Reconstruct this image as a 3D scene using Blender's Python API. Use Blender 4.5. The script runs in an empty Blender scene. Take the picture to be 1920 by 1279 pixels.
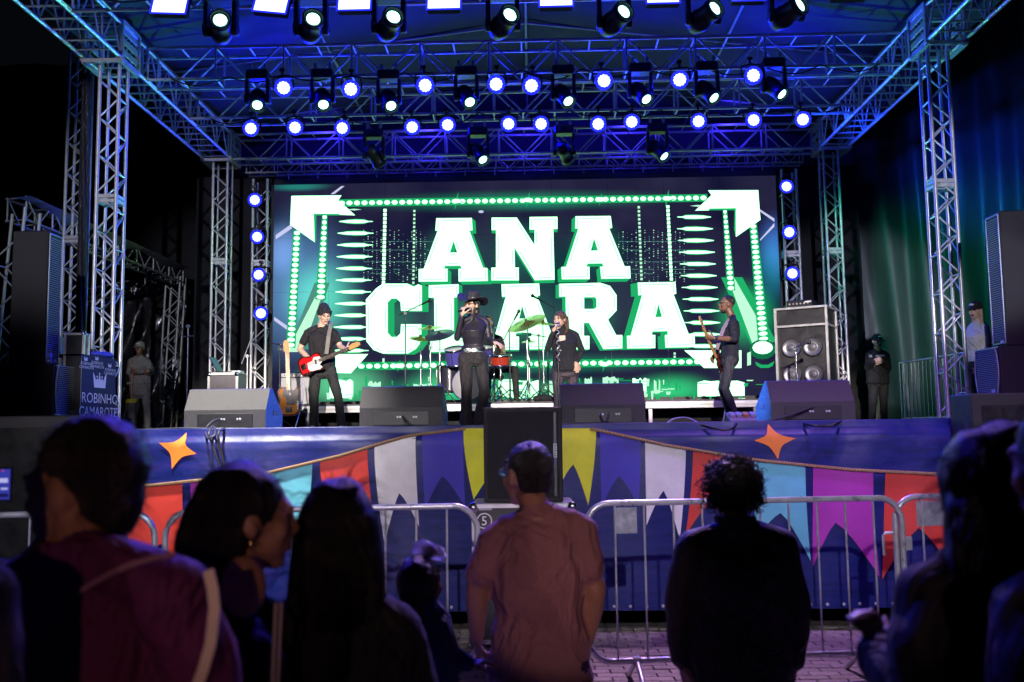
import bpy, bmesh, math, random
import numpy as np
from mathutils import Vector, Matrix, Quaternion, noise
random.seed(7)
SC = bpy.context.scene
COL = SC.collection
V = Vector

# ------------------------------------------------------------------ camera
CAM_H, FPX = 1.65, 1787.0
YAW, PIT, ROL = math.radians(1.131), math.radians(5.614), math.radians(-0.769)
def _rot():
    cy, sy = math.cos(YAW), math.sin(YAW); cp, sp = math.cos(PIT), math.sin(PIT); cr, sr = math.cos(ROL), math.sin(ROL)
    Rz = Matrix(((cy, sy, 0), (-sy, cy, 0), (0, 0, 1)))
    Rx = Matrix(((1, 0, 0), (0, cp, sp), (0, -sp, cp)))
    P = Matrix(((1, 0, 0), (0, 0, 1), (0, 1, 0)))
    Rr = Matrix(((cr, sr, 0), (-sr, cr, 0), (0, 0, 1)))
    return Rr @ P @ Rx @ Rz
ROT = _rot()
cd = bpy.data.cameras.new('camera'); cam = bpy.data.objects.new('camera', cd); COL.objects.link(cam)
rgt, upv, fwd = V(ROT[0]), V(ROT[1]), V(ROT[2])
mw = Matrix((rgt, upv, -fwd)).transposed().to_4x4(); mw.translation = (0, 0, CAM_H)
cam.matrix_world = mw
cd.sensor_width = 36; cd.lens = FPX / 1920 * 36; cd.clip_end = 400; cd.clip_start = 0.05
cd.dof.use_dof = True; cd.dof.focus_distance = 12.5; cd.dof.aperture_fstop = 2.8
SC.camera = cam

# ------------------------------------------------------------------ world, lamps, exposure (night concert)
w = bpy.data.worlds.new('World'); SC.world = w; w.use_nodes = True
w.node_tree.nodes['Background'].inputs[0].default_value = (0.25, 0.3, 0.5, 1)
w.node_tree.nodes['Background'].inputs[1].default_value = 0.006
SC.view_settings.view_transform = 'Standard'; SC.view_settings.look = 'None'
SC.view_settings.exposure = 0; SC.view_settings.gamma = 1
SC.cycles.use_denoising = True; SC.cycles.sample_clamp_indirect = 6; SC.cycles.max_bounces = 5
SC.cycles.diffuse_bounces = 2; SC.cycles.glossy_bounces = 2; SC.cycles.volume_bounces = 0
SC.cycles.caustics_reflective = False; SC.cycles.caustics_refractive = False
HAZE = 0
def spot(name, loc, aim, power, col, ang, blend=0.5, rad=0.12):
    l = bpy.data.lights.new(name, 'SPOT'); l.energy = power; l.color = col; l.spot_size = math.radians(ang); l.spot_blend = blend
    l.shadow_soft_size = rad
    o = bpy.data.objects.new(name, l); COL.objects.link(o); o.location = loc
    o.rotation_euler = (V(aim) - V(loc)).to_track_quat('-Z', 'Y').to_euler()
    return o
# front-of-house lamps on the mixing tower behind the crowd
spot('house_lamp_white', (-2.6, -9, 6.2), (-2.6, 12, 2.9), 3600, (1, .93, .86), 18, .55)
spot('house_lamp_violet', (3.2, -9, 6.2), (3.4, 11, 2.5), 2800, (.62, .36, 1), 17, .6)
spot('house_lamp_left', (-3.2, -9, 6.0), (-5.7, 12.5, 4.8), 8000, (.84, .84, 1), 12, .7)
spot('house_lamp_right', (3.0, -9, 6.0), (5.35, 12.5, 4.1), 9500, (.76, .76, 1), 9, .5)
o = spot('house_lamp_banner', (0, -9, 6.6), (0, 8, 1.1), 5200, (.92, .86, 1), 8, .4); o.scale = (5.2, 1, 1)
o = spot('house_lamp_band', (0, -9, 6.5), (-.1, 13, 2.95), 36000, (1, .89, .80), 5.4, .5); o.scale = (5.7, 1, 1)
# wash lamps on the front truss above the view
spot('front_truss_wash_white', (-2.9, 6.3, 7.4), (-2.5, 8.55, 1.9), 6800, (1, .95, .9), 26, .9)
spot('front_truss_wash_violet', (2.9, 6.3, 7.4), (2.8, 9.6, 1.7), 1500, (.55, .28, 1), 60, .8)
# beams of the top row of moving heads falling on the paving and the crowd
spot('beam_pink', (1.2, 9.7, 6.9), (.7, 4.7, .4), 2100, (.80, .48, 1), 48, .8, .08)
spot('beam_blue_left', (-2.2, 9.7, 6.9), (-.9, 2.4, 1.2), 1500, (.09, .05, 1), 30, .8, .08)
spot('beam_blue_right', (3.0, 9.7, 6.9), (.9, 3.6, 1.2), 700, (.13, .06, 1), 22, .8, .08)
# lamp posts behind the camera, followed by added fill spots
spot('street_lamp_warm', (-.15, -6, 2.45), (-.95, 2.0, 1.45), 210, (1, .46, .33), 9, .6, .05)
spot('shirt_fill', (1.75, -6, 2.7), (.12, 3.75, 1.18), 540, (1, .55, .56), 5.6, .4, .04)  # added narrow spot that brightens only the pink shirt
spot('street_lamp_left', (-2.6, -6, 2.55), (.16, 3.75, 1.15), 330, (1, .56, .48), 4.6, .5, .16)
spot('corner_fill', (-3.0, -9, 6.2), (5.95, 12.5, 3.05), 6500, (.9, .88, 1), 3.4, .5)  # added narrow spot to brighten the woman in white
spot('wedge_fill_blue', (.1, 10.5, 2.25), (-2.0, 8.8, 1.95), 900, (.03, .12, 1), 30, .8)  # added blue fill for the left wedge sides, no fixture stands here
spot('wedge_fill_blue', (.6, 10.3, 2.25), (2.35, 8.8, 1.95), 700, (.04, .16, 1), 22, .8)  # second added blue fill, for the right wedge side
spot('cloth_fill', (2.0, -9, 6.2), (-5.05, 11.5, 2.45), 9000, (.95, .93, 1), 3.0, .5)  # added narrow spot to brighten the lettered table cloth
spot('added_wash_green', (4.0, 14.2, 6.3), (7.9, 17.0, 4.0), 420, (.02, .75, .45), 60, .9)  # added green wash on the side curtain, without a visible fixture
spot('added_wash_blue', (4.0, 14.3, 6.3), (8.1, 16.7, 6.6), 750, (.01, .06, 1), 46, .9)  # added blue wash on the side curtain, without a visible fixture
spot('added_wash_lime', (-1.0, 13.0, 6.0), (-9.0, 17.5, 4.2), 420, (.55, 1, .55), 30, .9)  # added lime wash towards the far left, without a visible fixture
for x in (-3.6, -1.8, 0, 1.8, 3.6):
    spot('roof_fill_blue', (x, 13.25, 7.12), (x, 14.0, 7.75), 12, (.03, .01, 1), 150, .9, .1)  # added blue fill on the roof sheet, no real uplight hangs here
    spot('back_fill_blue', (x, 16.2, 7.2), (x * 1.05, 17.9, 7.1), 50, (.03, .015, 1), 140, .9, .1)  # added blue fill on the cloth behind the trusses
spot('truss_fill_green_left', (-3.6, 16.3, 2.7), (-5.5, 11.2, 6.7), 600, (.12, 1, .5), 44, .8)  # added green fill under the left side truss, no floor lamp stands here
spot('truss_fill_green_right', (3.6, 16.3, 2.7), (5.4, 11.2, 6.7), 600, (.12, 1, .5), 44, .8)  # added green fill under the right side truss

# ------------------------------------------------------------------ helpers
def at(px, py, Y):
    d = ROT.transposed() @ V(((px - 960) / FPX, -(py - 639.5) / FPX, 1))
    t = Y / d.y
    return V((d.x * t, Y, CAM_H + d.z * t))
FLOOR = 1.72   # stage deck height
MATS = {}
def mat(name, col=(.5, .5, .5), rough=.5, metal=0., emit=None, es=1., nz=0., nscale=8., bump=0., bscale=40., spec=.5, stretch=None, alpha=None, trans=0., crease=0.):
    if name in MATS: return MATS[name]
    m = bpy.data.materials.new(name); m.use_nodes = True; nt = m.node_tree; b = nt.nodes['Principled BSDF']
    b.inputs['Base Color'].default_value = (*col, 1); b.inputs['Roughness'].default_value = rough; b.inputs['Metallic'].default_value = metal
    b.inputs['Specular IOR Level'].default_value = spec
    if trans: b.inputs['Transmission Weight'].default_value = trans
    if emit: b.inputs['Emission Color'].default_value = (*emit, 1); b.inputs['Emission Strength'].default_value = es
    if nz or bump or crease:
        tc = nt.nodes.new('ShaderNodeTexCoord'); mp = nt.nodes.new('ShaderNodeMapping'); nt.links.new(tc.outputs['Object'], mp.inputs[0])
        if stretch: mp.inputs['Scale'].default_value = stretch
    if nz:
        n = nt.nodes.new('ShaderNodeTexNoise'); n.inputs['Scale'].default_value = nscale; n.inputs['Detail'].default_value = 6; n.inputs['Roughness'].default_value = .65
        nt.links.new(mp.outputs[0], n.inputs['Vector'])
        r = nt.nodes.new('ShaderNodeMapRange'); r.inputs[1].default_value = .3; r.inputs[2].default_value = .7; r.inputs[3].default_value = 1 - nz; r.inputs[4].default_value = 1 + nz
        nt.links.new(n.outputs['Fac'], r.inputs[0])
        mx = nt.nodes.new('ShaderNodeVectorMath'); mx.operation = 'SCALE'; mx.inputs[0].default_value = col
        nt.links.new(r.outputs[0], mx.inputs['Scale']); nt.links.new(mx.outputs[0], b.inputs['Base Color'])
        r2 = nt.nodes.new('ShaderNodeMapRange'); r2.inputs[1].default_value = .3; r2.inputs[2].default_value = .7; r2.inputs[3].default_value = max(.05, rough - .12); r2.inputs[4].default_value = min(1, rough + .12)
        nt.links.new(n.outputs['Fac'], r2.inputs[0]); nt.links.new(r2.outputs[0], b.inputs['Roughness'])
    if bump:
        n2 = nt.nodes.new('ShaderNodeTexNoise'); n2.inputs['Scale'].default_value = bscale; n2.inputs['Detail'].default_value = 4
        nt.links.new(mp.outputs[0], n2.inputs['Vector'])
        bp = nt.nodes.new('ShaderNodeBump'); bp.inputs['Strength'].default_value = bump; bp.inputs['Distance'].default_value = .02
        nt.links.new(n2.outputs['Fac'], bp.inputs['Height']); nt.links.new(bp.outputs[0], b.inputs['Normal'])
    if crease:
        n3 = nt.nodes.new('ShaderNodeTexNoise'); n3.inputs['Scale'].default_value = crease; n3.inputs['Detail'].default_value = 3; n3.inputs['Distortion'].default_value = 1.6
        mp2 = nt.nodes.new('ShaderNodeMapping'); mp2.inputs['Scale'].default_value = (1, 1, .55); mp2.inputs['Rotation'].default_value = (.3, .5, 0); nt.links.new(tc.outputs['Object'], mp2.inputs[0]); nt.links.new(mp2.outputs[0], n3.inputs['Vector'])
        ab = nt.nodes.new('ShaderNodeMath'); ab.operation = 'PINGPONG'; ab.inputs[1].default_value = .17; nt.links.new(n3.outputs['Fac'], ab.inputs[0])
        b3 = nt.nodes.new('ShaderNodeBump'); b3.inputs['Strength'].default_value = .55; b3.inputs['Distance'].default_value = .16; nt.links.new(ab.outputs[0], b3.inputs['Height'])
        if bump: nt.links.new(b3.outputs[0], bp.inputs['Normal'])
        else: nt.links.new(b3.outputs[0], b.inputs['Normal'])
    MATS[name] = m
    return m

class MB:
    """collects shapes (world or local coordinates), built as one mesh"""
    def __init__(s): s.v = []; s.f = []; s.sm = []
    def add(s, vs, fs, smooth=False):
        o = len(s.v); s.v += [tuple(x) for x in vs]; s.f += [tuple(i + o for i in f) for f in fs]; s.sm += [smooth] * len(fs); return s
    def box(s, c, d, rot=None, ch=.0):
        hx, hy, hz = d[0] / 2, d[1] / 2, d[2] / 2; c = V(c)
        k = min(ch, hx * .9, hy * .9, hz * .9)
        vs = []
        if k <= 0:
            for x in (-hx, hx):
                for y in (-hy, hy):
                    for z in (-hz, hz): vs.append(V((x, y, z)))
            fs = [(0, 1, 3, 2), (4, 6, 7, 5), (0, 4, 5, 1), (2, 3, 7, 6), (0, 2, 6, 4), (1, 5, 7, 3)]
        else:
            idx = {}
            for sx in (-1, 1):
                for sy in (-1, 1):
                    for sz in (-1, 1):
                        for a in range(3):
                            p = [sx * (hx - k), sy * (hy - k), sz * (hz - k)]; p[a] = (sx, sy, sz)[a] * (hx, hy, hz)[a]
                            idx[(sx, sy, sz, a)] = len(vs); vs.append(V(p))
            fs = []
            for a in range(3):
                b, e = (a + 1) % 3, (a + 2) % 3
                for sg in (-1, 1):
                    q = []
                    for sb, se in ((-1, -1), (1, -1), (1, 1), (-1, 1)):
                        t = [0, 0, 0]; t[a] = sg; t[b] = sb; t[e] = se; q.append(idx[(*t, a)])
                    fs.append(tuple(q if sg > 0 else q[::-1]))
                for sb in (-1, 1):
                    for se in (-1, 1):
                        t0 = [0, 0, 0]; t0[a] = -1; t0[b] = sb; t0[e] = se; t1 = t0[:]; t1[a] = 1
                        q = [idx[(*t0, b)], idx[(*t1, b)], idx[(*t1, e)], idx[(*t0, e)]]
                        fs.append(tuple(q if sb * se < 0 else q[::-1]))
            for sx in (-1, 1):
                for sy in (-1, 1):
                    for sz in (-1, 1):
                        q = [idx[(sx, sy, sz, a)] for a in range(3)]; fs.append(tuple(q if sx * sy * sz > 0 else q[::-1]))
        if rot is not None: vs = [rot @ x for x in vs]
        return s.add([x + c for x in vs], fs)
    def tube(s, a, b, r0, r1=None, n=8, cap=True):
        a, b = V(a), V(b); r1 = r0 if r1 is None else r1; d = (b - a)
        if d.length < 1e-6: return s
        q = d.to_track_quat('Z', 'Y'); x, y = q @ V((1, 0, 0)), q @ V((0, 1, 0)); vs = []
        for i in range(n):
            t = 2 * math.pi * i / n; u = x * math.cos(t) + y * math.sin(t); vs += [a + u * r0, b + u * r1]
        s.add(vs, [(2 * i, (2 * i + 2) % (2 * n), (2 * i + 3) % (2 * n), 2 * i + 1) for i in range(n)], True)
        if cap: s.add([vs[2 * i] for i in range(n)], [tuple(range(n))[::-1]]); s.add([vs[2 * i + 1] for i in range(n)], [tuple(range(n))])
        return s
    def path(s, pts, r, n=6):
        pts = [V(p) for p in pts]; rings = []; up = V((0, 0, 1))
        for i, p in enumerate(pts):
            d = (pts[min(i + 1, len(pts) - 1)] - pts[max(i - 1, 0)]).normalized()
            x = d.cross(up) if abs(d.dot(up)) < .95 else d.cross(V((0, 1, 0))); x.normalize(); y = x.cross(d)
            rr = r[i] if isinstance(r, (list, tuple)) else r
            rings.append([p + x * math.cos(2 * math.pi * k / n) * rr + y * math.sin(2 * math.pi * k / n) * rr for k in range(n)])
        vs = [q for g in rings for q in g]; fs = []
        for i in range(len(rings) - 1):
            for k in range(n): fs.append((i * n + k, i * n + (k + 1) % n, (i + 1) * n + (k + 1) % n, (i + 1) * n + k))
        s.add(vs, fs, True); s.add(rings[0], [tuple(range(n))[::-1]]); s.add(rings[-1], [tuple(range(n))]); return s
    def ell(s, c, r, rot=None, n=12, m=8):
        c = V(c); vs = [V((0, 0, 1))]
        for j in range(1, m):
            a = math.pi * j / m
            for i in range(n): t = 2 * math.pi * i / n; vs.append(V((math.sin(a) * math.cos(t), math.sin(a) * math.sin(t), math.cos(a))))
        vs.append(V((0, 0, -1))); vs = [V((p.x * r[0], p.y * r[1], p.z * r[2])) for p in vs]
        if rot is not None: vs = [rot @ p for p in vs]
        fs = [(0, 1 + i, 1 + (i + 1) % n) for i in range(n)]
        for j in range(m - 2):
            for i in range(n): fs.append((1 + j * n + i, 1 + (j + 1) * n + i, 1 + (j + 1) * n + (i + 1) % n, 1 + j * n + (i + 1) % n))
        L = len(vs) - 1; fs += [(L, 1 + (m - 2) * n + (i + 1) % n, 1 + (m - 2) * n + i) for i in range(n)]
        return s.add([p + c for p in vs], fs, True)
    def lathe(s, c, axis, prof, n=16, smooth=True, cap=True):
        """prof: list of (distance along axis, radius)"""
        c = V(c); q = V(axis).to_track_quat('Z', 'Y'); x, y, z = q @ V((1, 0, 0)), q @ V((0, 1, 0)), q @ V((0, 0, 1)); vs = []
        for h, r in prof:
            for i in range(n): t = 2 * math.pi * i / n; vs.append(c + z * h + (x * math.cos(t) + y * math.sin(t)) * r)
        fs = []
        for j in range(len(prof) - 1):
            for i in range(n): fs.append((j * n + i, j * n + (i + 1) % n, (j + 1) * n + (i + 1) % n, (j + 1) * n + i))
        s.add(vs, fs, smooth)
        if not cap: return s
        if prof[0][1] > 1e-4: s.add(vs[:n], [tuple(range(n))[::-1]])
        if prof[-1][1] > 1e-4: s.add(vs[-n:], [tuple(range(n))])
        return s
    def prism(s, pts, ext):
        """planar polygon extruded by vector ext"""
        pts = [V(p) for p in pts]; e = V(ext); n = len(pts)
        return s.add(pts + [p + e for p in pts], [tuple(range(n)), tuple(range(2 * n - 1, n - 1, -1))] + [(i, (i + 1) % n, n + (i + 1) % n, n + i)[::-1] for i in range(n)])
    def sheet(s, grid, smooth=True):
        h, wd = len(grid), len(grid[0])
        return s.add([p for r in grid for p in r], [(j * wd + i, j * wd + i + 1, (j + 1) * wd + i + 1, (j + 1) * wd + i) for j in range(h - 1) for i in range(wd - 1)], smooth)
    def mesh(s, name, m, org=(0, 0, 0)):
        me = bpy.data.meshes.new(name); ox, oy, oz = org
        me.from_pydata([(x - ox, y - oy, z - oz) for x, y, z in s.v], [], s.f)
        me.polygons.foreach_set('use_smooth', s.sm); me.materials.append(m); me.update(); return me
    def build(s, name, m, parent=None, org=None, loc=None):
        """org: world point the vertices are measured from (defaults to the origin of the thing it belongs to)"""
        if org is None: org = ORG.get(parent.name, V((0, 0, 0))) if parent else V((0, 0, 0))
        o = bpy.data.objects.new(name, s.mesh(name, m, org)); COL.objects.link(o)
        if parent: o.parent = parent; ORG[o.name] = org
        if loc is not None: o.location = loc
        return o
ORG = {}
def tag(o, label=None, cat=None, group=None, kind=None):
    if label: o['label'] = label
    if cat: o['category'] = cat
    if group: o['group'] = group
    if kind: o['kind'] = kind
    return o
def thing(name, label, cat, loc=(0, 0, 0), group=None, local=False):
    """local: parts are written about (0,0,0); otherwise in world coordinates"""
    o = bpy.data.objects.new(name, None); COL.objects.link(o); o.location = loc; o.empty_display_size = .2
    ORG[o.name] = V((0, 0, 0)) if local else V(loc)
    return tag(o, label, cat, group)
def single(name, mb, m, label, cat, loc, group=None, kind=None):
    o = mb.build(name, m, None, loc, loc); return tag(o, label, cat, group, kind)
def copy_tree(o, parent=None):
    c = o.copy(); COL.objects.link(c); c.parent = parent
    for ch in o.children: copy_tree(ch, c)
    return c
TUBES = {}
def rod(name, a, b, r, m, parent, n=8):
    """one tube as an object of its own; tubes of one length share a mesh"""
    o0 = ORG.get(parent.name, V((0, 0, 0))); a, b = V(a) - o0, V(b) - o0; d = b - a; L = round(d.length, 3); k = (L, r, m.name, n)
    if k not in TUBES: TUBES[k] = MB().tube((0, 0, -L / 2), (0, 0, L / 2), r, n=n).mesh(name, m)
    o = bpy.data.objects.new(name, TUBES[k]); COL.objects.link(o); o.parent = parent
    o.location = (a + b) / 2; o.rotation_mode = 'QUATERNION'; o.rotation_quaternion = d.to_track_quat('Z', 'Y')
    ORG[o.name] = o0
    return o

# ------------------------------------------------------------------ materials
ALU = mat('truss_aluminium', (.70, .70, .72), .36, .4, nz=.12, nscale=14, bump=.08, bscale=60)
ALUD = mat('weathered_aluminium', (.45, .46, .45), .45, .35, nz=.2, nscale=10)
STEEL = mat('galvanised_steel', (.55, .55, .58), .38, .7, nz=.18, nscale=25)
CHROME = mat('chrome', (.75, .75, .77), .16, 1., nz=.05)
BLK = mat('black_plastic', (.011, .011, .013), .42, nz=.2, nscale=20, bump=.1, bscale=90)
BOX = mat('black_textured_paint', (.018, .018, .02), .6, nz=.25, nscale=22, bump=.35, bscale=220)
WEDGE = mat('wedge_textured_paint', (.042, .040, .043), .55, nz=.25, nscale=22, bump=.35, bscale=220)
GRILL = mat('black_steel_grille', (.012, .012, .013), .5, .3, nz=.2)
CABLE = mat('black_rubber', (.02, .02, .022), .5)
WHITEP = mat('white_paint', (.75, .75, .75), .45)
DARKCLOTH = mat('black_fabric', (.012, .012, .015), .85, nz=.3, nscale=5, bump=.2, bscale=30)
# ================================================================== the place
# ground: one dark paved sheet, the clay pavers by the barrier laid one by one
PAVE = mat('paver_concrete', (.34, .29, .27), .8, nz=.22, nscale=30, bump=.4, bscale=120)
PAVE2 = mat('paver_concrete_worn', (.41, .35, .32), .8, nz=.22, nscale=26, bump=.4, bscale=120)
JOINT = mat('sand_joint', (.10, .085, .08), .95, nz=.3, nscale=40, bump=.3)
ground = MB().sheet([[V((x, y, -.012)) for x in (-30, -8, 0, 8, 30)] for y in (-14, 0, 4, 8, 14, 34)], False).build('ground', JOINT); tag(ground, kind='structure')
pm = {}
cells = []
for j in range(-8, 40):
    for i in range(-22, 24):
        y = 4.75 + j * .104; x = i * .207 + (.1035 if j % 2 else 0)
        if -4.2 < x < 4.6 and 3.9 < y < 8.35:
            vis = 5.4 < y < 8.25 and (.35 < x < 1.25 or 1.9 < x < 2.75 or -.7 < x < -.3)
            cells.append((0 if vis else 1, abs(y - 6.4), x, y))
cells.sort()
st, st2 = MB(), MB()
for k, (a, b, x, y) in enumerate(cells):
    kk = random.randrange(4); mm = PAVE if random.random() < .6 else PAVE2; dz = random.uniform(-.004, .003); rz = random.uniform(-.012, .012)
    if k < 300:
        if (kk, mm.name) not in pm: pm[(kk, mm.name)] = MB().box((0, 0, -.02), (.2 - kk * .0015, .097 - kk * .001, .05), ch=.005).mesh('paver', mm)
        o = bpy.data.objects.new('paver', pm[(kk, mm.name)]); COL.objects.link(o); o.parent = ground; o.location = (x, y, dz); o.rotation_euler = (0, 0, rz)
    else: (st if mm is PAVE else st2).box((x, y, -.02 + dz), (.199, .096, .05), Matrix.Rotation(rz, 3, 'Z'), .005)
for s_, m_ in ((st, PAVE), (st2, PAVE2)):
    tag(s_.build('paver_field', m_, ground), kind='stuff')

# stage deck
DECK = mat('stage_plywood', (.05, .045, .05), .55, nz=.3, nscale=4, bump=.2)
SF = 8.12   # stage front
stage = thing('stage', 'raised concert stage with a dark plywood deck behind the printed bunting banner', 'stage', (0, 12.5, 0))
d_ = MB()
for i in range(8):
    for j in range(5):
        d_.box((-7 + i * 2 + 0, SF + 1.24 + j * 2.2, FLOOR - .03), (1.99, 2.19, .06), ch=.004)
d_.build('deck', DECK, stage)
b_ = MB().box((0, SF + .7, FLOOR - .12), (15.9, .06, .12)); b_.build('edge_beam', ALUD, stage)
for i in range(9):
    for yy in (SF + .72, SF + 4): rod('leg', (-7.8 + i * 1.95, yy, 0), (-7.8 + i * 1.95, yy, FLOOR - .18), .03, ALUD, stage)

# banner along the stage front, print built as thin cloth pieces on it
def bw(x, z):
    k = max(0, (z - 1.38) / .32)
    y = .012 * math.sin(x * 2.1 + z) + .010 * math.sin(x * 5.3 + 1.7 * z + 1) + .006 * math.sin(x * 11 - 3 * z) + .02 * noise.noise(V((x * .9, 3, z * 1.6)))
    y += k * .02 * noise.noise(V((x * 2.2, 9, z * 5)))
    if z > 1.66: y += (z - 1.66) * 1.4 * .7
    return SF - .03 - y * .9 + (.11 * max(0, z - 1.62) / .1 if z > 1.62 else 0)
BBL = bpy.data.materials.new('banner_print_blue'); BBL.use_nodes = True
nt = BBL.node_tree; b = nt.nodes['Principled BSDF']; L = nt.links.new
tc = nt.nodes.new('ShaderNodeTexCoord'); mp = nt.nodes.new('ShaderNodeMapping'); mp.inputs['Scale'].default_value = (.9, 1, 4.5); L(tc.outputs['Object'], mp.inputs[0])
n1 = nt.nodes.new('ShaderNodeTexNoise'); n1.inputs['Scale'].default_value = 3.2; n1.inputs['Detail'].default_value = 9; n1.inputs['Roughness'].default_value = .7; n1.inputs['Distortion'].default_value = .5; L(mp.outputs[0], n1.inputs['Vector'])
cr = nt.nodes.new('ShaderNodeValToRGB'); e = cr.color_ramp.elements; e[0].position = .3; e[0].color = (.002, .005, .06, 1); e[1].position = .72; e[1].color = (.012, .04, .30, 1)
e2 = e.new(.5); e2.color = (.004, .013, .15, 1); e3 = e.new(.62); e3.color = (.02, .014, .15, 1)
L(n1.outputs['Fac'], cr.inputs[0]); L(cr.outputs[0], b.inputs['Base Color']); b.inputs['Roughness'].default_value = .42; b.inputs['Specular IOR Level'].default_value = .4
nb = nt.nodes.new('ShaderNodeTexNoise'); nb.inputs['Scale'].default_value = 6; nb.inputs['Detail'].default_value = 3; L(tc.outputs['Object'], nb.inputs['Vector'])
bp = nt.nodes.new('ShaderNodeBump'); bp.inputs['Strength'].default_value = .25; bp.inputs['Distance'].default_value = .03; L(nb.outputs['Fac'], bp.inputs['Height']); L(bp.outputs[0], b.inputs['Normal'])
banner = thing('banner', 'long blue printed banner with coloured bunting flags and orange stars covering the stage front', 'banner', (0, SF, 0))
xs = np.arange(-7.2, 7.21, .06); zs = [.19, .3, .5, .7, .9, 1.05, 1.2, 1.3, 1.38, 1.44, 1.5, 1.55, 1.6, 1.63, 1.66, 1.69, 1.715, 1.73, 1.738]
g_ = [[V((x, bw(x, z), z)) for x in xs] for z in zs]
g_.append([V((x, SF + .25, FLOOR + .012 + .006 * noise.noise(V((x * 2, 0, 0))))) for x in xs]); g_.append([V((x, SF + .5, FLOOR + .012)) for x in xs])
MB().sheet(g_).build('banner_cloth', BBL, banner)
def bpt(px, py, lift):
    p = at(px, py, SF - .05); return V((p.x, bw(p.x, p.z) - lift, p.z))
FLAGC = dict(red=(.64, .045, .03), white=(.80, .78, .80), yellow=(.76, .74, .03), cyan=(.14, .52, .66), magenta=(.42, .03, .40), blue=(.05, .04, .44), orange=(.80, .22, .025))
FM = {k: mat('flag_print_' + k, c, .6, nz=.14, nscale=3, bump=.12, bscale=7) for k, c in FLAGC.items()}
def rope_y(px):
    P = [(100, 932), (235, 914), (500, 886), (640, 853), (760, 817), (870, 803), (1110, 803), (1250, 834), (1420, 862), (1600, 880), (1790, 889), (2100, 893)]
    for (x0, y0), (x1, y1) in zip(P, P[1:]):
        if x0 <= px <= x1: return y0 + (y1 - y0) * (px - x0) / (x1 - x0)
    return 890
FLAGS = [('red', 232, 343, (250, 1085), (300, 1020), (345, 1080)), ('magenta', 358, 478, (380, 1080), (425, 1010), (482, 1065)), ('cyan', 508, 585, (498, 1050), (533, 975), (562, 1040)),
         ('red', 599, 688, (640, 1045), (676, 965), (712, 1045)), ('white', 701, 778, (721, 1020), (748, 925), (785, 988)), ('blue', 790, 868, (796, 955), (830, 893), (872, 952)),
         ('yellow', 868, 948, (888, 937), (930, 880), (955, 950)), ('yellow', 1036, 1118, (1040, 930), (1075, 871), (1103, 948)), ('blue', 1125, 1202, (1128, 950), (1161, 893), (1197, 950)),
         ('white', 1210, 1287, (1212, 985), (1244, 920), (1275, 1012)), ('red', 1301, 1386, (1286, 1005), (1335, 940), (1378, 1010)), ('cyan', 1415, 1510, (1418, 1010), (1464, 962), (1521, 1053)),
         ('magenta', 1525, 1637, (1524, 1064), (1568, 980), (1650, 1082)), ('red', 1660, 1790, (1655, 1087), (1722, 990), (1795, 1085))]
for c, xl, xr, tl, nt_, tr in FLAGS:
    g = []
    N, K = 10, 10
    for j in range(K + 1):
        v = j / K; row = []
        for i in range(N + 1):
            u = i / N; tx = xl + (xr - xl) * u; ty = rope_y(tx)
            if u <= .5: q = u / .5; q2 = q ** 1.6; bx = tl[0] + (nt_[0] - tl[0]) * q; by = tl[1] + (nt_[1] - tl[1]) * (1 - (1 - q) ** 1.25)
            else: q = (u - .5) / .5; bx = nt_[0] + (tr[0] - nt_[0]) * q; by = nt_[1] + (tr[1] - nt_[1]) * q ** 1.25
            vx = v ** 1.6
            row.append(bpt(tx + (bx - tx) * vx, ty + (by - ty) * v, .014))
        g.append(row)
    MB().sheet(g).build('bunting_flag', FM[c], banner)
ROPE = mat('rope_print', (.42, .27, .14), .7, nz=.5, nscale=60, stretch=(1, 1, 1))
for a, b2 in ((180, 872), (1108, 1850)):
    P = [bpt(x, rope_y(x) + 1, .026) for x in np.linspace(a, b2, 48)]
    MB().path(P, .014, 6).build('rope', ROPE, banner)
    tw = MB()
    for p, q in zip(P, P[1:]):
        for t in (0, .33, .66):
            c = p.lerp(q, t); tw.box(c + V((0, -.012, 0)), (.008, .012, .028), Matrix.Rotation(.7, 3, 'Y'))
    tw.build('rope_strand', mat('rope_strand_dark', (.2, .12, .07), .8), banner)
def star(pts):
    c = V((sum(p[0] for p in pts) / 4, sum(p[1] for p in pts) / 4)); ring = []
    for k in range(4):
        a, b2 = V(pts[k]), V(pts[(k + 1) % 4])
        for t in np.linspace(0, 1, 7)[:-1]:
            m_ = a.lerp(b2, t); pull = .36 * math.sin(math.pi * t) ** .8; m_ = m_.lerp(c, pull); ring.append(m_)
    mb = MB(); vs = [bpt(c.x, c.y, .016)] + [bpt(c.x + (p.x - c.x) * .5, c.y + (p.y - c.y) * .5, .016) for p in ring] + [bpt(p.x, p.y, .016) for p in ring]; n = len(ring)
    mb.add(vs, [(0, 1 + (i + 1) % n, 1 + i) for i in range(n)] + [(1 + i, 1 + (i + 1) % n, 1 + n + (i + 1) % n, 1 + n + i) for i in range(n)], True)
    mb.build('star', FM['orange'], banner)
star([(346, 811), (370, 851), (322, 880), (296, 830)]); star([(1443, 794), (1492, 822), (1459, 861), (1414, 826)])
for k in range(60):
    x = -3.8 + k * .135
    MB().lathe((x, bw(x, .22) - .003, .225), (0, -1, 0), [(0, .014), (.004, .014), (.004, .008)], 8).build('grommet', STEEL, banner)

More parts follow.
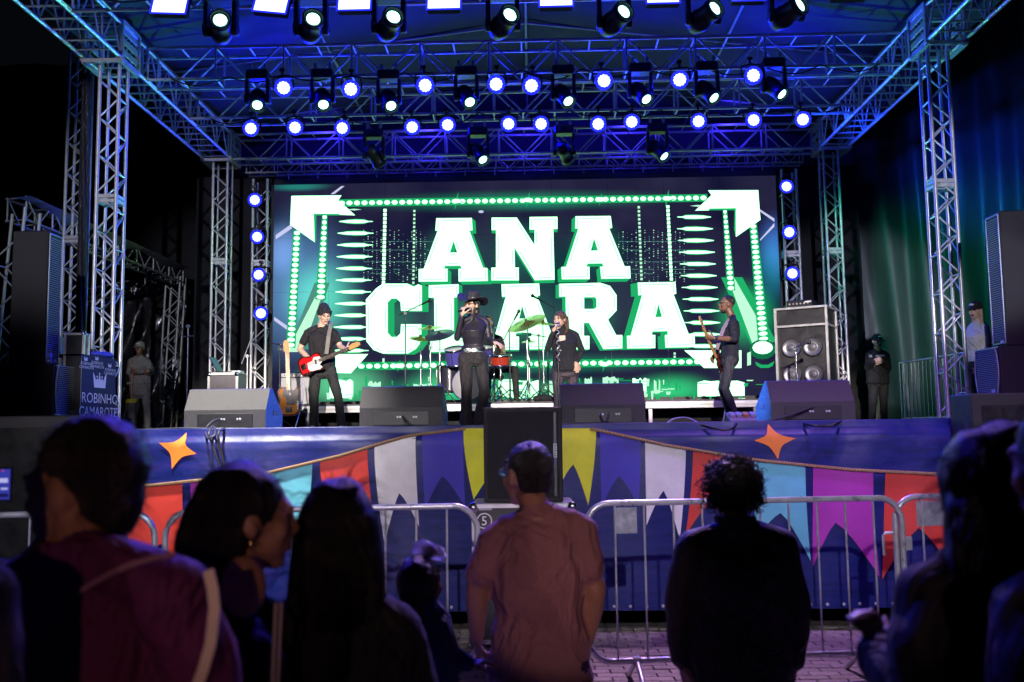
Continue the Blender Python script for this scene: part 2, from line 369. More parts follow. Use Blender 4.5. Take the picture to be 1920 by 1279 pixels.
# cloth round the stage: black backdrop, coloured side curtain, roof
def drape(name, label, m, pts, z0, z1, amp, freq, cat='curtain', fan=0.):
    """pts: polyline in plan (x,y)"""
    mb = MB(); tot = 0; S = []
    P = [V((*p, 0)) for p in pts]
    for p, q in zip(P, P[1:]):
        L_ = (q - p).length; n = max(2, int(L_ / .045)); d = (q - p).normalized(); nn = V((-d.y, d.x, 0))
        for i in range(n): S.append((p.lerp(q, i / n), nn, tot + L_ * i / n))
        tot += L_
    g = []
    for j in range(13):
        t = j / 12; row = []
        for p, nn, s in S:
            ss = s + fan * (1 - t) * (s - tot * .5)
            f = math.sin(ss * freq + 2.5 * noise.noise(V((ss * .7, t * 1.5, 2)))) * .6 + .9 * noise.noise(V((ss * freq * .33, t * .9, 5)))
            row.append(p + nn * f * amp + V((0, 0, z0 + (z1 - z0) * t)))
        g.append(row)
    c = sum((V(p) for p in [(q.x, q.y, 0) for q in P]), V()) / len(P)
    return single(name, mb.sheet(g), m, label, cat, (c.x, c.y, z0))
TARP = mat('dark_green_tarpaulin', (.075, .11, .10), .45, nz=.15, nscale=3, stretch=(3, 3, .4))
drape('side_curtain', 'tall dark tarpaulin curtain lit blue and green beside the right front truss tower', TARP, [(5.9, 18.6), (7.6, 17.4), (9.3, 14.9), (10.6, 12.2)], .2, 9.2, .16, 7.5, fan=.28)
drape('backdrop', 'black backdrop cloth hanging behind the LED screen', DARKCLOTH, [(-12.5, 21.5), (0, 21.8), (11, 21.5)], 0, 10.5, .1, 6)
drape('wing_curtain', 'black wing curtain hanging between the left rear tower and the LED screen', DARKCLOTH, [(-6.3, 17.6), (-4.75, 17.6)], 1.7, 6.6, .05, 12)
drape('wing_curtain', 'black wing curtain hanging between the LED screen and the right rear tower', DARKCLOTH, [(4.72, 17.6), (6.2, 17.6)], 1.7, 6.6, .05, 12)
GLOWC = mat('glow_cloth_fabric', (.05, .05, .09), .85, nz=.2, bump=.2)  # cloth added to catch the blue fill behind the trusses
drape('glow_cloth', 'added dark cloth catching blue fill light behind the rear cross truss', GLOWC, [(-5.6, 17.9), (5.5, 17.9)], 6.3, 7.95, .05, 9)
ROOF = mat('roof_tarpaulin', (.028, .022, .06), .7, nz=.2, nscale=2, bump=.15, bscale=3)
rf = thing('stage_roof', 'dark stage roof tarpaulin stretched over the trusses, lit blue from below', 'roof', (0, 13, 7.2))
for sx in (-1, 1):
    g = [[V((sx * 6.2 * u, y, 7.95 - .75 * u - .06 * math.sin(u * 3.14) + .03 * noise.noise(V((u * 3, y * .8, sx))))) for u in np.linspace(0, 1, 14)] for y in np.linspace(8.2, 18.2, 22)]
    MB().sheet(g).build('roof_sheet', ROOF, rf)
for y in (9.2, 11.6, 14, 16.4):
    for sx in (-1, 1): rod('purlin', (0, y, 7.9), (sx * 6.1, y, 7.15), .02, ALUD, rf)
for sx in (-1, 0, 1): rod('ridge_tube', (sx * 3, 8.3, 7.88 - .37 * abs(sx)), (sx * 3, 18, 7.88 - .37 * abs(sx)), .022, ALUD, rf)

# ------------------------------------------------------------------ trusses
def truss(name, label, p0, p1, u, v, w, h, bay, style, cr=.025, br=.012, group=None, m=None, flange=(), ends=True):
    m = m or ALU; p0, p1, u, v = V(p0), V(p1), V(u), V(v); ax = (p1 - p0); L_ = ax.length; ax.normalize()
    t = thing(name, label, 'truss', p0, group)
    P = lambda s, a, b_: p0 + ax * s + u * (a * w / 2) + v * (b_ * h / 2)
    for a in (-1, 1):
        for b_ in (-1, 1): rod('chord', P(0, a, b_), P(L_, a, b_), cr, m, t, 10)
    if style == 'zig':
        n = int(L_ / bay)
        for k in range(n):
            s0, s1 = k * bay + .06, (k + 1) * bay + .06; sd = 1 if k % 2 else -1
            if s1 > L_: break
            for b_ in (-1, 1): rod('brace', P(s0, sd, b_), P(s1, -sd, b_), br, m, t, 6)
            rod('rung', P(s1, -sd, -1), P(s1, -sd, 1), br, m, t, 6)
            if k % 2 == 0: rod('brace', P(s0, 1, -1), P(s1, 1, 1), br, m, t, 6)
    else:
        n = max(1, round(L_ / bay)); bb = L_ / n
        for k in range(n):
            s0, s1 = k * bb, (k + 1) * bb; sm = (s0 + s1) / 2
            for a in (-1, 1):
                rod('post', P(s0 + .02, a, -1), P(s0 + .02, a, 1), br * 1.25, m, t, 6)
                hi, lo = (1, -1) if style == 'V' else (-1, 1)
                rod('brace', P(s0 + .03, a, hi), P(sm, a, lo), br, m, t, 6); rod('brace', P(sm, a, lo), P(s1 - .03, a, hi), br, m, t, 6)
            for b_ in (-1, 1):
                rod('rung', P(s0 + .02, -1, b_), P(s0 + .02, 1, b_), br, m, t, 6); rod('rung', P(sm, -1, b_), P(sm, 1, b_), br, m, t, 6)
        for a in (-1, 1): rod('post', P(L_, a, -1), P(L_, a, 1), br * 1.25, m, t, 6)
    for s in flange:
        q = Matrix((u, v, ax)).transposed()
        for ds in (-.03, .03):
            f = MB()
            for a in (-1, 1):
                f.box(p0 + ax * (s + ds) + u * (a * w / 2), (.03, h, .045), q); f.box(p0 + ax * (s + ds) + v * (a * h / 2), (w, .03, .045), q)
            f.build('flange', m, t)
    return t
X, Y, Z = V((1, 0, 0)), V((0, 1, 0)), V((0, 0, 1))
ZB, ZT = 6.617, 7.067
TG = 'square truss towers of the stage roof'
def tower(x, y, label, top=ZB - .02, w=.255, g=TG, base=FLOOR + .07, name='truss_tower', m=None, bay=.25, fl=None):
    t = truss(name, label, (x, y, base), (x, y, top), X, Y, w, w, bay, 'zig', group=g, m=m, flange=fl if fl is not None else (2.98,))
    MB().box((x, y, base - .035), (w + .16, w + .16, .03), ch=.004).build('base_plate', m or ALU, t)
    for a in (-1, 1):
        for c in (-1, 1): MB().tube((x + a * .17, y + c * .17, FLOOR), (x + a * .17, y + c * .17, base), .016).build('levelling_screw', STEEL, t)
    return t
tower(-5.472, 12.127, 'bright truss tower on the left front of the stage, behind the crown cloth')
tower(5.307, 12.127, 'bright truss tower on the right front of the stage beside the woman in white')
tower(-5.483, 16.63, 'square truss tower at the left rear of the stage, above the small white flight case')
tower(5.33, 16.63, 'square truss tower at the right rear of the stage, behind the bass speaker case')
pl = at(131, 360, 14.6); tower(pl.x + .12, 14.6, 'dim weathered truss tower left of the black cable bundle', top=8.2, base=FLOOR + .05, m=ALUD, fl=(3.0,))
lc, rc = at(490, 500, 16.85), at(1480, 430, 16.85)
tower(lc.x, 16.85, 'slim truss tower carrying four blue lamps at the left edge of the LED screen', top=6.3)
tower(rc.x, 16.85, 'slim truss tower carrying three blue lamps at the right edge of the LED screen', top=6.3)
def sleeve(x, y, label):
    t = thing('corner_block', label, 'truss block', (x, y, ZB), 'sleeve blocks joining towers and roof trusses')
    for a in (-1, 1):
        for c in (-1, 1): MB().box((x + a * .25, y + c * .26, (ZB + ZT) / 2), (.06, .06, .56), ch=.006).build('corner_post', ALU, t)
    for zc in (ZB - .045, ZT + .04):
        f = MB()
        for a in (-1, 1): f.box((x + a * .25, y, zc), (.05, .5, .05)); f.box((x, y + a * .26, zc), (.5, .05, .05))
        f.build('frame', ALU, t)
    for a in (-1, 1):
        for k in range(3): MB().box((x + a * .262, y, ZB + .09 + k * .14), (.012, .44, .085), ch=.003).build('side_plate', ALU, t)
    return t
for x, y, lb in ((-5.53, 12.15, 'sleeve block on top of the left front tower'), (5.39, 12.15, 'sleeve block on top of the right front tower'), (-5.53, 16.65, 'sleeve block on top of the left rear tower'), (5.39, 16.65, 'sleeve block on top of the right rear tower')):
    sleeve(x, y, lb)
ztm = (ZB + ZT) / 2
truss('roof_truss', 'long side truss running back over the left edge of the stage', (-5.53, 7.6, ztm), (-5.53, 16.9, ztm), X, Z, .48, .45, .62, 'A', .027, .014, 'main roof trusses')
truss('roof_truss', 'long side truss running back over the right edge of the stage', (5.39, 7.6, ztm), (5.39, 16.9, ztm), X, Z, .48, .45, .62, 'A', .027, .014, 'main roof trusses')
for yc, lb in ((10.35, 'foremost cross truss carrying the white strobe panels and top row of moving heads'), (12.88, 'middle cross truss with the upper row of blue lamps and moving heads'), (14.5, 'cross truss with the lower row of blue lamps, behind the middle one'), (16.7, 'rear cross truss between the two rear towers')):
    truss('cross_truss', lb, (-5.28, yc, ztm), (5.15, yc, ztm), Y, Z, .36, .45, .92, 'V', .023, .013, 'cross trusses over the stage')
truss('cross_truss', 'low truss bar holding up the LED screen', (-5.2, 17.15, 6.62), (5.0, 17.15, 6.62), Y, Z, .22, .22, .5, 'V', .02, .01, 'cross trusses over the stage')
# background tent frame on the left
def pxl(a, b_): return at(*a), at(*b_)
t0 = at(30, 392, 14.0); t1 = at(330, 515, 20.0)
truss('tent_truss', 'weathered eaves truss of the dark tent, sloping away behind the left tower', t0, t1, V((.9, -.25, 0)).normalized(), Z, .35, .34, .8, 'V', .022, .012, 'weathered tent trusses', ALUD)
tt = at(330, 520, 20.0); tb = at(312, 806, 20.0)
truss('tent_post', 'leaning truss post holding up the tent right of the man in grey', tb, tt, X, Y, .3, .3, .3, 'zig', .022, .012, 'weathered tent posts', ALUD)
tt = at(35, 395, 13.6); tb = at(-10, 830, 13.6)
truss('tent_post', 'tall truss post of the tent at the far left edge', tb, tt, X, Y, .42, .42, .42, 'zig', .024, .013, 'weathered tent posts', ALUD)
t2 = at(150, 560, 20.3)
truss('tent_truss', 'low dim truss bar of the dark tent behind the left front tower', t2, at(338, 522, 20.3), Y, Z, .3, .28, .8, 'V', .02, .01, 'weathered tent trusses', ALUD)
TENT = mat('tent_fabric', (.11, .12, .12), .5, nz=.2, nscale=3, bump=.2, bscale=4)
g = []
for t in np.linspace(0, 1, 16):
    a = at(40, 372, 13.8).lerp(at(345, 507, 19.9), t); g.append([a + V((-.05, -.2, -.03 + .05 * math.sin(t * 20))), a + V((.1, .1, .06)), a + V((-2.2, 1.2, .55)), a + V((-4.5, 2.4, .2))])
single('tent_roof', MB().sheet(g), TENT, 'grey fabric roof of the tent behind the left towers', 'tent roof', tuple(g[8][1]))
PLAS = mat('black_plastic_sheet', (.02, .02, .022), .22, nz=.3, nscale=3, bump=.6, bscale=5, stretch=(1, 1, .5))
g = []
for j in range(24):
    t = j / 23; row = []
    for i in range(40):
        u = i / 39; p = at(200 + 150 * u, 540 + (830 - 540) * t, 20.6); row.append(p + V((0, .28 * noise.noise(V((u * 5 + t * 4, t * 2, 1))) + .1 * noise.noise(V((u * 14 + t * 12, t * 5, 7))), 0)))
    g.append(row)
single('plastic_sheet', MB().sheet(g), PLAS, 'crumpled shiny black plastic sheet hanging inside the tent behind the man in grey', 'sheet', tuple(g[23][20]))
# bundle of cables in shiny plastic between the left towers
cb = at(163, 140, 12.9); ce = at(150, 700, 12.9)
mb = MB()
for k in range(5):
    ph = k * 1.26; mb.path([cb.lerp(ce, t) + V((.045 * math.cos(ph + t * 3), .04 * math.sin(ph + t * 3), 0)) + V((.008 * noise.noise(V((k, t * 30, 0))), 0, 0)) for t in np.linspace(0, 1, 50)], .034, 6)
single('cable_bundle', mb, mat('glossy_black_wrap', (.02, .02, .024), .18, bump=.9, bscale=55), 'thick black cable bundle in glossy wrap hanging beside the left front tower', 'cables', tuple(ce), None)

# ------------------------------------------------------------------ video wall
YS = 17.0
def emi(name, col, s):
    if name in MATS: return MATS[name]
    m = bpy.data.materials.new(name); m.use_nodes = True; n = m.node_tree; n.nodes.remove(n.nodes['Principled BSDF'])
    e = n.nodes.new('ShaderNodeEmission'); e.inputs[0].default_value = (*col, 1); e.inputs[1].default_value = s
    n.links.new(e.outputs[0], n.nodes['Material Output'].inputs[0]); MATS[name] = m; return m
SCR = bpy.data.materials.new('screen_pixels'); SCR.use_nodes = True; nt = SCR.node_tree; nt.nodes.remove(nt.nodes['Principled BSDF']); L = nt.links.new
ge = nt.nodes.new('ShaderNodeNewGeometry'); em = nt.nodes.new('ShaderNodeEmission'); L(em.outputs[0], nt.nodes['Material Output'].inputs[0])
base = nt.nodes.new('ShaderNodeTexNoise'); base.inputs['Scale'].default_value = .7; base.inputs['Detail'].default_value = 3; L(ge.outputs['Position'], base.inputs['Vector'])
rmp = nt.nodes.new('ShaderNodeValToRGB'); rmp.color_ramp.elements[0].position = .35; rmp.color_ramp.elements[0].color = (.008, .008, .036, 1); rmp.color_ramp.elements[1].position = .68; rmp.color_ramp.elements[1].color = (.026, .024, .062, 1)
L(base.outputs['Fac'], rmp.inputs[0]); acc = rmp.outputs[0]
def glow(p, r, col, p2=None):
    global acc
    sub = nt.nodes.new('ShaderNodeVectorMath'); sub.operation = 'SUBTRACT'; L(ge.outputs['Position'], sub.inputs[0]); sub.inputs[1].default_value = p
    sc = nt.nodes.new('ShaderNodeVectorMath'); sc.operation = 'MULTIPLY'; L(sub.outputs[0], sc.inputs[0]); sc.inputs[1].default_value = (1 / r[0], 0, 1 / r[1])
    ln = nt.nodes.new('ShaderNodeVectorMath'); ln.operation = 'LENGTH'; L(sc.outputs[0], ln.inputs[0])
    mr = nt.nodes.new('ShaderNodeMapRange'); mr.interpolation_type = 'SMOOTHERSTEP'; mr.inputs[1].default_value = 0; mr.inputs[2].default_value = 1; mr.inputs[3].default_value = 1; mr.inputs[4].default_value = 0; L(ln.outputs['Value'], mr.inputs[0])
    s2 = nt.nodes.new('ShaderNodeVectorMath'); s2.operation = 'SCALE'; s2.inputs[0].default_value = col; L(mr.outputs[0], s2.inputs['Scale'])
    ad = nt.nodes.new('ShaderNodeVectorMath'); ad.operation = 'ADD'; L(acc, ad.inputs[0]); L(s2.outputs[0], ad.inputs[1]); acc = ad.outputs[0]
def sp(px, py, k=0): return at(px, py, YS - .045 - .004 * k)
for px, py, rx, rz, c in ((560, 540, 1.5, 1.9, (.08, .22, .42)), (600, 560, .9, 1.0, (.05, .55, .22)), (1400, 590, .75, .8, (.0, .5, .14)), (960, 610, 3.4, .9, (.015, .05, .035)), (1450, 500, .5, .9, (.0, .16, .22)), (560, 350, .8, .12, (.0, .2, .14)),
                          (960, 745, 4.6, .45, (.0, .34, .10)), (640, 720, 1.2, .55, (.1, .6, .25)), (860, 720, 1.4, .4, (.05, .55, .2)), (1260, 730, 1.0, .4, (.02, .5, .15)), (530, 470, .5, .7, (.12, .2, .45)), (1455, 460, .45, .8, (.03, .10, .4)), (1000, 380, 1.2, .22, (.0, .08, .05)), (975, 525, 3.2, 1.5, (.0, .04, .02)), *[(x, y, .66, .66, (.0, .11, .045)) for x, y in ((845, 468), (980, 466), (1118, 462), (738, 598), (850, 596), (975, 596), (1106, 594), (1240, 592))], (960, 377, 3.7, .26, (0, .16, .06)), (1000, 683, 3.5, .26, (0, .16, .06))):
    glow(tuple(sp(px, py)), (rx, rz), c)
L(acc, em.inputs[0]); em.inputs[1].default_value = 1.0
wall = thing('led_screen', 'large lit LED screen showing ANA CLARA in green and white slab letters', 'screen', (-.08, YS, 2.28))
CASE = mat('cabinet_black', (.02, .02, .022), .5)
x0, x1, z0, z1 = -4.64, 4.47, 2.28, 6.25
for i in range(9):
    for j in range(4):
        cx, cz = x0 + (i + .5) * (x1 - x0) / 9, z0 + (j + .5) * (z1 - z0) / 4
        c = MB().box((cx, YS, cz), ((x1 - x0) / 9, .09, (z1 - z0) / 4)).build('cabinet', CASE, wall)
        hw, hh = (x1 - x0) / 18 - .0015, (z1 - z0) / 8 - .0015; yy = YS - .046
        MB().sheet([[V((cx - hw, yy, cz - hh)), V((cx + hw, yy, cz - hh))], [V((cx - hw, yy, cz + hh)), V((cx + hw, yy, cz + hh))]]).build('led_face', SCR, c)
fr = MB().box((-.08, YS, z1 + .05), (x1 - x0 + .1, .1, .1)).box((-.08, YS, z0 - .04), (x1 - x0 + .1, .1, .08)).box((x0 - .04, YS, 4.3), (.08, .1, 4.1)).box((x1 + .04, YS, 4.3), (.08, .1, 4.1))
fr.build('wall_frame', CASE, wall)
for k in range(17): rod('hanger', (x0 + .25 + k * .54, YS, z1 + .1), (x0 + .25 + k * .54, YS, z1 + .27), .012, STEEL, wall)
WHT = emi('screen_white', (.62, 1.6, .84), 1.75); GRN = emi('screen_green', (.02, .62, .2), .72); GRD = emi('screen_dark_green', (.01, .26, .10), .62); PAL = emi('screen_pale_green', (.5, 1, .66), 1.1); DIM = emi('screen_teal', (.16, .5, .42), .55); LTL = emi('screen_mint', (.55, 1, .70), 1.0); LAV = emi('screen_lavender', (.6, .62, .9), 1.0)
BGD = emi('screen_navy', (.04, .055, .1), .9)
def tess(rings, k):
    from mathutils.geometry import tessellate_polygon
    flat = [V((p[0], p[1], 0)) for r in rings for p in r]
    tri = tessellate_polygon([[V((p[0], p[1], 0)) for p in r] for r in rings])
    return MB().add([sp(p.x, p.y, k) for p in flat], [tuple(t) for t in tri])
def cpx(ox, oy, s, pts): return [(ox + x / s, oy + y / s) for x, y in pts]
A1 = [cpx(760, 380, 7.104, q) for q in ([(412, 208), (885, 205), (895, 370), (852, 372), (1035, 868), (1092, 872), (1100, 1043), (710, 1050), (708, 885), (752, 880), (735, 840), (527, 842), (515, 880), (562, 882), (562, 1050), (178, 1052), (178, 885), (245, 880), (432, 372), (400, 372)], [(643, 508), (692, 665), (592, 665)])]
N1 = [cpx(760, 380, 7.104, [(1150, 200), (1485, 200), (1720, 565), (1722, 360), (1655, 360), (1655, 192), (2025, 188), (2027, 350), (1970, 352), (1988, 1026), (1725, 1033), (1455, 600), (1460, 865), (1510, 865), (1512, 1035), (1145, 1035), (1145, 868), (1208, 865), (1208, 366), (1150, 366)])]
A2 = [cpx(1000, 380, 7.104, q) for q in ([(562, 182), (1030, 178), (1050, 335), (1010, 345), (1215, 848), (1288, 848), (1295, 1010), (905, 1015), (890, 855), (935, 852), (920, 808), (720, 812), (708, 855), (748, 855), (750, 1018), (380, 1020), (372, 858), (437, 855), (600, 345), (558, 345)], [(808, 475), (862, 638), (765, 640)])]
C1 = [[(705, 541), (718, 532), (764, 532), (776, 538), (784, 533), (791, 536), (791, 583), (752, 583), (751, 567), (744, 560), (734, 560), (727, 567), (727, 624), (734, 632), (744, 632), (751, 625), (752, 608), (790, 608), (790, 640), (780, 654), (765, 663), (718, 663), (700, 656), (687, 640), (686, 562)]]
L1 = [[(804, 535), (860, 533), (860, 557), (851, 558), (851, 634), (872, 634), (872, 612), (893, 612), (893, 658), (806, 660), (806, 636), (815, 634), (814, 558), (804, 558)]]
A4 = [cpx(1020, 510, 4.92, q) for q in ([(865, 98), (1212, 92), (1220, 200), (1195, 208), (1335, 575), (1390, 578), (1392, 692), (1120, 698), (1115, 582), (1142, 580), (1140, 545), (1000, 548), (995, 580), (1026, 582), (1026, 702), (768, 705), (765, 590), (800, 588), (905, 212), (870, 215)], [(1055, 295), (1090, 415), (1027, 418)])]
A3 = [[(x - 255.5, y + 3) for x, y in r] for r in A4]
R1 = [cpx(1020, 510, 4.92, q) for q in ([(140, 110), (520, 100), (610, 130), (670, 215), (670, 355), (590, 440), (665, 582), (722, 582), (722, 705), (548, 712), (415, 470), (368, 470), (368, 590), (418, 590), (418, 712), (150, 716), (150, 600), (205, 598), (200, 228), (140, 228)], [(370, 232), (470, 232), (485, 250), (485, 325), (465, 342), (370, 342)])]
for nm, rings, cx, dz in (('A', A1, 845, 6), ('N', N1, 980, 6), ('A', A2, 1118, 6), ('C', C1, 738, 0), ('L', L1, 845, 1), ('A', A3, 975, 1), ('R', R1, 1106, 1), ('A', A4, 1240, 1)):
    ox = (978 - cx) * .052; oy = dz + (2 if dz < 3 else 0)
    o = tess(rings, 4).build('letter', WHT, wall); o['label'] = 'white slab letter ' + nm
    sd = MB()
    for r in rings:
        n = len(r)
        for i in range(n):
            a, b_ = r[i], r[(i + 1) % n]
            sd.add([sp(*a, 3), sp(*b_, 3), sp(b_[0] + ox, b_[1] + oy, 2), sp(a[0] + ox, a[1] + oy, 2)], [(0, 1, 2, 3)])
    sd.build('letter_side', GRN, o)
    # inner outline of the letter, pale green strokes
    inn = MB()
    for r in rings:
        n = len(r); c0 = V((sum(p[0] for p in r) / n, sum(p[1] for p in r) / n))
        for i in range(n):
            a, b_ = V(r[i]), V(r[(i + 1) % n]); d = (b_ - a)
            if d.length < 14: continue
            nn = V((-d.y, d.x)).normalized()
            sg = 1 if len(rings) == 1 or r is rings[0] else -1
            area = sum(r[k][0] * r[(k + 1) % n][1] - r[(k + 1) % n][0] * r[k][1] for k in range(n)); sg = sg * (1 if area > 0 else -1)
            p, q = a + nn * sg * 4.2 + d * .16, b_ + nn * sg * 4.2 - d * .16; h = nn * 1.0
            inn.add([sp(*(p - h), 5), sp(*(q - h), 5), sp(*(q + h), 5), sp(*(p + h), 5)], [(0, 1, 2, 3)])
    tag(inn.build('letter_line', LTL, o), kind='stuff')
def quadp(pts, k): return MB().add([sp(*p, k) for p in pts], [tuple(range(len(pts)))])
def graphic(name, pts, m, k):
    return quadp(pts, k).build(name, m, wall)
AL = cpx(500, 330, 5.56, [(258, 208), (780, 202), (748, 252), (922, 410), (510, 398), (503, 692), (245, 510)])
ARR = cpx(1200, 330, 5.56, [(1232, 148), (710, 150), (745, 200), (575, 362), (1000, 350), (1000, 635), (1255, 458)])
for p in (AL, ARR): tess([p], 4).build('corner_arrow', WHT, wall)
for p, o_ in ((cpx(500, 330, 5.56, [(490, 395), (760, 395), (760, 412), (518, 412), (516, 680), (500, 690)]), 0), (cpx(1200, 330, 5.56, [(1000, 335), (720, 340), (720, 358), (985, 358), (980, 560), (1000, 635)]), 0)): tess([p], 5).build('arrow_side', GRN, wall)
tess([[(1283, 657), (1390, 657), (1390, 690), (1320, 690), (1303, 674)]], 4).build('corner_arrow', WHT, wall)
tess([[(606, 664), (690, 664), (677, 679), (658, 700), (614, 699)]], 4).build('corner_arrow', WHT, wall)
def tubebar(a, b_, wd0, wd1, n, m_in, fill=.7, k0=2):
    a, b_ = V(a), V(b_); d = (b_ - a).normalized(); nn = V((-d.y, d.x))
    quadp([a - nn * wd0, b_ - nn * wd1, b_ + nn * wd1, a + nn * wd0], k0).build('light_tube', GRN, wall)
    bl = MB()
    for i in range(n):
        c = a.lerp(b_, (i + .5) / n); r = (wd0 + (wd1 - wd0) * i / n) * fill; st_ = (b_ - a).length / n * .40
        bl.add([sp(c.x + d.x * st_ * math.cos(t) + nn.x * r * math.sin(t), c.y + d.y * st_ * math.cos(t) + nn.y * r * math.sin(t), k0 + 1) for t in np.linspace(0, 2 * math.pi, 11)[:-1]], [tuple(range(10))])
    tag(bl.build('tube_bulbs', m_in, wall), kind='stuff')
tubebar((634, 381), (1326, 371), 7, 7, 49, WHT, .62); tubebar((670, 687), (1330, 678), 7.5, 7.5, 44, WHT, .6)
tubebar((557, 432), (545, 652), 7, 9, 22, WHT, .8); tubebar((609, 402), (601, 562), 5, 10, 16, WHT, .8)
tubebar((1359, 392), (1371, 545), 4, 8, 16, WHT, .8); tubebar((1412, 420), (1432, 640), 7, 11, 23, WHT, .8)
tess([[(597, 545), (607, 545), (566, 660), (538, 660)]], 1).build('light_beam', PAL, wall); tess([[(1364, 520), (1376, 520), (1448, 646), (1416, 658)]], 1).build('light_beam', PAL, wall)
tess([[(590, 530), (618, 530), (580, 655), (540, 655)]], 0.5).build('light_beam', DIM, wall); tess([[(1352, 520), (1392, 520), (1455, 640), (1412, 655)]], 0.5).build('light_beam', GRN, wall)
# pictured lamp in the lower right corner
fx = MB()
for c, r, y0 in ((1430, 25, 655), ):
    fx.add([sp(c + r * math.cos(t), y0 + .75 * r * math.sin(t), 3) for t in np.linspace(0, 2 * math.pi, 17)[:-1]], [tuple(range(16))])
fx.build('pictured_lamp', GRD, wall)
MB().add([sp(1430 + 19 * math.cos(t), 652 + 12 * math.sin(t), 4) for t in np.linspace(0, 2 * math.pi, 17)[:-1]], [tuple(range(16))]).build('pictured_lens', WHT, wall)
tess([[(1401, 662), (1408, 659), (1408, 684), (1401, 686)]], 3).build('pictured_yoke', PAL, wall); tess([[(1416, 678), (1428, 684), (1440, 684), (1452, 677), (1449, 686), (1441, 690), (1426, 690), (1418, 685)]], 3).build('pictured_yoke', GRN, wall)
# spindle dashes, dotted columns, fine grid
for side, xa, xb, ya, n in ((0, 666, 656, 415.4, 12), (1, 1303, 1322, 407, 12)):
    g_ = MB(); gh = MB()
    for i in range(n):
        c = xa + (xb - xa) * i / (n - 1); y = ya + 22 * i; hw, hh = 26, 3.2
        if i == 0: hw = 24
        P = [(-hw - 6, -.5), (-hw * .6, -hh * .8), (0, -hh), (hw * .7, -hh * .9), (hw, -.9), (hw + 9, -.5), (hw + 9, .5), (hw, .9), (hw * .7, hh * .9), (0, hh), (-hw * .6, hh * .8), (-hw - 6, .5)]
        if side: P = [(-x, yy) for x, yy in P]
        g_.add([sp(c + x, y + yy, 3) for x, yy in P], [tuple(range(len(P)))])
        gh.add([sp(c + x * 1.02, y + yy * 1.55, 2) for x, yy in P], [tuple(range(len(P)))])
    tag(g_.build('level_dash', WHT, wall), kind='stuff'); tag(gh.build('level_dash_glow', GRN, wall), kind='stuff')
    t_ = MB().add([sp(xa + (-2 if side == 0 else 5) + x, (393 if side == 0 else 386) + yy, 3) for x, yy in ((-14, 0), (0, -1.6), (14, 0), (0, 1.6))], [(0, 1, 2, 3)]); t_.build('level_dash', PAL, wall)
for (xa, ya, xb, yb), s, m_ in (((722, 391, 719, 534), 2.9, WHT), ((777, 392, 775, 534), 2.0, PAL), ((1252, 384, 1259, 527), 2.8, WHT), ((1197.5, 385, 1203, 527), 2.2, PAL), ((719, 672, 719, 680), 2, PAL), ((1265, 660, 1265, 672), 2, PAL)):
    n = max(2, int(abs(yb - ya) / 7.4)); d_ = MB()
    for i in range(n):
        t = (i + .5) / n; x, y = xa + (xb - xa) * t, ya + (yb - ya) * t
        d_.add([sp(x + a * s, y + b_ * s, 3) for a, b_ in ((-1, -1), (1, -1), (1, 1), (-1, 1))], [(0, 1, 2, 3)])
    tag(d_.build('dotted_column', m_, wall), kind='stuff')
d_, e_ = MB(), MB()
for xa, xb in ((682, 812), (1160, 1292)):
    for i in range(int((xb - xa) / 8.2)):
        for j in range(22):
            x, y = xa + i * 8.2, 432 + j * 4.4 + (3 if i % 2 else 0)
            if random.random() < .62: s = random.uniform(.5, .95); (d_ if random.random() < .5 else e_).add([sp(x + a * s, y + b_ * s, 2) for a, b_ in ((-1, -1), (1, -1), (1, 1), (-1, 1))], [(0, 1, 2, 3)])
    for y in (469, 491, 505, 513, 453):
        xx = xa
        while xx < xb:
            l = random.uniform(4, 22)
            if random.random() < .75: e_.add([sp(xx, y - .5, 2), sp(xx + l, y - .5, 2), sp(xx + l, y + .5, 2), sp(xx, y + .5, 2)], [(0, 1, 2, 3)])
            xx += l + 2
tag(d_.build('fine_grid', PAL, wall), kind='stuff'); tag(e_.build('fine_grid', DIM, wall), kind='stuff')
# sparkles on the tubes and stray streaks
for x, y, r in ((856, 377, 17), (990, 375, 15), (1126, 374, 12), (1251, 372, 17), (1133, 683, 15), (748, 686, 12)):
    mb = MB()
    for k in range(8):
        a = k * math.pi / 4 + .2; rr = r * (1 if k % 2 == 0 else .55); mb.add([sp(x + rr * math.cos(a), y + rr * math.sin(a), 4), sp(x + 2.6 * math.cos(a + 1.57), y + 2.6 * math.sin(a + 1.57), 4), sp(x - 2.6 * math.cos(a + 1.57), y - 2.6 * math.sin(a + 1.57), 4)], [(0, 1, 2)])
    mb.build('sparkle', GRN, wall)
    MB().add([sp(x + 9 * math.cos(t), y + 4 * math.sin(t), 5) for t in np.linspace(0, 6.28, 11)[:-1]], [tuple(range(10))]).build('sparkle_core', WHT, wall)
for p in ([(517, 441), (545, 421), (548, 428), (517, 449)], [(620, 364), (640, 349), (646, 349), (627, 364)], [(514, 594), (540, 612), (540, 620), (514, 601)], [(1424, 392), (1452, 410), (1452, 416), (1424, 396)], [(1452, 425), (1425, 452), (1425, 449), (1452, 418)]): tess([p], 1).build('light_streak', LAV, wall)
MB().add([sp(902 + 5 * math.cos(t), 397 + 2.6 * math.sin(t), 3) for t in np.linspace(0, 6.28, 11)[:-1]], [tuple(range(10))]).build('sparkle_core', LAV, wall)
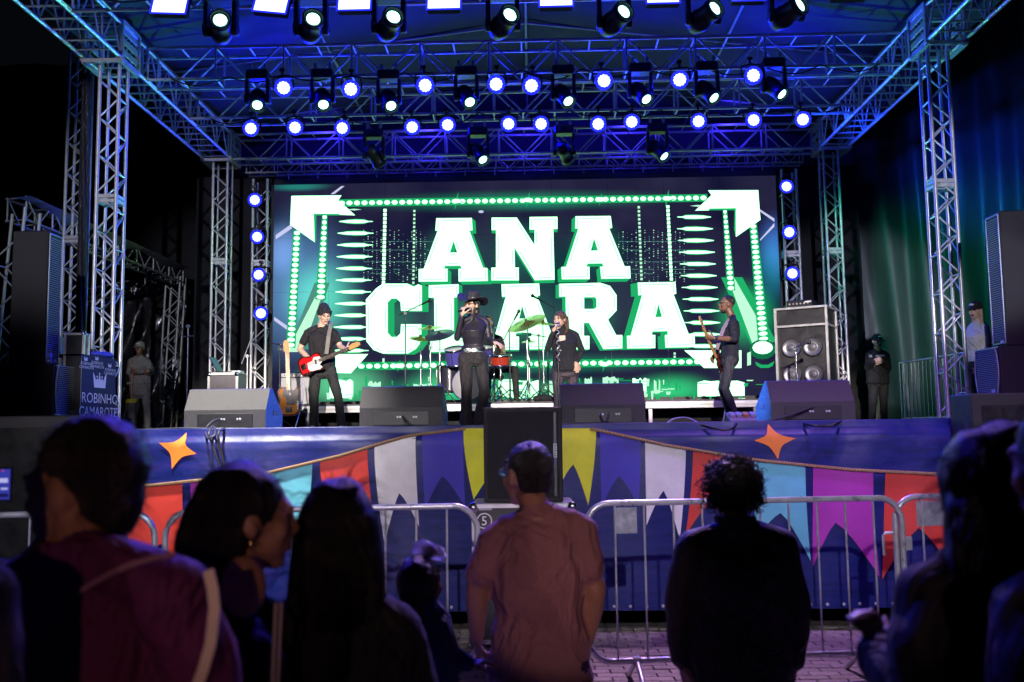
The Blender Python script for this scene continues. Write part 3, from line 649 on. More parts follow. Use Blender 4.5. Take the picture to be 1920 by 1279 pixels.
# reflection band along the bottom of the picture
r1, r2 = MB(), MB()
for k in range(150):
    x = random.uniform(520, 1450); y = random.uniform(706, 748)
    if 690 < x < 760 or 1340 < x < 1400: 
        if random.random() < .5: continue
    ww, hh = random.choice(((3, 9), (6, 14), (14, 2), (26, 1.2), (5, 20), (9, 6)))
    y2 = min(749, y + hh)
    (r1 if random.random() < .45 else r2).add([sp(x, y, 2 + (k % 5) * .3), sp(x + ww, y, 2 + (k % 5) * .3), sp(x + ww * .8, y2, 2 + (k % 5) * .3), sp(x + 1, y2, 2 + (k % 5) * .3)], [(0, 1, 2, 3)])
for k, (xa, xb, ya, yb) in enumerate([(618, 662, 712, 749), (690, 714, 716, 748), (775, 800, 720, 748), (560, 590, 722, 748), (860, 905, 708, 730), (935, 1010, 712, 748), (1096, 1110, 708, 746), (1186, 1212, 710, 747), (1226, 1238, 712, 740), (1308, 1396, 714, 745), (1030, 1044, 714, 748), (1130, 1160, 706, 722)]):
    n = 7; P = [(xa + (xb - xa) * i / n, ya + random.uniform(-2, 4)) for i in range(n + 1)] + [(xb - (xb - xa) * i / n, yb + random.uniform(-5, 1)) for i in range(n + 1)]
    tess([P], 1 + .1 * (k % 3)).build('reflection_patch', WHT if k in (0, 5, 7, 9) else PAL, wall)
tag(r1.build('reflection', PAL, wall), kind='stuff'); tag(r2.build('reflection', GRN, wall), kind='stuff')
# ================================================================== stage lamps (lit)
LENS = emi('led_lens_blue', (1.3, 1.6, 480), 1.0); LENS2 = emi('beam_lens_cyan', (2.2, 5.5, 5.2), 1.0); STRB = emi('strobe_face', (1.6, 1.8, 45), 1.0)
HALO = emi('halo_blue', (.02, .03, 1), 1.2); LENSOFF = mat('dark_lens', (.01, .012, .015), .1)  # emissive blue stands in for the glow round the lamps
def blue_beam(o, power, col=(.015, .03, 1), ang=50, rot=None, loc=(0, -.1, 0)):
    l = bpy.data.lights.get('beam%d_%d' % (power, ang)) or bpy.data.lights.new('beam%d_%d' % (power, ang), 'SPOT')
    l.energy = power; l.color = col; l.spot_size = math.radians(ang); l.spot_blend = .8; l.shadow_soft_size = .07
    b_ = bpy.data.objects.new('beam', l); COL.objects.link(b_); b_.parent = o; b_.location = loc
    b_.rotation_euler = (V(rot or (0, -1, 0))).to_track_quat('-Z', 'Y').to_euler(); return b_
def make_par():
    o = thing('par_lamp', 'x', 'stage lamp', (0, 0, 0), local=True)
    hs_ = MB().lathe((0, .12, 0), (0, -1, 0), [(0, .03), (.02, .075), (.10, .11), (.19, .118), (.2, .118), (.2, .1), (.185, .1)], 20).build('housing', BLK, o)
    y = MB().path([(.13, .02, 0), (.135, .02, .08), (.12, .02, .16), (0, .02, .175), (-.12, .02, .16), (-.135, .02, .08), (-.13, .02, 0)], .012, 6).tube((0, .02, .175), (0, .02, .25), .016).box((0, .02, .25), (.07, .05, .05), ch=.008)
    y.build('yoke', BLK, o)
    P = [(0, 0)] + [((.077 + .011 * abs(math.cos(t * 6))) * math.cos(t), (.077 + .011 * abs(math.cos(t * 6))) * math.sin(t)) for t in np.linspace(0, 2 * math.pi, 73)[:-1]]
    MB().lathe((0, -.068, 0), (0, -1, 0), [(0, .089), (.014, .092), (.018, .116), (.012, .124), (0, .124)], 28, cap=False).build('halo_ring', HALO, hs_)  # glowing ring added in place of the blue halo round the lens
    MB().add([(x, -.072 - (.006 if i == 0 else 0), z) for i, (x, z) in enumerate(P)], [(0, 1 + i, 1 + (i + 1) % 72) for i in range(72)]).build('lens', LENS, hs_)
    MB().lathe((0, -.079, 0), (0, -1, 0), [(0, .007), (.004, .006), (.004, 0.0001)], 8).build('sensor', BLK, hs_)
    return o
PAR = make_par(); used = set()
def place_par(p, label, tilt, yaw, group, power=26):
    o = PAR if not used else copy_tree(PAR); used.add(1)
    o.location = p; o.rotation_euler = (tilt + random.uniform(-.12, .12), random.uniform(-.1, .1), yaw + random.uniform(-.16, .16)); tag(o, label, None, group)
    return o
ORDN = ['first', 'second', 'third', 'fourth', 'fifth', 'sixth', 'seventh', 'eighth', 'ninth', 'tenth', 'eleventh', 'twelfth']
PARS = []
for i, (x, y) in enumerate([(532, 166), (659, 168), (798, 161), (931, 160), (997, 162), (1131, 154), (1275, 151), (1410, 144)]):
    PARS.append((place_par(at(x, y, 12.62), 'bright blue lamp of the upper lamp row, %s from the left' % ORDN[i], .22, (x - 960) * -.0002, 'blue lamps on the upper row'), i))
for i, (x, y) in enumerate([(472, 243), (554, 240), (644, 241), (774, 240), (839, 236), (953, 234), (1014, 233), (1121, 233), (1184, 230), (1309, 229), (1411, 227), (1504, 225)]):
    PARS.append((place_par(at(x, y, 14.24), 'bright blue lamp of the lower lamp row, %s from the left' % ORDN[i], .2, (x - 960) * -.0002, 'blue lamps on the lower row'), i))
for i, (x, y) in enumerate([(479, 376), (484, 445), (487, 517), (490, 588)]):
    PARS.append((place_par(at(x, y, 16.62), 'blue lamp on the slim tower left of the screen, %s from the top' % ORDN[i], .05, .1, 'blue lamps on the tower left of the screen'), i))
for i, (x, y) in enumerate([(1473, 352), (1478, 436), (1484, 514)]):
    PARS.append((place_par(at(x, y, 16.62), 'blue lamp on the slim tower right of the screen, %s from the top' % ORDN[i], .05, -.1, 'blue lamps on the tower right of the screen'), i))
for o, i in PARS:
    pass

def make_head(d, lit, base=True):
    """hanging moving head, d = direction the head looks (local)"""
    o = thing('moving_head', 'x', 'moving head', (0, 0, 0), local=True); d = V(d).normalized()
    hb = MB().box((0, 0, .06), (.30, .21, .13), ch=.02).box((0, -.108, .06), (.16, .01, .06), ch=.003)
    hb.build('base', BLK, o)
    for sx in (-.1, .1): MB().box((sx, 0, .15), (.035, .05, .07), ch=.006).tube((sx - .02, 0, .2), (sx + .02, 0, .2), .032, n=10).build('clamp', STEEL, o)
    hc = V((0, 0, -.27))
    for sx in (-1, 1):
        MB().box((sx * .145, 0, -.14), (.045, .13, .3), ch=.018).lathe((sx * .12, 0, -.27), (sx, 0, 0), [(0, .07), (.05, .07), (.055, .05)], 14).build('yoke_arm', BLK, o)
    b0 = hc - d * .17
    hd = MB().lathe(b0, d, [(0, .05), (.012, .085), (.1, .112), (.16, .112), (.17, .102), (.28, .1), (.30, .108), (.355, .108), (.355, .09), (.32, .09)], 18).build('head', BLK, o)
    MB().lathe(b0 + d * .337, d, [(0, .066), (.004, .062), (.006, .0001)], 20).build('lens', LENS2 if lit else LENSOFF, hd)
    rim = MB().lathe(b0 + d * .35, d, [(0, .104), (0, .109), (.008, .110), (.012, .106), (.012, .092), (0, .090), (0, .104)], 20, cap=False).build('lens_ring', mat('satin_black_metal', (.08, .09, .1), .3, .5), hd)
    return o
G1 = 'moving heads hanging on the upper row'
for i, (x, y) in enumerate([(482, 197), (606, 196), (733, 198), (881, 191), (1066, 189), (1213, 185), (1340, 182), (1468, 175)]):
    d = V((.16 + .34 * i / 7, -.62 + .15 * i / 7, -.72)).normalized(); o = make_head(d, True)
    lp = V((0, 0, -.27)) + d * .17; o.location = at(x, y, 12.5) - lp; o.location.y = 12.62; tag(o, 'black moving head with lit lens on the upper row, %s from the left' % ORDN[i], None, G1)
for x, y, lit, d, lb in ((708, 262, False, (.5, .5, -.8), 'dark unlit moving head on the lower row, left of the lit one'), (905, 261, True, (.42, -.45, -.7), 'lit moving head on the lower row above the letter A'), (1066, 258, False, (.35, .75, -.5), 'dark moving head on the lower row turned away from the crowd'), (1246, 256, True, (.5, -.42, -.7), 'lit moving head on the lower row, right of the one turned away')):
    o = make_head(d, lit); lp = V((0, 0, -.27)) + V(d).normalized() * .17; o.location = at(x, y, 14.1) - lp; o.location.y = 14.25; o.location.z = 6.22; tag(o, lb, None, 'moving heads hanging on the lower row')
for i, (x, y) in enumerate([(413, 34), (587, 32), (737, 28), (955, 24), (1168, 18), (1338, 12), (1497, 6)]):
    d = V((.22 + .4 * i / 6, -.8, .12 + .12 * i / 6)).normalized(); o = make_head(d, True); lp = V((0, 0, -.27)) + d * .17
    o.location = at(x, y, 10.05) - lp; tag(o, 'large moving head of the top row between the strobe panels, %s from the left' % ORDN[i], None, 'moving heads of the top row')
    o.scale = (1.12, 1.12, 1.12); o.location = o.location + V((0, 0, .0))
for i, (xa, xb, yb) in enumerate([(285, 347, 25), (478, 537, 23), (634, 693, 19), (802, 862, 17), (1013, 1073, 12), (1214, 1273, 6), (1374, 1433, 1), (1560, 1624, -4)]):
    p, q = at(xa, yb, 10.0), at(xb, yb, 10.0); wd = (q - p).length; c = (p + q) / 2 + V((0, .04, .15))
    o = thing('strobe_panel', 'glaring white strobe panel of the top row, %s from the left' % ORDN[i], 'strobe lamp', tuple(c), 'strobe panels of the top row', local=True)
    tl = Matrix.Rotation(-.28, 3, 'X')
    MB().box((0, .05, 0), (wd + .03, .1, .33), tl, .012).build('housing', BLK, o)
    MB().sheet([[tl @ V((a, -.002, b_)) for a in (-wd / 2, wd / 2)] for b_ in (-.15, .15)]).build('lit_face', STRB, o)
    for a, b_, c_, d_ in ((-1, 0, .02, .33), (1, 0, .02, .33), (0, -1, wd + .04, .02)):
        MB().box(tl @ V((a * (wd / 2 + .012), -.006, b_ * .162)), (c_, .012, d_), tl, .003).build('halo_edge', HALO, o)  # glowing strips added in place of the halo round the panel
    br = MB().path([(-wd / 2 - .03, .05, 0), (-wd / 2 - .03, .05, .22), (wd / 2 + .03, .05, .22), (wd / 2 + .03, .05, 0)], .012, 6); br.build('bracket', BLK, o)

    o.rotation_euler = (0, [.05, .12, 0, 0, 0, 0, 0, 0][i], 0)

# power cables sagging along the trusses
for y_, z_, n_, lb in ((12.62, 6.60, 12, 'black power cable sagging between the lamps of the upper row'), (14.24, 6.58, 14, 'black power cable sagging between the lamps of the lower row'), (10.12, 6.62, 9, 'black power cable sagging between the strobe panels of the top row')):
    P = []
    for k in range(n_ * 6 + 1):
        q_ = k / 6 % 1; P.append(V((-4.9 + 9.7 * k / (n_ * 6), y_ + .03 * math.sin(k), z_ - (.10 + .07 * noise.noise(V((k // 6, y_, 0)))) * 4 * q_ * (1 - q_))))
    tag(MB().path(P, .011, 5).build('power_cable', CABLE, None, tuple(P[0]), tuple(P[0])), lb, 'cable', 'power cables along the trusses')
# stage smoke: an even, thin air round the whole place
HZ = bpy.data.materials.new('stage_smoke'); HZ.use_nodes = True; nt = HZ.node_tree; nt.nodes.remove(nt.nodes['Principled BSDF'])
pv = nt.nodes.new('ShaderNodeVolumePrincipled'); pv.inputs['Density'].default_value = HAZE; pv.inputs['Color'].default_value = (.9, .92, 1, 1); pv.inputs['Anisotropy'].default_value = .5
nt.links.new(pv.outputs[0], nt.nodes['Material Output'].inputs['Volume'])
if HAZE: tag(MB().box((0, 9, 5), (70, 60, 12.2)).build('haze', HZ), kind='stuff')
# ================================================================== equipment on and in front of the stage
def text(name, s, m, parent, o, e1, e2, size, wscale=1., align='CENTER', depth=0.0):
    """flat lettering: o origin of the line, e1 reading direction, e2 up (world vectors)"""
    c = bpy.data.curves.new('t', 'FONT'); c.body = s; c.size = size; c.align_x = align; c.resolution_u = 3
    tmp = bpy.data.objects.new('t', c); COL.objects.link(tmp); me = bpy.data.meshes.new_from_object(tmp); bpy.data.objects.remove(tmp)
    o, e1, e2 = V(o), V(e1).normalized(), V(e2).normalized(); og = ORG.get(parent.name, V())
    for v in me.vertices: v.co = o + e1 * (v.co.x * wscale) + e2 * v.co.y - og
    me.materials.clear(); me.materials.append(m); me.name = name
    ob = bpy.data.objects.new(name, me); COL.objects.link(ob); ob.parent = parent; return ob
PRINTW = mat('white_print', (.78, .78, .82), .6)
RZ = lambda a: Matrix.Rotation(a, 3, 'Z')
# wedge monitors
def wedge(px0, px1, Y, label):
    p, q = at(px0, 800, Y), at(px1, 800, Y); w_ = q.x - p.x
    t = thing('wedge_monitor', label, 'stage monitor', ((p.x + q.x) / 2, Y, FLOOR), 'wedge monitors along the stage edge', local=True)
    prof = [(0, .012), (0, .185), (.13, .375), (.20, .385), (.58, .16), (.58, .012)]
    MB().prism([(-w_ / 2, y, z) for y, z in prof], (w_, 0, 0)).build('cabinet', WEDGE, t)
    cp_ = MB().box((.0, -.004, .09), (w_ * .68, .008, .125), ch=.003).build('connector_panel', BLK, t)
    for x in (-.16, -.13, .02, .05): MB().lathe((x * .8 + .1, -.008, .10), (0, -1, 0), [(0, .010), (.006, .010), (.006, .006)], 8).build('socket', STEEL, cp_)
    nrm = V((0, .225, .38)).normalized(); a = V((0, .20, .385)); b_ = V((0, .58, .16))
    MB().add([V((sx * w_ * .46, a.y + (b_.y - a.y) * k, a.z + (b_.z - a.z) * k)) + nrm * .006 for sx, k in ((-1, .06), (1, .06), (1, .94), (-1, .94))], [(0, 1, 2, 3)]).build('grille', GRILL, t)
    for sx in (-1, 1):
        MB().box((sx * (w_ / 2 + .002), .33, .16), (.006, .17, .05), ch=.002).build('handle', BLK, t)
        for y, z in ((.05, .05), (.5, .05), (.3, .25)): MB().lathe((sx * (w_ / 2), y, z), (sx, 0, 0), [(0, .008), (.004, .006)], 6).build('screw', STEEL, t)
    for x in (-.3, .3):
        for y in (.06, .5): MB().lathe((x * w_ / .74, y, 0), (0, 0, 1), [(0, .02), (.012, .022)], 8).build('foot', BLK, t)
    return t
wedge(345, 498, 8.5, 'wedge monitor with pale lit back at the left end of the stage edge'); wedge(674, 829, 8.5, 'grey wedge monitor to the left of the singer in the hat')
wedge(1052, 1211, 8.5, 'violet lit wedge monitor in front of the backing singer'); wedge(1447, 1605, 8.5, 'violet lit wedge monitor in front of the bass speaker case')
def cable(label, pts, r=.011, m=None, wig=.01, group='cables lying along the stage edge', name='cable'):
    P = [V(p) for p in pts]; out = []
    for i in range(len(P) - 1):
        p0, p1, p2, p3 = P[max(i - 1, 0)], P[i], P[i + 1], P[min(i + 2, len(P) - 1)]
        for k in range(8):
            t = k / 8; out.append(.5 * ((2 * p1) + (p2 - p0) * t + (2 * p0 - 5 * p1 + 4 * p2 - p3) * t * t + (3 * p1 - p0 - 3 * p2 + p3) * t ** 3))
    out.append(P[-1])
    return single(name, MB().path(out, r, 6), m or CABLE, label, 'cable', tuple(P[0]), group)
BLUEC = mat('grey_cable', (.035, .035, .05), .45)
cable('cable looping out of the back of the pale wedge monitor at the left', [at(412, 786, 8.46), at(398, 791, 8.3), at(386, 805, 8.2), at(390, 822, 7.98), at(403, 815, 7.98), at(400, 800, 8.1), at(392, 812, 7.98), at(400, 840, 7.98), at(412, 872, 7.99), at(424, 915, 7.99)], .010, BLUEC)
cable('black cable hanging over the banner below the pale wedge monitor', [at(425, 803, 8.4), at(418, 805, 8.1), at(410, 812, 7.98), at(411, 835, 7.98), at(420, 870, 7.99), at(423, 930, 7.99)], .011)
cable('black power lead on the back of the grey wedge left of the singer', [at(756, 782, 8.46), at(762, 790, 8.38), at(775, 799, 8.36), at(800, 802, 8.3), at(822, 801, 8.3)], .012)
cable('small hooped lead on the violet wedge in front of the backing singer', [at(1126, 776, 8.46), at(1129, 785, 8.4), at(1134, 790, 8.38), at(1139, 785, 8.4), at(1142, 775, 8.46)], .008, BLUEC)
cable('long black cable lying along the stage edge right of the backing singer', [at(1080, 800, 8.3), at(1200, 797, 8.25), at(1300, 795, 8.2), at(1352, 806, 8.03), at(1372, 803, 8.03), at(1390, 792, 8.2), at(1450, 788, 8.3), at(1525, 763, 8.45)], .010)
cable('black cable drooping over the edge below the right wedge monitor', [at(1490, 790, 8.35), at(1520, 797, 8.03), at(1550, 799, 8.03), at(1570, 793, 8.05), at(1580, 787, 8.3)], .011)
cable('thin pale cable along the left stage edge', [at(250, 806, 8.3), at(330, 803, 8.25), at(380, 803, 8.25), at(440, 803, 8.25), at(520, 805, 8.28)], .007, BLUEC)

# front fill speaker on its numbered road case
FFX0, FFX1 = at(907, 900, 7.2).x, at(1056, 900, 7.2).x; fx_ = (FFX0 + FFX1) / 2; fw = FFX1 - FFX0
t = thing('road_case', 'black road case with aluminium edges and a circled number 5, behind the barrier', 'flight case', (fx_ - .01, 7.5, 0))
cw, ch_, cdp, ctop = .76, 1.02, .6, 1.135; cx, cy = fx_ - .01, 7.5
MB().box((cx, cy, ctop - ch_ / 2), (cw - .03, cdp - .03, ch_ - .03)).build('case_body', mat('black_laminate', (.02, .02, .024), .4, nz=.2), t)
CE = MB()
for sx in (-1, 1):
    for sy in (-1, 1): CE.box((cx + sx * (cw / 2 - .014), cy + sy * (cdp / 2 - .014), ctop - ch_ / 2), (.03, .03, ch_), ch=.003)
    for zc in (ctop - .015, ctop - ch_ + .015): CE.box((cx + sx * (cw / 2 - .0135), cy, zc), (.029, cdp - .06, .028)); CE.box((cx, cy + sx * (cdp / 2 - .0135), zc), (cw - .06, .029, .028))
CE.build('edge_profile', ALU, t)
MB().box((cx, cy, ctop + .004), (cw - .02, cdp - .02, .006)).build('lid', mat('grey_lid', (.22, .21, .25), .4, nz=.15), t)
for sx in (-1, 1):
    for zc in (ctop - .03, ctop - ch_ + .03): MB().ell((cx + sx * (cw / 2 - .01), cy - cdp / 2 + .01, zc), (.04, .03, .045)).build('ball_corner', CHROME, t)
for zc in (ctop - .62, ctop - .80): MB().box((cx - cw / 2 + .06, cy - cdp / 2 - .004, zc), (.07, .012, .08), ch=.003).build('latch', STEEL, t)
for sx in (-1, 1):
    for sy in (-1, 1): MB().tube((cx + sx * .28, cy + sy * .2, .055), (cx + sx * .28 + .03, cy + sy * .2, .055), .055, n=12).build('castor', BLK, t)
nx, nz_ = at(908, 977, cy - cdp / 2).x, at(908, 977, cy - cdp / 2).z; fy = cy - cdp / 2 + .012
rg = MB(); n = 28
rg.add([(nx + r * math.cos(a), fy, nz_ + r * math.sin(a)) for r in (.050, .058) for a in np.linspace(0, 2 * math.pi, n + 1)[:-1]], [(i, (i + 1) % n, n + (i + 1) % n, n + i) for i in range(n)])
rg.build('number_ring', PRINTW, t)
text('number', '5', PRINTW, t, (nx, fy, nz_ - .032), X, Z, .095)
MB().box((at(910, 953, fy).x, fy - .002, at(910, 953, fy).z), (.095, .004, .03)).build('label_plate', mat('label_grey', (.35, .34, .42), .5), t)
t = thing('speaker', 'black front fill speaker standing on the road case at the middle of the stage front', 'speaker', (fx_, 7.55, ctop + .008))
stp = at(980, 763, 7.22).z; hh = stp - ctop - .008
MB().box((fx_, 7.55, ctop + .008 + hh / 2), (fw, .62, hh), ch=.008).build('cabinet', BOX, t)
MB().box((fx_ + .0, 7.236, ctop + .008 + hh / 2), (fw - .05, .012, hh - .06), ch=.003).build('grille', mat('speaker_grille', (.014, .014, .016), .55, nz=.3, nscale=200, bump=.5, bscale=300), t)
gx = at(1041, 845, 7.22)
MB().box((gx.x, 7.226, ctop + .008 + hh / 2), (.022, .008, hh - .09), ch=.002).build('grille_rib', mat('rib_grey', (.09, .09, .10), .4), t)
MB().box((gx.x, 7.221, gx.z), (.026, .005, .105)).build('badge', mat('badge_silver', (.42, .45, .5), .35, .3), t)
for k in range(5): MB().box((gx.x, 7.2175, gx.z - .038 + k * .019), (.012, .002, .010 - .002 * (k % 2))).build('badge_mark', BLK, t)

# crowd barriers
BAR = mat('galvanised_tube', (.50, .50, .54), .34, .45, nz=.2, nscale=12)
def barrier(x0, y0, x1, y1, label, plate=None, hook=True):
    p0, p1 = V((x0, y0, 0)), V((x1, y1, 0)); d = (p1 - p0); L_ = d.length; d.normalize(); q = Matrix((d, Z.cross(d), Z)).transposed()
    t = thing('crowd_barrier', label, 'barrier', (x0, y0, 0), 'crowd barriers in a row before the stage'); P = lambda s, z, y=0: p0 + d * s + Z * z + Z.cross(d) * y
    zt, zb, r = 1.19, .17, .16; pts = []
    for cx_, cz, a0 in ((L_ - r, zt - r, 90), (L_ - r, zb + r, 0), (r, zb + r, -90), (r, zt - r, -180)):
        for k in range(7): a = math.radians(a0 - 90 * k / 6); pts.append(P(cx_ + r * math.cos(a), cz + r * math.sin(a)))
    pts.append(pts[0] + (pts[1] - pts[0]) * .3); MB().path(pts, .0205, 10).build('frame_tube', BAR, t)
    n = int(L_ / .186)
    for k in range(1, n): rod('upright_bar', P(L_ * k / n, zb), P(L_ * k / n, zt), .0075, BAR, t, 8)
    for s in (.32, L_ - .32):
        MB().path([P(s, 0.012, -.26), P(s, .05, -.2), P(s, zb - .01, -.03), P(s, zb - .01, .03), P(s, .05, .2), P(s, .012, .26)], .017, 8).build('foot', BAR, t)
        MB().box(P(s, zb), (.05, .06, .05), q, .004).build('foot_clamp', BAR, t)
    if hook:
        MB().path([P(0, .95), P(-.07, .95), P(-.09, .93), P(-.09, .80)], .010, 8).build('hook', BAR, t); MB().path([P(0, .30), P(-.05, .30), P(-.07, .28), P(-.07, .18)], .010, 8).build('hook', BAR, t)
        MB().box(P(L_ + .03, .88), (.06, .03, .09), q, .003).build('hook_eye', BAR, t)
    if plate: MB().box(P(plate[0], zt - .115), (plate[1], .004, .17), q).build('sign_plate', mat('worn_plate', (.36, .36, .42), .45, .2, nz=.45, nscale=16), t)
    return t
bl, br_ = at(1098, 1000, 6.38), at(1692, 1000, 6.62)
barrier(bl.x, 6.38, br_.x, 6.62, 'steel crowd barrier behind the curly haired person, worn plate at its left end', (.27, .15))
barrier(br_.x + .06 - .09, 6.66, br_.x + 2.1, 6.86, 'steel crowd barrier at the far right with a worn plate below its rail', (.25, .19))
a_, b2 = at(895, 1000, 6.34), at(310, 1000, 6.12)
barrier(b2.x, 6.12, a_.x, 6.34, 'steel crowd barrier behind the child with the white bow')
barrier(b2.x - 2.17, 5.9, b2.x - .06, 6.10, 'steel crowd barrier at the left behind the man in the violet shirt')

# ---------------- side fills and sub stacks
GRB = mat('grille_slat', (.40, .46, .50), .4, .3); 
def slat_box(name, label, cat, loc, w_, d_, h_, rz, nsl, bulge=0, group=None):
    """speaker with a louvred front (local -Y)"""
    t = thing(name, label, cat, loc, group, local=True)
    MB().box((0, 0, h_ / 2), (w_, d_, h_), ch=.012).build('cabinet', BOX, t)
    MB().box((0, -d_ / 2 - .004, h_ / 2), (w_ * .9, .008, h_ * .95)).build('grille_back', GRILL, t)
    fr_ = MB()
    for sx in (-1, 1):
        pts = [(sx * (w_ * .46 - (bulge * abs(2 * k / 8 - 1) ** 2)), -d_ / 2 - .014, .03 * h_ + .94 * h_ * k / 8) for k in range(9)]; fr_.path(pts, .008, 6)
    fr_.box((0, -d_ / 2 - .012, h_ * .975), (w_ * .92, .014, .014)).box((0, -d_ / 2 - .012, h_ * .025), (w_ * .92, .014, .014)); fr_.build('grille_frame', GRB, t)
    for k in range(nsl):
        z = h_ * (.045 + .91 * (k + .5) / nsl)
        MB_ = TUBES.get((name, w_))
        if MB_ is None: MB_ = TUBES[(name, w_)] = MB().box((0, 0, 0), (w_ * .88 - bulge, .016, h_ * .91 / nsl * .38), Matrix.Rotation(.5, 3, 'X')).mesh('louvre', GRB)
        o = bpy.data.objects.new('louvre', MB_); COL.objects.link(o); o.parent = t; o.location = (0, -d_ / 2 - .012, z)
    MB().box((w_ * .22, -d_ / 2 - .016, .05), (.07, .006, .035)).build('badge', PRINTW, t)
    t.rotation_euler = (0, 0, rz); return t
SFG = 'side fill speakers at the stage edges'
c = at(86, 560, 10.7); 
zb1 = at(60, 780, 10.7).z; hsub = at(60, 683, 10.7).z - zb1
def put(corner, local): return V((corner.x, corner.y, 0)) - RZ(local[2]) @ V((local[0], local[1], 0))
p = put(at(100, 730, 10.7), (-.30, -.36, 1.57)); slat_box('side_fill_sub', 'side fill bass speaker with the water bottle on it, left of the crown cloth', 'speaker', (p.x, p.y, zb1), .6, .72, hsub, 1.57, 24, .05, SFG)
p2 = put(at(87, 560, 10.75), (-.155, -.21, 1.57)); slat_box('side_fill_column', 'tall column speaker with finely louvred front on the left bass speaker', 'speaker', (p2.x, p2.y, zb1 + hsub + .002), .31, .42, at(87, 432, 10.75).z - zb1 - hsub, 1.57, 56, 0, SFG)
zb2 = at(1850, 742, 10.7).z; hs2 = at(1850, 650, 10.7).z - zb2
p = put(at(1877, 700, 10.6), (.30, -.36, -1.57)); slat_box('side_fill_sub', 'side fill bass speaker in front of the woman in white', 'speaker', (p.x, p.y, zb2), .6, .72, hs2, -1.57, 24, .05, SFG)
p2 = put(at(1884, 560, 10.65), (.155, -.21, -1.57)); slat_box('side_fill_column', 'tall column speaker with finely louvred front at the far right edge', 'speaker', (p2.x, p2.y, zb2 + hs2 + .002), .31, .42, at(1884, 395, 10.65).z - zb2 - hs2, -1.57, 56, 0, SFG)
def plain_box(name, label, cat, c, d, m=BOX, group=None):
    t = thing(name, label, cat, (c[0], c[1], c[2] - d[2] / 2), group); MB().box(c, d, ch=.01).build('cabinet', m, t)
    MB().box((c[0], c[1] - d[1] / 2 - .004, c[2]), (d[0] * .9, .01, d[2] * .9)).build('grille', GRILL, t)
    for sx in (-1, 1): MB().box((c[0] + sx * (d[0] / 2 + .002), c[1], c[2] + .1), (.012, .2, .1), ch=.003).build('handle', BLK, t)
    return t
xr = at(143, 790, 7.6).x; zt_ = at(100, 779, 7.6).z
plain_box('bass_bin', 'black bass speaker stack at the left end of the stage front', 'speaker', (xr - .75, 7.65 + .2, zt_ / 2), (1.5, .4, zt_))
xl = at(1826, 740, 7.6).x; zt_ = at(1860, 737, 7.6).z
plain_box('bass_bin', 'black bass speaker stack at the right end of the stage front', 'speaker', (xl + .75, 7.85, zt_ / 2), (1.5, .4, zt_))
for sx, (xx, yy) in ((-1, (-6.35, 11.0)), (1, (6.05, 10.9))):
    z_ = zb1 if sx < 0 else zb2
    t = thing('speaker_plinth', 'low black plinth under the %s side fill speakers' % ('left' if sx < 0 else 'right'), 'plinth', (xx, yy, FLOOR)); MB().box((xx, yy, (FLOOR + z_) / 2), (1.5, 1.1, z_ - FLOOR), ch=.01).build('plinth_body', BOX, t); MB().box((xx, yy, z_ - .001), (1.46, 1.06, .003)).build('top_carpet', DARKCLOTH, t)
# water bottle
PET = mat('clear_bottle', (.75, .8, .95), .08, trans=.75, spec=.6)
bp_ = at(82, 679, 10.72); t = thing('water_bottle', 'clear plastic water bottle standing on the left bass speaker', 'bottle', (bp_.x, bp_.y + .1, zb1 + hsub))
q = V((bp_.x, bp_.y + .1, zb1 + hsub))
MB().lathe(q, Z, [(0, .036), (.01, .04), (.06, .04), (.075, .036), (.09, .04), (.14, .04), (.18, .028), (.2, .014), (.205, .014)], 14).build('bottle_body', PET, t)
MB().lathe(q + Z * .205, Z, [(0, .016), (.022, .016), (.024, .012)], 12).build('cap', mat('blue_cap', (.1, .15, .6), .4), t)
MB().lathe(q + Z * .085, Z, [(0, .0405), (.05, .0405)], 14, cap=False).build('label_band', mat('bottle_label', (.3, .38, .7), .5, nz=.4, nscale=40), t)

# ---------------- lettered cloth over a table, laptop, upright case
c0, c1 = at(152, 700, 11.05), at(216.5, 700, 11.86); e1 = V((c1.x - c0.x, c1.y - c0.y, 0)); Wc = e1.length; e1.normalize(); nrm = V((e1.y, -e1.x, 0))
ztop = at(160, 664, 11.1).z; zbot = FLOOR + .02
NAVY = mat('navy_cloth', (.012, .016, .075), .75, nz=.2, nscale=6, bump=.2, bscale=30)
t = thing('covered_table', 'table covered with a navy cloth lettered ROBINHO CAMAROTE under a white crown', 'table', (c0.x, c0.y, FLOOR))
def cw_(u, v): return .012 * math.sin(u * 9 + v * 2) * (1 - v) + .008 * noise.noise(V((u * 4, v * 3, 1)))
CP = lambda u, z, l=0: V((c0.x, c0.y, z)) + e1 * u + nrm * (cw_(u, (z - zbot) / (ztop - zbot)) + l)
MB().sheet([[CP(Wc * i / 16, zbot + (ztop - zbot) * j / 14) for i in range(17)] for j in range(15)]).build('cloth_front', NAVY, t)
g = [[V((c0.x, c0.y, ztop)) + e1 * (Wc * i / 6) - nrm * (.55 * j / 4) for i in range(7)] for j in range(5)]; MB().sheet(g).build('cloth_top', NAVY, t)
MB().sheet([[V((c1.x, c1.y, z)) - nrm * (.55 * j / 4) for j in range(5)] for z in (zbot, ztop)]).build('cloth_side', NAVY, t)
ZP = lambda y: at(183, y, 11.45).z
CR = mat('crown_print', (.72, .72, .85), .6)
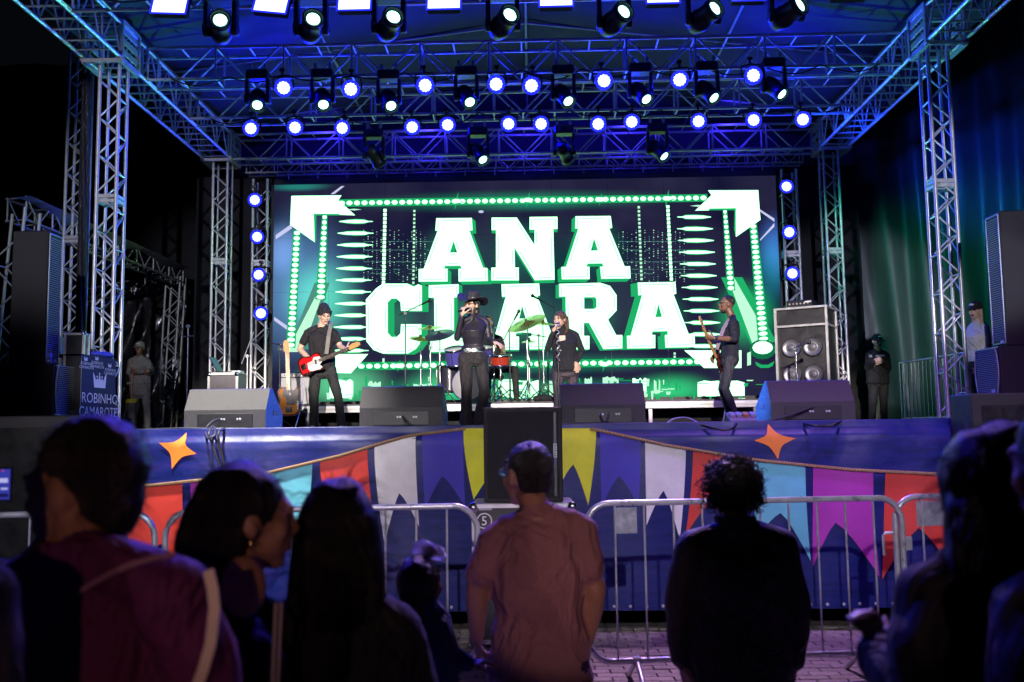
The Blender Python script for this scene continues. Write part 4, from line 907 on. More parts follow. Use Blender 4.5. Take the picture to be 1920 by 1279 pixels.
def crown(uc, zc, s):
    pts = [(-.42, -.45), (.42, -.45), (.52, .45), (.36, .22), (.28, -.02), (.18, .12), (.08, .0), (.03, .3), (-.03, .3), (-.08, 0), (-.18, .12), (-.28, -.02), (-.36, .22), (-.52, .45)]
    from mathutils.geometry import tessellate_polygon
    tri = tessellate_polygon([[V((a, b_, 0)) for a, b_ in pts]]); P = [CP(uc + a * s * 1.5, zc + b_ * s, .008) for a, b_ in pts]
    mb = MB().add(P, [tuple(k) for k in tri])
    for a, b_ in ((0, .38), (-.18, .2), (.18, .2)):
        mb.add([CP(uc + (a + da * .07) * s * 1.5, zc + (b_ + db * .07) * s, .008) for da, db in ((-1, 0), (0, -1), (1, 0), (0, 1))], [(0, 1, 2, 3)])
    return mb
crown(Wc * .52, ZP(713), .205).build('crown', CR, t)
for s_, py, uu, sz in (('ROBINHO', 756, .53, .17), ('CAMAROTE', 781, .5, .165)): text('lettering', s_, CR, t, CP(Wc * uu, ZP(py), .02), e1, Z, sz, 1.12 if s_ == 'ROBINHO' else 1.02)
for uu, py in ((.1, 678), (.42, 674), (.8, 684), (.44, 790), (.82, 799)):
    crown(Wc * uu, ZP(py) + .01, .055).build('crown', CR, t)
    for k, s_ in enumerate(('ROBINHO', 'CAMAROTE')): text('lettering', s_, CR, t, CP(Wc * uu, ZP(py) - .065 - k * .045, .02), e1, Z, .05, 1.2)
lp = V((c0.x, c0.y, ztop)) + e1 * .36 - nrm * .28
t = thing('laptop', 'dark open laptop on the crown cloth table', 'laptop', tuple(lp)); q = Matrix((e1, -nrm, Z)).transposed()
MB().box(lp + Z * .01, (.34, .24, .018), q, .003).build('keyboard_base', BLK, t)
MB().box(lp - nrm * -.0 + q @ V((0, .13, .13)), (.34, .012, .24), q @ Matrix.Rotation(-.3, 3, 'X'), .003).build('lid', mat('laptop_lid', (.03, .06, .07), .3), t)
lp2 = V((c0.x, c0.y, ztop)) + e1 * .62 - nrm * .1
mb = MB(); mb.ell(lp2 + Z * .035, (.26, .11, .045), q); mb.ell(lp2 + Z * .05 + e1 * .1, (.15, .09, .04), q)
single('folded_jacket', mb, mat('blue_cloth', (.05, .07, .5), .7, nz=.3, bump=.3, bscale=20), 'crumpled blue jacket lying on the crown cloth table', 'jacket', tuple(lp2))
u0 = at(127, 700, 11.0); zt_ = at(131, 622, 11.0).z
t = thing('upright_case', 'upright black flight case with pale edge posts left of the crown cloth', 'flight case', (u0.x, 11.2, FLOOR))
MB().box((u0.x, 11.2, (FLOOR + zt_) / 2), (.22, .12, zt_ - FLOOR - .02)).build('case_body', mat('black_laminate'), t)
for sx in (-1, 1):
    for sy in (-1, 1): MB().box((u0.x + sx * .11, 11.2 + sy * .06, (FLOOR + zt_) / 2), (.03, .03, zt_ - FLOOR), ch=.005).build('edge_post', ALU, t)
MB().box((u0.x, 11.2, zt_ - .012), (.23, .13, .03), ch=.004).build('lid_rim', ALUD, t); MB().ell((u0.x + .11, 11.13, zt_), (.03, .03, .03)).build('ball_corner', CHROME, t)

# ---------------- bass speaker case
zc_ = at(1553, 571, 12.9).z; h_ = zc_ - FLOOR; pc = put(at(1553, 640, 12.9), (.36, -.3, -.52))
t = thing('bass_rig', 'tall flight case holding a bass speaker with four silver cones at the right', 'amplifier', (pc.x, pc.y, FLOOR), local=True)
W_, D_ = .72, .6
MB().box((0, .02, h_ / 2), (W_ - .03, D_ - .06, h_ - .02)).build('case_body', mat('black_laminate'), t)
for sx in (-1, 1):
    for sy in (-1, 1): MB().box((sx * (W_ / 2 - .015), sy * (D_ / 2 - .015), h_ / 2), (.035, .035, h_), ch=.004).build('edge_post', ALUD, t)
for zz in (h_ - .015, h_ - .26, .02):
    MB().box((0, -D_ / 2 + .012, zz), (W_ - .05, .028, .03), ch=.003).build('edge_rail', ALUD, t)
    for sx in (-1, 1): MB().box((sx * (W_ / 2 - .012), 0, zz), (.028, D_ - .05, .03), ch=.003).build('edge_rail', ALUD, t)
cbz = h_ - .3
cabb = MB().box((0, -D_ / 2 + .085, cbz - .42), (W_ - .1, .05, .84), ch=.006).build('speaker_cabinet', BLK, t)
ALC = mat('aluminium_cone', (.26, .26, .29), .32, .7)
for sx in (-1, 1):
    for zz in (cbz - .26, cbz - .63):
        cx_ = sx * .145
        MB().lathe((cx_, -D_ / 2 + .016, zz), (0, 1, 0), [(0, .118), (.004, .112), (.035, .05), (.032, .048)], 24, cap=False).build('cone', ALC, cabb)
        MB().ell((cx_, -D_ / 2 + .042, zz), (.05, .022, .05)).build('dust_cap', mat('dust_cap_grey', (.12, .12, .14), .35), cabb)
        MB().lathe((cx_, -D_ / 2 + .06, zz), (0, -1, 0), [(0, .134), (.042, .132), (.045, .118), (.040, .116)], 24, cap=False).build('cone_ring', BLK, cabb)
MB().box((-.06, -D_ / 2 + .055, cbz - .09), (.26, .008, .05), ch=.002).build('badge', mat('badge_silver'), t); MB().box((-.02, -D_ / 2 + .0, cbz - .93), (.27, .02, .06), ch=.003).build('badge', mat('badge_silver'), t)
MB().box((W_ / 2 + .001, .05, h_ * .28), (.008, .12, .15), ch=.002).build('recessed_handle', CHROME, t)
for zz in (h_ - .24, h_ - .28): MB().box((W_ / 2 + .002, -.2, zz), (.012, .05, .05), ch=.003).build('latch', CHROME, t)
t.rotation_euler = (0, 0, -.52)
hp = put(at(1553, 571, 12.9), (.36, -.3, -.52)); 
t = thing('bass_amplifier', 'small bass amplifier head lying on the tall flight case', 'amplifier', (hp.x - .07, hp.y, zc_), local=True)
MB().box((0, 0, .06), (.36, .28, .10), ch=.008).build('chassis', BLK, t)
for k in range(6): MB().lathe((-.13 + k * .05, -.14, .06), (0, -1, 0), [(0, .012), (.014, .011)], 10).build('knob', STEEL, t)
MB().box((.12, -.143, .08), (.09, .004, .02)).build('badge', PRINTW, t); t.rotation_euler = (0, 0, -.52)

# ---------------- drum riser
RT = 2.13; RY0, RY1, RX0, RX1 = 14.0, 16.55, at(566, 760, 14).x, at(1426, 750, 14).x
t = thing('drum_riser', 'low platform with pale aluminium edge carrying the drums in front of the screen', 'platform', ((RX0 + RX1) / 2, 15.2, FLOOR))
EDGE = mat('riser_edge', (.62, .62, .64), .35, .2, nz=.12)
nP = 4; wp = (RX1 - RX0) / nP
for i in range(nP):
    x = RX0 + wp * (i + .5)
    MB().box((x, (RY0 + RY1) / 2, RT - .012), (wp - .004, RY1 - RY0, .022)).build('deck_panel', DECK, t)
    MB().box((x, RY0, RT - .075), (wp - .006, .04, .10), ch=.006).build('edge_profile', EDGE, t); MB().box((x, RY0 - .021, RT - .075), (wp - .01, .006, .03), ch=.002).build('edge_groove', ALUD, t)
    for sx in (-1, 1):
        for yy in (RY0 + .03, RY1 - .1): MB().box((x + sx * (wp / 2 - .075), yy, (FLOOR + RT - .13) / 2), (.055, .055, RT - .13 - FLOOR), ch=.004).build('leg', EDGE, t)
MB().box(((RX0 + RX1) / 2, RY0 + .7, (FLOOR + RT - .14) / 2), (RX1 - RX0 - .1, .02, RT - .15 - FLOOR)).build('skirt', DARKCLOTH, t)
def tripod(mb, p, r, h, n=3, a0=.3, z0=.0):
    for k in range(n):
        a = a0 + k * 2 * math.pi / n; f = p + V((r * math.cos(a), r * math.sin(a), z0)); mb.tube(p + Z * h, f + Z * .012, .009, n=6); mb.tube(p + Z * h * .3, p.lerp(f, .55) + Z * h * .45, .006, n=6)
def cymbal(label, px, py, Y, r, tilt, az, color=(.55, .42, .14), base=RT, bx=None, dark=False):
    c = at(px, py, Y); t = thing('cymbal_stand', label, 'cymbal', (c.x, Y, base), 'cymbals on chrome stands'); nz_ = V((math.sin(tilt) * math.cos(az), math.sin(tilt) * math.sin(az), math.cos(tilt)))
    m = mat('cymbal_green_reflect', color, .3, .85, nz=.15, nscale=30) if not dark else mat('cymbal_dark', (.08, .09, .16), .35, .7)  # blue and green stage reflections are put into these base colours
    MB().lathe(c, nz_, [(-.012, r), (.0, r * .6), (.012, r * .2), (.03, r * .13), (.036, .008)], 32, cap=False).build('cymbal', m, t)
    MB().lathe(c, nz_, [(.034, .018), (.055, .018), (.06, .006)], 8).build('felt_nut', BLK, t)
    b_ = V((c.x + (bx or 0), Y + .05, base)); top = c - nz_ * .03
    mb = MB().tube(b_ + Z * .15, V((b_.x, b_.y, c.z - .3)), .012).tube(V((b_.x, b_.y, c.z - .32)), top, .008).tube(V((b_.x, b_.y, c.z - .36)), V((b_.x, b_.y, c.z - .28)), .02).ell((b_.x, b_.y, base + .62), (.024, .024, .03)); mb.build('pole', CHROME, t)
    mb = MB(); tripod(mb, V((b_.x, b_.y, base)), .26, .34); mb.build('tripod', CHROME, t); return t
cymbal('large dark blue looking cymbal left of the singer in the hat', 824, 627, 14.7, .235, .5, -1.9, dark=True)
cymbal('cymbal tinted with reflected green, tilted up between the two singers', 988, 605, 14.6, .30, .55, -2.3, (.42, .42, .12))
cymbal('small cymbal at the far left of the drums', 788, 634, 15.3, .17, .35, -1.2); cymbal('cymbal partly hidden behind the dark blue looking one', 806, 614, 15.4, .2, .25, -1.8, (.3, .45, .2))
cymbal('narrow cymbal behind the backing singer', 1018, 606, 15.4, .17, .25, -1.3, (.3, .45, .2)); cymbal('flat small cymbal low on the right of the drums', 992, 640, 15.3, .12, .2, -1.6, (.3, .45, .2))
cymbal('dark hi-hat beside the hand of the singer in the hat', 925, 614, 14.9, .11, .15, -1.6, dark=True)
def drum(name, label, c, ax, r, l, shell, head=(.62, .62, .64), base=None, lugs=8):
    c, ax = V(c), V(ax).normalized(); t = thing(name, label, 'drum', tuple(c)); q = ax.to_track_quat('Z', 'Y')
    MB().lathe(c - ax * l / 2, ax, [(0, r), (l, r)], 28).build('shell', shell, t)
    MB().lathe(c + ax * l / 2, ax, [(0, r * .97), (.004, r * .96), (.006, .001)], 28).build('drumhead', mat('drumhead_%d' % int(head[0] * 100), head, .5, nz=.08), t)
    for s in (-1, 1): MB().lathe(c + ax * (s * l / 2 - .012), ax, [(0, r + .004), (0, r + .014), (.028, r + .014), (.028, r + .002)], 28, cap=False).build('hoop', CHROME if l < .3 else BLK, t)
    for k in range(lugs):
        a = 2 * math.pi * k / lugs; d = q @ V((math.cos(a), math.sin(a), 0)); MB().tube(c + d * (r + .012) - ax * l * .45, c + d * (r + .012) + ax * l * .45, .006, n=6).build('tension_rod', CHROME, t)
    return t
VIOL = mat('violet_drum_shell', (.10, .09, .42), .25, .2); REDS = mat('red_drum_shell', (.5, .05, .02), .25, .2); DKS = mat('dark_drum_shell', (.03, .03, .05), .25)
kc = at(880, 721, 14.75); drum('bass_drum', 'bass drum with pale front skin behind the legs of the singer in the hat', (kc.x, 15.0, kc.z), (-.12, -1, .05), .255, .42, VIOL, (.4, .4, .42))
c = at(853, 668, 14.95); drum('tom_drum', 'violet tom drum left of the hips of the singer in the hat', (c.x, 15.0, c.z), (-.1, -.35, .9), .15, .24, VIOL)
c = at(908, 662, 14.95); drum('tom_drum', 'violet tom drum right of the hips of the singer in the hat', (c.x, 15.05, c.z), (.1, -.35, .9), .13, .22, VIOL)
c = at(842, 698, 15.2); drum('floor_tom', 'dark floor tom at the left of the bass drum', (c.x, 15.3, RT + .42), (0, 0, 1), .2, .4, DKS)
c = at(938, 676, 14.6); drum('snare_drum', 'red snare drum by the hand of the singer in the hat', (c.x, 14.65, c.z), (0, -.15, 1), .165, .15, REDS)
mb = MB().tube((c.x, 14.65, RT + .1), (c.x, 14.65, c.z - .08), .014); tripod(mb, V((c.x, 14.65, RT)), .24, .28)
for k in range(3): a = k * 2.1; mb.tube((c.x, 14.65, c.z - .14), (c.x + .15 * math.cos(a), 14.65 + .15 * math.sin(a), c.z - .08), .008)
t = thing('snare_stand', 'chrome tripod stand under the red snare drum', 'drum stand', (c.x, 14.65, RT)); mb.build('tripod', CHROME, t); MB().lathe((c.x, 14.65, c.z - .3), Z, [(0, .03), (.05, .03)], 10).build('collar', BLK, t)
def mic_stand(label, px, pyt, pyb, Y, boom=None, base=RT, m=None, mic=True, coil=False):
    a, b_ = at(px, pyt, Y), at(px, pyb, Y); b_ = V((a.x, Y, base)); m = m or BLK
    t = thing('mic_stand', label, 'microphone stand', (a.x, Y, base), 'microphone stands on the stage')
    MB().tube(b_ + Z * .03, b_ + Z * .62, .014).tube(b_ + Z * .6, V((a.x, Y, a.z)), .010).lathe(b_ + Z * .6, Z, [(0, .018), (.05, .018)], 8).build('pole', m, t)
    mb = MB()
    for k in range(3): an = .5 + k * 2.094; mb.tube(b_ + Z * .2, b_ + V((.28 * math.cos(an), .28 * math.sin(an), .012)), .009, n=6)
    mb.build('tripod', m, t)
    if boom:
        p, q = at(*boom[0], Y), at(*boom[1], Y - .05); MB().tube(p, q, .008).build('boom', m, t); MB().lathe(V((a.x, Y - .02, a.z)), (0, 1, 0), [(-.01, .025), (.03, .025)], 10).build('boom_clutch', m, t)
        if mic:
            d = (q - p).normalized(); MB().tube(q, q + d * .13, .013, .018).ell(q + d * .15, (.026, .026, .03)).build('microphone', BLK, t)
    if coil: MB().path([V((a.x + .02 * math.cos(k * .8), Y + .02 * math.sin(k * .8), base + .9 + k * .012)) for k in range(40)], .007, 5).build('coiled_cable', STEEL, t)
    return t
mic_stand('black boom microphone stand in front of the letter C', 760, 588, 760, 14.2, ((748, 591), (790, 571)))
mic_stand('boom microphone stand over the snare drum', 955, 620, 755, 14.3, ((940, 645), (964, 600)))
mic_stand('boom microphone stand left of the backing singer', 1010, 629, 740, 14.8, ((978, 624), (1024, 632)), mic=False)
mic_stand('straight microphone stand behind the backing singer', 1027, 655, 742, 14.9, ((1042, 578), (1014, 563)))
mic_stand('microphone stand with coiled cable in front of the backing singer', 1046, 636, 760, 12.6, None, FLOOR, mic=False, coil=True)
mic_stand('dark stand with a clamp top beside the tent post', 353, 612, 720, 13.2, ((343, 631), (362, 630)), FLOOR, mat('blue_black_metal', (.03, .035, .09), .35, .4), False)
mic_stand('grey boom stand before the tower left of the screen', 464, 668, 722, 13.8, ((453, 682), (476, 622)), FLOOR, STEEL, False)
mic_stand('microphone stand before the silver speaker cones', 1492, 655, 705, 12.3, ((1478, 657), (1496, 650)), FLOOR, CHROME)
mic_stand('stand holding the neck of the sunburst guitar', 525, 654, 720, 12.85, ((503, 643), (538, 648)), FLOOR, None, False)

# amplifier, racks, bag, pedal board
GRY = mat('grey_tolex', (.42, .42, .43), .7, nz=.12, nscale=60, bump=.2, bscale=200)
a0, a1 = at(522, 745, 14.3), at(579, 745, 14.3)
t = thing('guitar_amplifier', 'pale grey guitar amplifier on the platform behind the sunburst guitar', 'amplifier', ((a0.x + a1.x) / 2, 14.45, RT)); cx = (a0.x + a1.x) / 2; q = Matrix.Rotation(-.12, 3, 'X'); ah = at(550, 699, 14.3).z - RT
MB().box((cx, 14.5, RT + ah / 2), (a1.x - a0.x, .24, ah), q, .01).build('cabinet', BLK, t); MB().box((cx, 14.37, RT + ah * .45), (a1.x - a0.x - .03, .012, ah * .82), q, .003).build('grille_cloth', GRY, t); MB().box((cx, 14.375 + .03, RT + ah * .94), (a1.x - a0.x - .03, .02, .05), q).build('control_panel', STEEL, t)
for k in range(6): MB().lathe((cx - .16 + k * .06, 14.39, RT + ah * .94), (0, -1, 0), [(0, .010), (.02, .009)], 8).build('knob', BLK, t)
k0, k1 = at(389, 720, 13.4), at(446, 720, 13.4); zt_ = at(417, 699, 13.4).z
t = thing('rack_case', 'small grey flight case with white edges carrying a laptop', 'flight case', ((k0.x + k1.x) / 2, 13.65, FLOOR)); cx = (k0.x + k1.x) / 2; wd = k1.x - k0.x
MB().box((cx, 13.66, (FLOOR + zt_) / 2), (wd - .03, .47, zt_ - FLOOR - .02)).build('case_body', mat('grey_laminate', (.13, .12, .14), .5, nz=.15), t)
for sx in (-1, 1):
    MB().box((cx + sx * (wd / 2 - .016), 13.41, (FLOOR + zt_) / 2), (.035, .03, zt_ - FLOOR), ch=.004).build('edge_post', WHITEP, t); MB().ell((cx + sx * (wd / 2 - .02), 13.4, zt_ - .02), (.035, .025, .035)).build('ball_corner', CHROME, t)
MB().box((cx, 13.41, zt_ - .016), (wd - .08, .03, .034), ch=.004).build('edge_rail', WHITEP, t); MB().box((cx, 13.66, zt_ + .0), (wd - .01, .48, .012)).build('lid', WHITEP, t)
t = thing('laptop', 'dark laptop with raised lid on the small white edged case', 'laptop', (cx - .07, 13.6, zt_ + .01)); MB().box((cx - .05, 13.6, zt_ + .017), (.3, .22, .018), ch=.003).build('keyboard_base', BLK, t)
MB().box((cx - .16, 13.6, zt_ + .13), (.012, .3, .24), Matrix.Rotation(-.5, 3, 'Y'), .003).build('lid', mat('violet_black', (.025, .02, .04), .3), t)
MB().box((cx + .13, 13.6, zt_ + .02), (.17, .2, .03), ch=.004).build('wireless_receiver', WHITEP, t)
bp2 = at(1020, 742, 14.4); mb = MB().ell((bp2.x, 14.4, RT + .06), (.14, .1, .065)).ell((bp2.x - .1, 14.35, RT + .05), (.07, .08, .05)).ell((bp2.x + .1, 14.42, RT + .045), (.09, .08, .045))
single('gig_bag', mb, DARKCLOTH, 'limp black bag lying on the platform left of the backing singer', 'bag', (bp2.x, 14.4, RT))
p0, p1 = at(1368, 790, 11.9), at(1421, 790, 11.9)
t = thing('pedal_board', 'grey pedal board with an orange pedal at the feet of the bass player', 'effects pedals', ((p0.x + p1.x) / 2, 12.0, FLOOR)); cx = (p0.x + p1.x) / 2
MB().box((cx, 12.0, FLOOR + .10), (p1.x - p0.x, .3, .05), Matrix.Rotation(.35, 3, 'X'), .006).build('board', GRY, t); MB().box((cx, 12.1, FLOOR + .05), (p1.x - p0.x - .04, .05, .1)).build('riser', BLK, t)
for k, cc in enumerate(((.5, .5, .52), (.45, .45, .48), (.75, .3, .05), (.5, .5, .52))): MB().box((cx - .13 + k * .085, 11.97, FLOOR + .14), (.065, .11, .045), Matrix.Rotation(.35, 3, 'X'), .006).build('pedal', mat('pedal_%d' % int(cc[0] * 100), cc, .4), t)
cable('thin white cable running from the platform to the floor by the red guitar player', [at(569, 716, 14.0), at(568, 745, 13.6), at(560, 780, 13.2), at(553, 803, 12.9)], .008, WHITEP, group='thin cables by the platform')
cable('white cable loop on the floor right of the violet wedge', [at(1240, 802, 11.5), at(1262, 786, 12), at(1285, 783, 12), at(1304, 790, 11.8), at(1318, 801, 11.5)], .009, WHITEP, group='thin cables by the platform')
cable('pale cable hanging down the platform by the bass player', [at(1361, 748, 13.9), at(1360, 765, 13.7), at(1356, 790, 13.4), at(1350, 801, 13.2)], .009, WHITEP, group='thin cables by the platform')
# railing on the right
f0, f1 = at(1694, 790, 15.5), at(1870, 790, 12.9); L_ = (f1 - f0)
t = thing('railing', 'dark steel railing with thin upright bars behind the right front tower', 'railing', (f0.x, f0.y, FLOOR)); zr = at(1700, 680, 15.4).z
F = lambda s, z: V((f0.x + (f1.x - f0.x) * s, f0.y + (f1.y - f0.y) * s, z))
rod('top_rail', F(0, zr), F(1, zr), .02, STEEL, t); rod('bottom_rail', F(0, FLOOR + .1), F(1, FLOOR + .1), .018, STEEL, t)
for k in range(23): rod('upright_bar', F(k / 22, FLOOR + .1), F(k / 22, zr), .010, STEEL, t, 6)
for s in (0, .035, 1): rod('post', F(s, FLOOR), F(s, zr + .01), .024, STEEL, t)
spot_l = F(0, zr + .03)
# ================================================================== people
def frame(f, u):
    f = V(f).normalized(); u = V(u); u = (u - f * u.dot(f)).normalized(); r = f.cross(u); return Matrix((r, f, u)).transposed()
class Fig:
    """a body as overlapping tapered shapes, fused into one continuous surface; faces take the material of the shape they came from"""
    def __init__(s): s.mb = MB(); s.pr = []
    def cone(s, a, b, ra, rb, m):
        a, b = V(a), V(b); s.mb.tube(a, b, ra, rb, 14); s.mb.ell(a, (ra,) * 3, None, 12, 8); s.mb.ell(b, (rb,) * 3, None, 12, 8); s.pr.append(('c', np.array(a), np.array(b), ra, rb, m))
    def ell(s, c, r, R, m):
        s.mb.ell(c, r, R, 16, 10); s.pr.append(('e', np.array(c), np.array(R.inverted()) if R is not None else np.eye(3), np.array(r), 0, m))
    def loft(s, rings, m):
        """rings: (centre, xdir, ydir, rx, ry)"""
        n = 18; vs = []
        for c, x, y, rx, ry in rings:
            for i in range(n):
                t = 2 * math.pi * i / n; ct, st_ = math.cos(t), math.sin(t); k = (abs(ct) ** 2.15 + abs(st_) ** 2.15) ** (-1 / 2.15); vs.append(c + x * (rx * ct * k) + y * (ry * st_ * k))
        fs = [(j * n + i, j * n + (i + 1) % n, (j + 1) * n + (i + 1) % n, (j + 1) * n + i) for j in range(len(rings) - 1) for i in range(n)]
        fs += [tuple(range(n))[::-1], tuple(range((len(rings) - 1) * n, len(rings) * n))]; s.mb.add(vs, fs, True)
        for (c, x, y, rx, ry), (c2, x2, y2, rx2, ry2) in zip(rings, rings[1:]): s.pr.append(('l', np.array(c), np.array(c2), (np.array(x), np.array(y)), (rx, ry, rx2, ry2), m))
    def dist(s, P, p):
        k = p[0]
        if k == 'c':
            ab = p[2] - p[1]; t = np.clip(((P - p[1]) @ ab) / max(ab @ ab, 1e-9), 0, 1); return np.linalg.norm(P - p[1] - t[:, None] * ab, axis=1) - (p[3] + (p[4] - p[3]) * t)
        if k == 'e': q = (P - p[1]) @ p[2].T; return (np.linalg.norm(q / p[3], axis=1) - 1) * p[3].min()
        ab = p[2] - p[1]; L_ = max(ab @ ab, 1e-9); tt = ((P - p[1]) @ ab) / L_; t = np.clip(tt, 0, 1); d = P - p[1] - t[:, None] * ab; rx = p[4][0] + (p[4][2] - p[4][0]) * t; ry = p[4][1] + (p[4][3] - p[4][1]) * t
        return (np.sqrt(((d @ p[3][0]) / rx) ** 2 + ((d @ p[3][1]) / ry) ** 2) - 1) * np.minimum(rx, ry) + np.abs(tt - t) * math.sqrt(L_)
    def build(s, name, mats, parent, voxel=.010, smooth=3, fold=(), famp=.006, ffreq=(9, 9, 5)):
        og = ORG[parent.name]; me = s.mb.mesh('tmp', list(mats.values())[0], og); o = bpy.data.objects.new('tmp', me); COL.objects.link(o)
        r = o.modifiers.new('r', 'REMESH'); r.mode = 'VOXEL'; r.voxel_size = voxel; q = o.modifiers.new('s', 'SMOOTH'); q.factor = .5; q.iterations = smooth
        me2 = bpy.data.meshes.new_from_object(o.evaluated_get(bpy.context.evaluated_depsgraph_get())); bpy.data.objects.remove(o); bpy.data.meshes.remove(me)
        me2.materials.clear(); keys = list(mats)
        for k in keys: me2.materials.append(mats[k])
        n = len(me2.polygons); C = np.empty(n * 3); me2.polygons.foreach_get('center', C); C = C.reshape(-1, 3) + np.array(og)
        D = np.stack([s.dist(C, p) for p in s.pr]); idx = np.array([keys.index(p[5]) for p in s.pr]); mi = idx[D.argmin(0)]
        me2.polygons.foreach_set('material_index', mi.astype(np.int32)); me2.polygons.foreach_set('use_smooth', np.ones(n, bool))
        if fold:
            fk = {keys.index(k) for k in fold if k in keys}; fv = set()
            for p in me2.polygons:
                if p.material_index in fk: fv.update(p.vertices)
            nr = {i: me2.vertices[i].normal.copy() for i in fv}
            for i in fv:
                v = me2.vertices[i]; w_ = v.co; a = noise.noise(V((w_.x * ffreq[0], w_.y * ffreq[1], w_.z * ffreq[2])) + V((1.7, 3.1, .4)))
                b_ = 1 - abs(noise.noise(V((w_.x * ffreq[0] * .7 + w_.z * 6, w_.y * ffreq[1] * .7, w_.z * ffreq[2] * 1.6)))) * 2
                v.co += nr[i] * famp * (a + .6 * b_ - .2)
        me2.name = name; me2.update(); ob = bpy.data.objects.new(name, me2); COL.objects.link(ob); ob.parent = parent; ORG[ob.name] = og; return ob
def hand(F, w_, d, nrm, side, curl, m='skin', s=1.):
    w_, d, nrm = V(w_), V(d).normalized(), V(nrm); nrm = (nrm - d * nrm.dot(d)).normalized(); ac = d.cross(nrm)
    F.ell(w_ + d * .048 * s, (.040 * s, .052 * s, .017 * s), Matrix((ac, d, nrm)).transposed(), m)
    for k, L_ in enumerate((.070, .080, .075, .058)):
        p = w_ + d * .085 * s + ac * ((k - 1.5) * .021 * s) * side; dd = (d + ac * (k - 1.5) * .07 * side).normalized()
        for j in range(3):
            ang = curl * (.75, 1.15, .8)[j]; ax = dd.cross(nrm).normalized(); dd = (Matrix.Rotation(ang, 3, ax) @ dd); q = p + dd * L_ * (.45, .32, .25)[j] * s
            F.cone(p, q, (.0105 - j * .001) * s, (.0098 - j * .001) * s, m); p = q
    p = w_ + d * .025 * s - ac * side * .028 * s; dd = (d * .75 - ac * side * .75 + nrm * (.25 + curl * .3)).normalized()
    for j in range(3):
        q = p + dd * (.038, .032, .026)[j] * s; F.cone(p, q, (.0135 - j * .0015) * s, (.012 - j * .0015) * s, m); p = q; dd = (dd + d * .35 + nrm * curl * .5).normalized()
def head(F, c, f, u, s=1., nose=True):
    R = frame(f, u); r, f, u = R.col[0], R.col[1], R.col[2]; E = lambda a, b_, cc: c + (r * a + f * b_ + u * cc) * s
    F.ell(E(0, -.010, .022), (.077 * s, .095 * s, .097 * s), R, 'skin'); F.ell(E(0, .030, -.045), (.058 * s, .056 * s, .064 * s), R, 'skin'); F.ell(E(0, .056, -.096), (.030 * s, .026 * s, .022 * s), R, 'skin')
    F.ell(E(0, .076, .030), (.052 * s, .018 * s, .014 * s), R, 'skin'); F.cone(E(0, .088, .012), E(0, .100, -.024), .010 * s, .0145 * s, 'skin'); F.ell(E(0, .085, -.040), (.022 * s, .015 * s, .012 * s), R, 'skin')
    for a in (-1, 1):
        F.ell(E(a * .079, -.008, -.008), (.010 * s, .021 * s, .032 * s), R, 'skin'); F.ell(E(a * .040, .058, -.022), (.024 * s, .026 * s, .026 * s), R, 'skin')
        F.ell(E(a * .031, .083, .010), (.0155 * s, .0085 * s, .0075 * s), R, 'eye'); F.ell(E(a * .031, .088, .031), (.022 * s, .008 * s, .0055 * s), R, 'brow')
    F.ell(E(0, .085, -.066), (.026 * s, .013 * s, .0095 * s), R, 'lips')
    return R
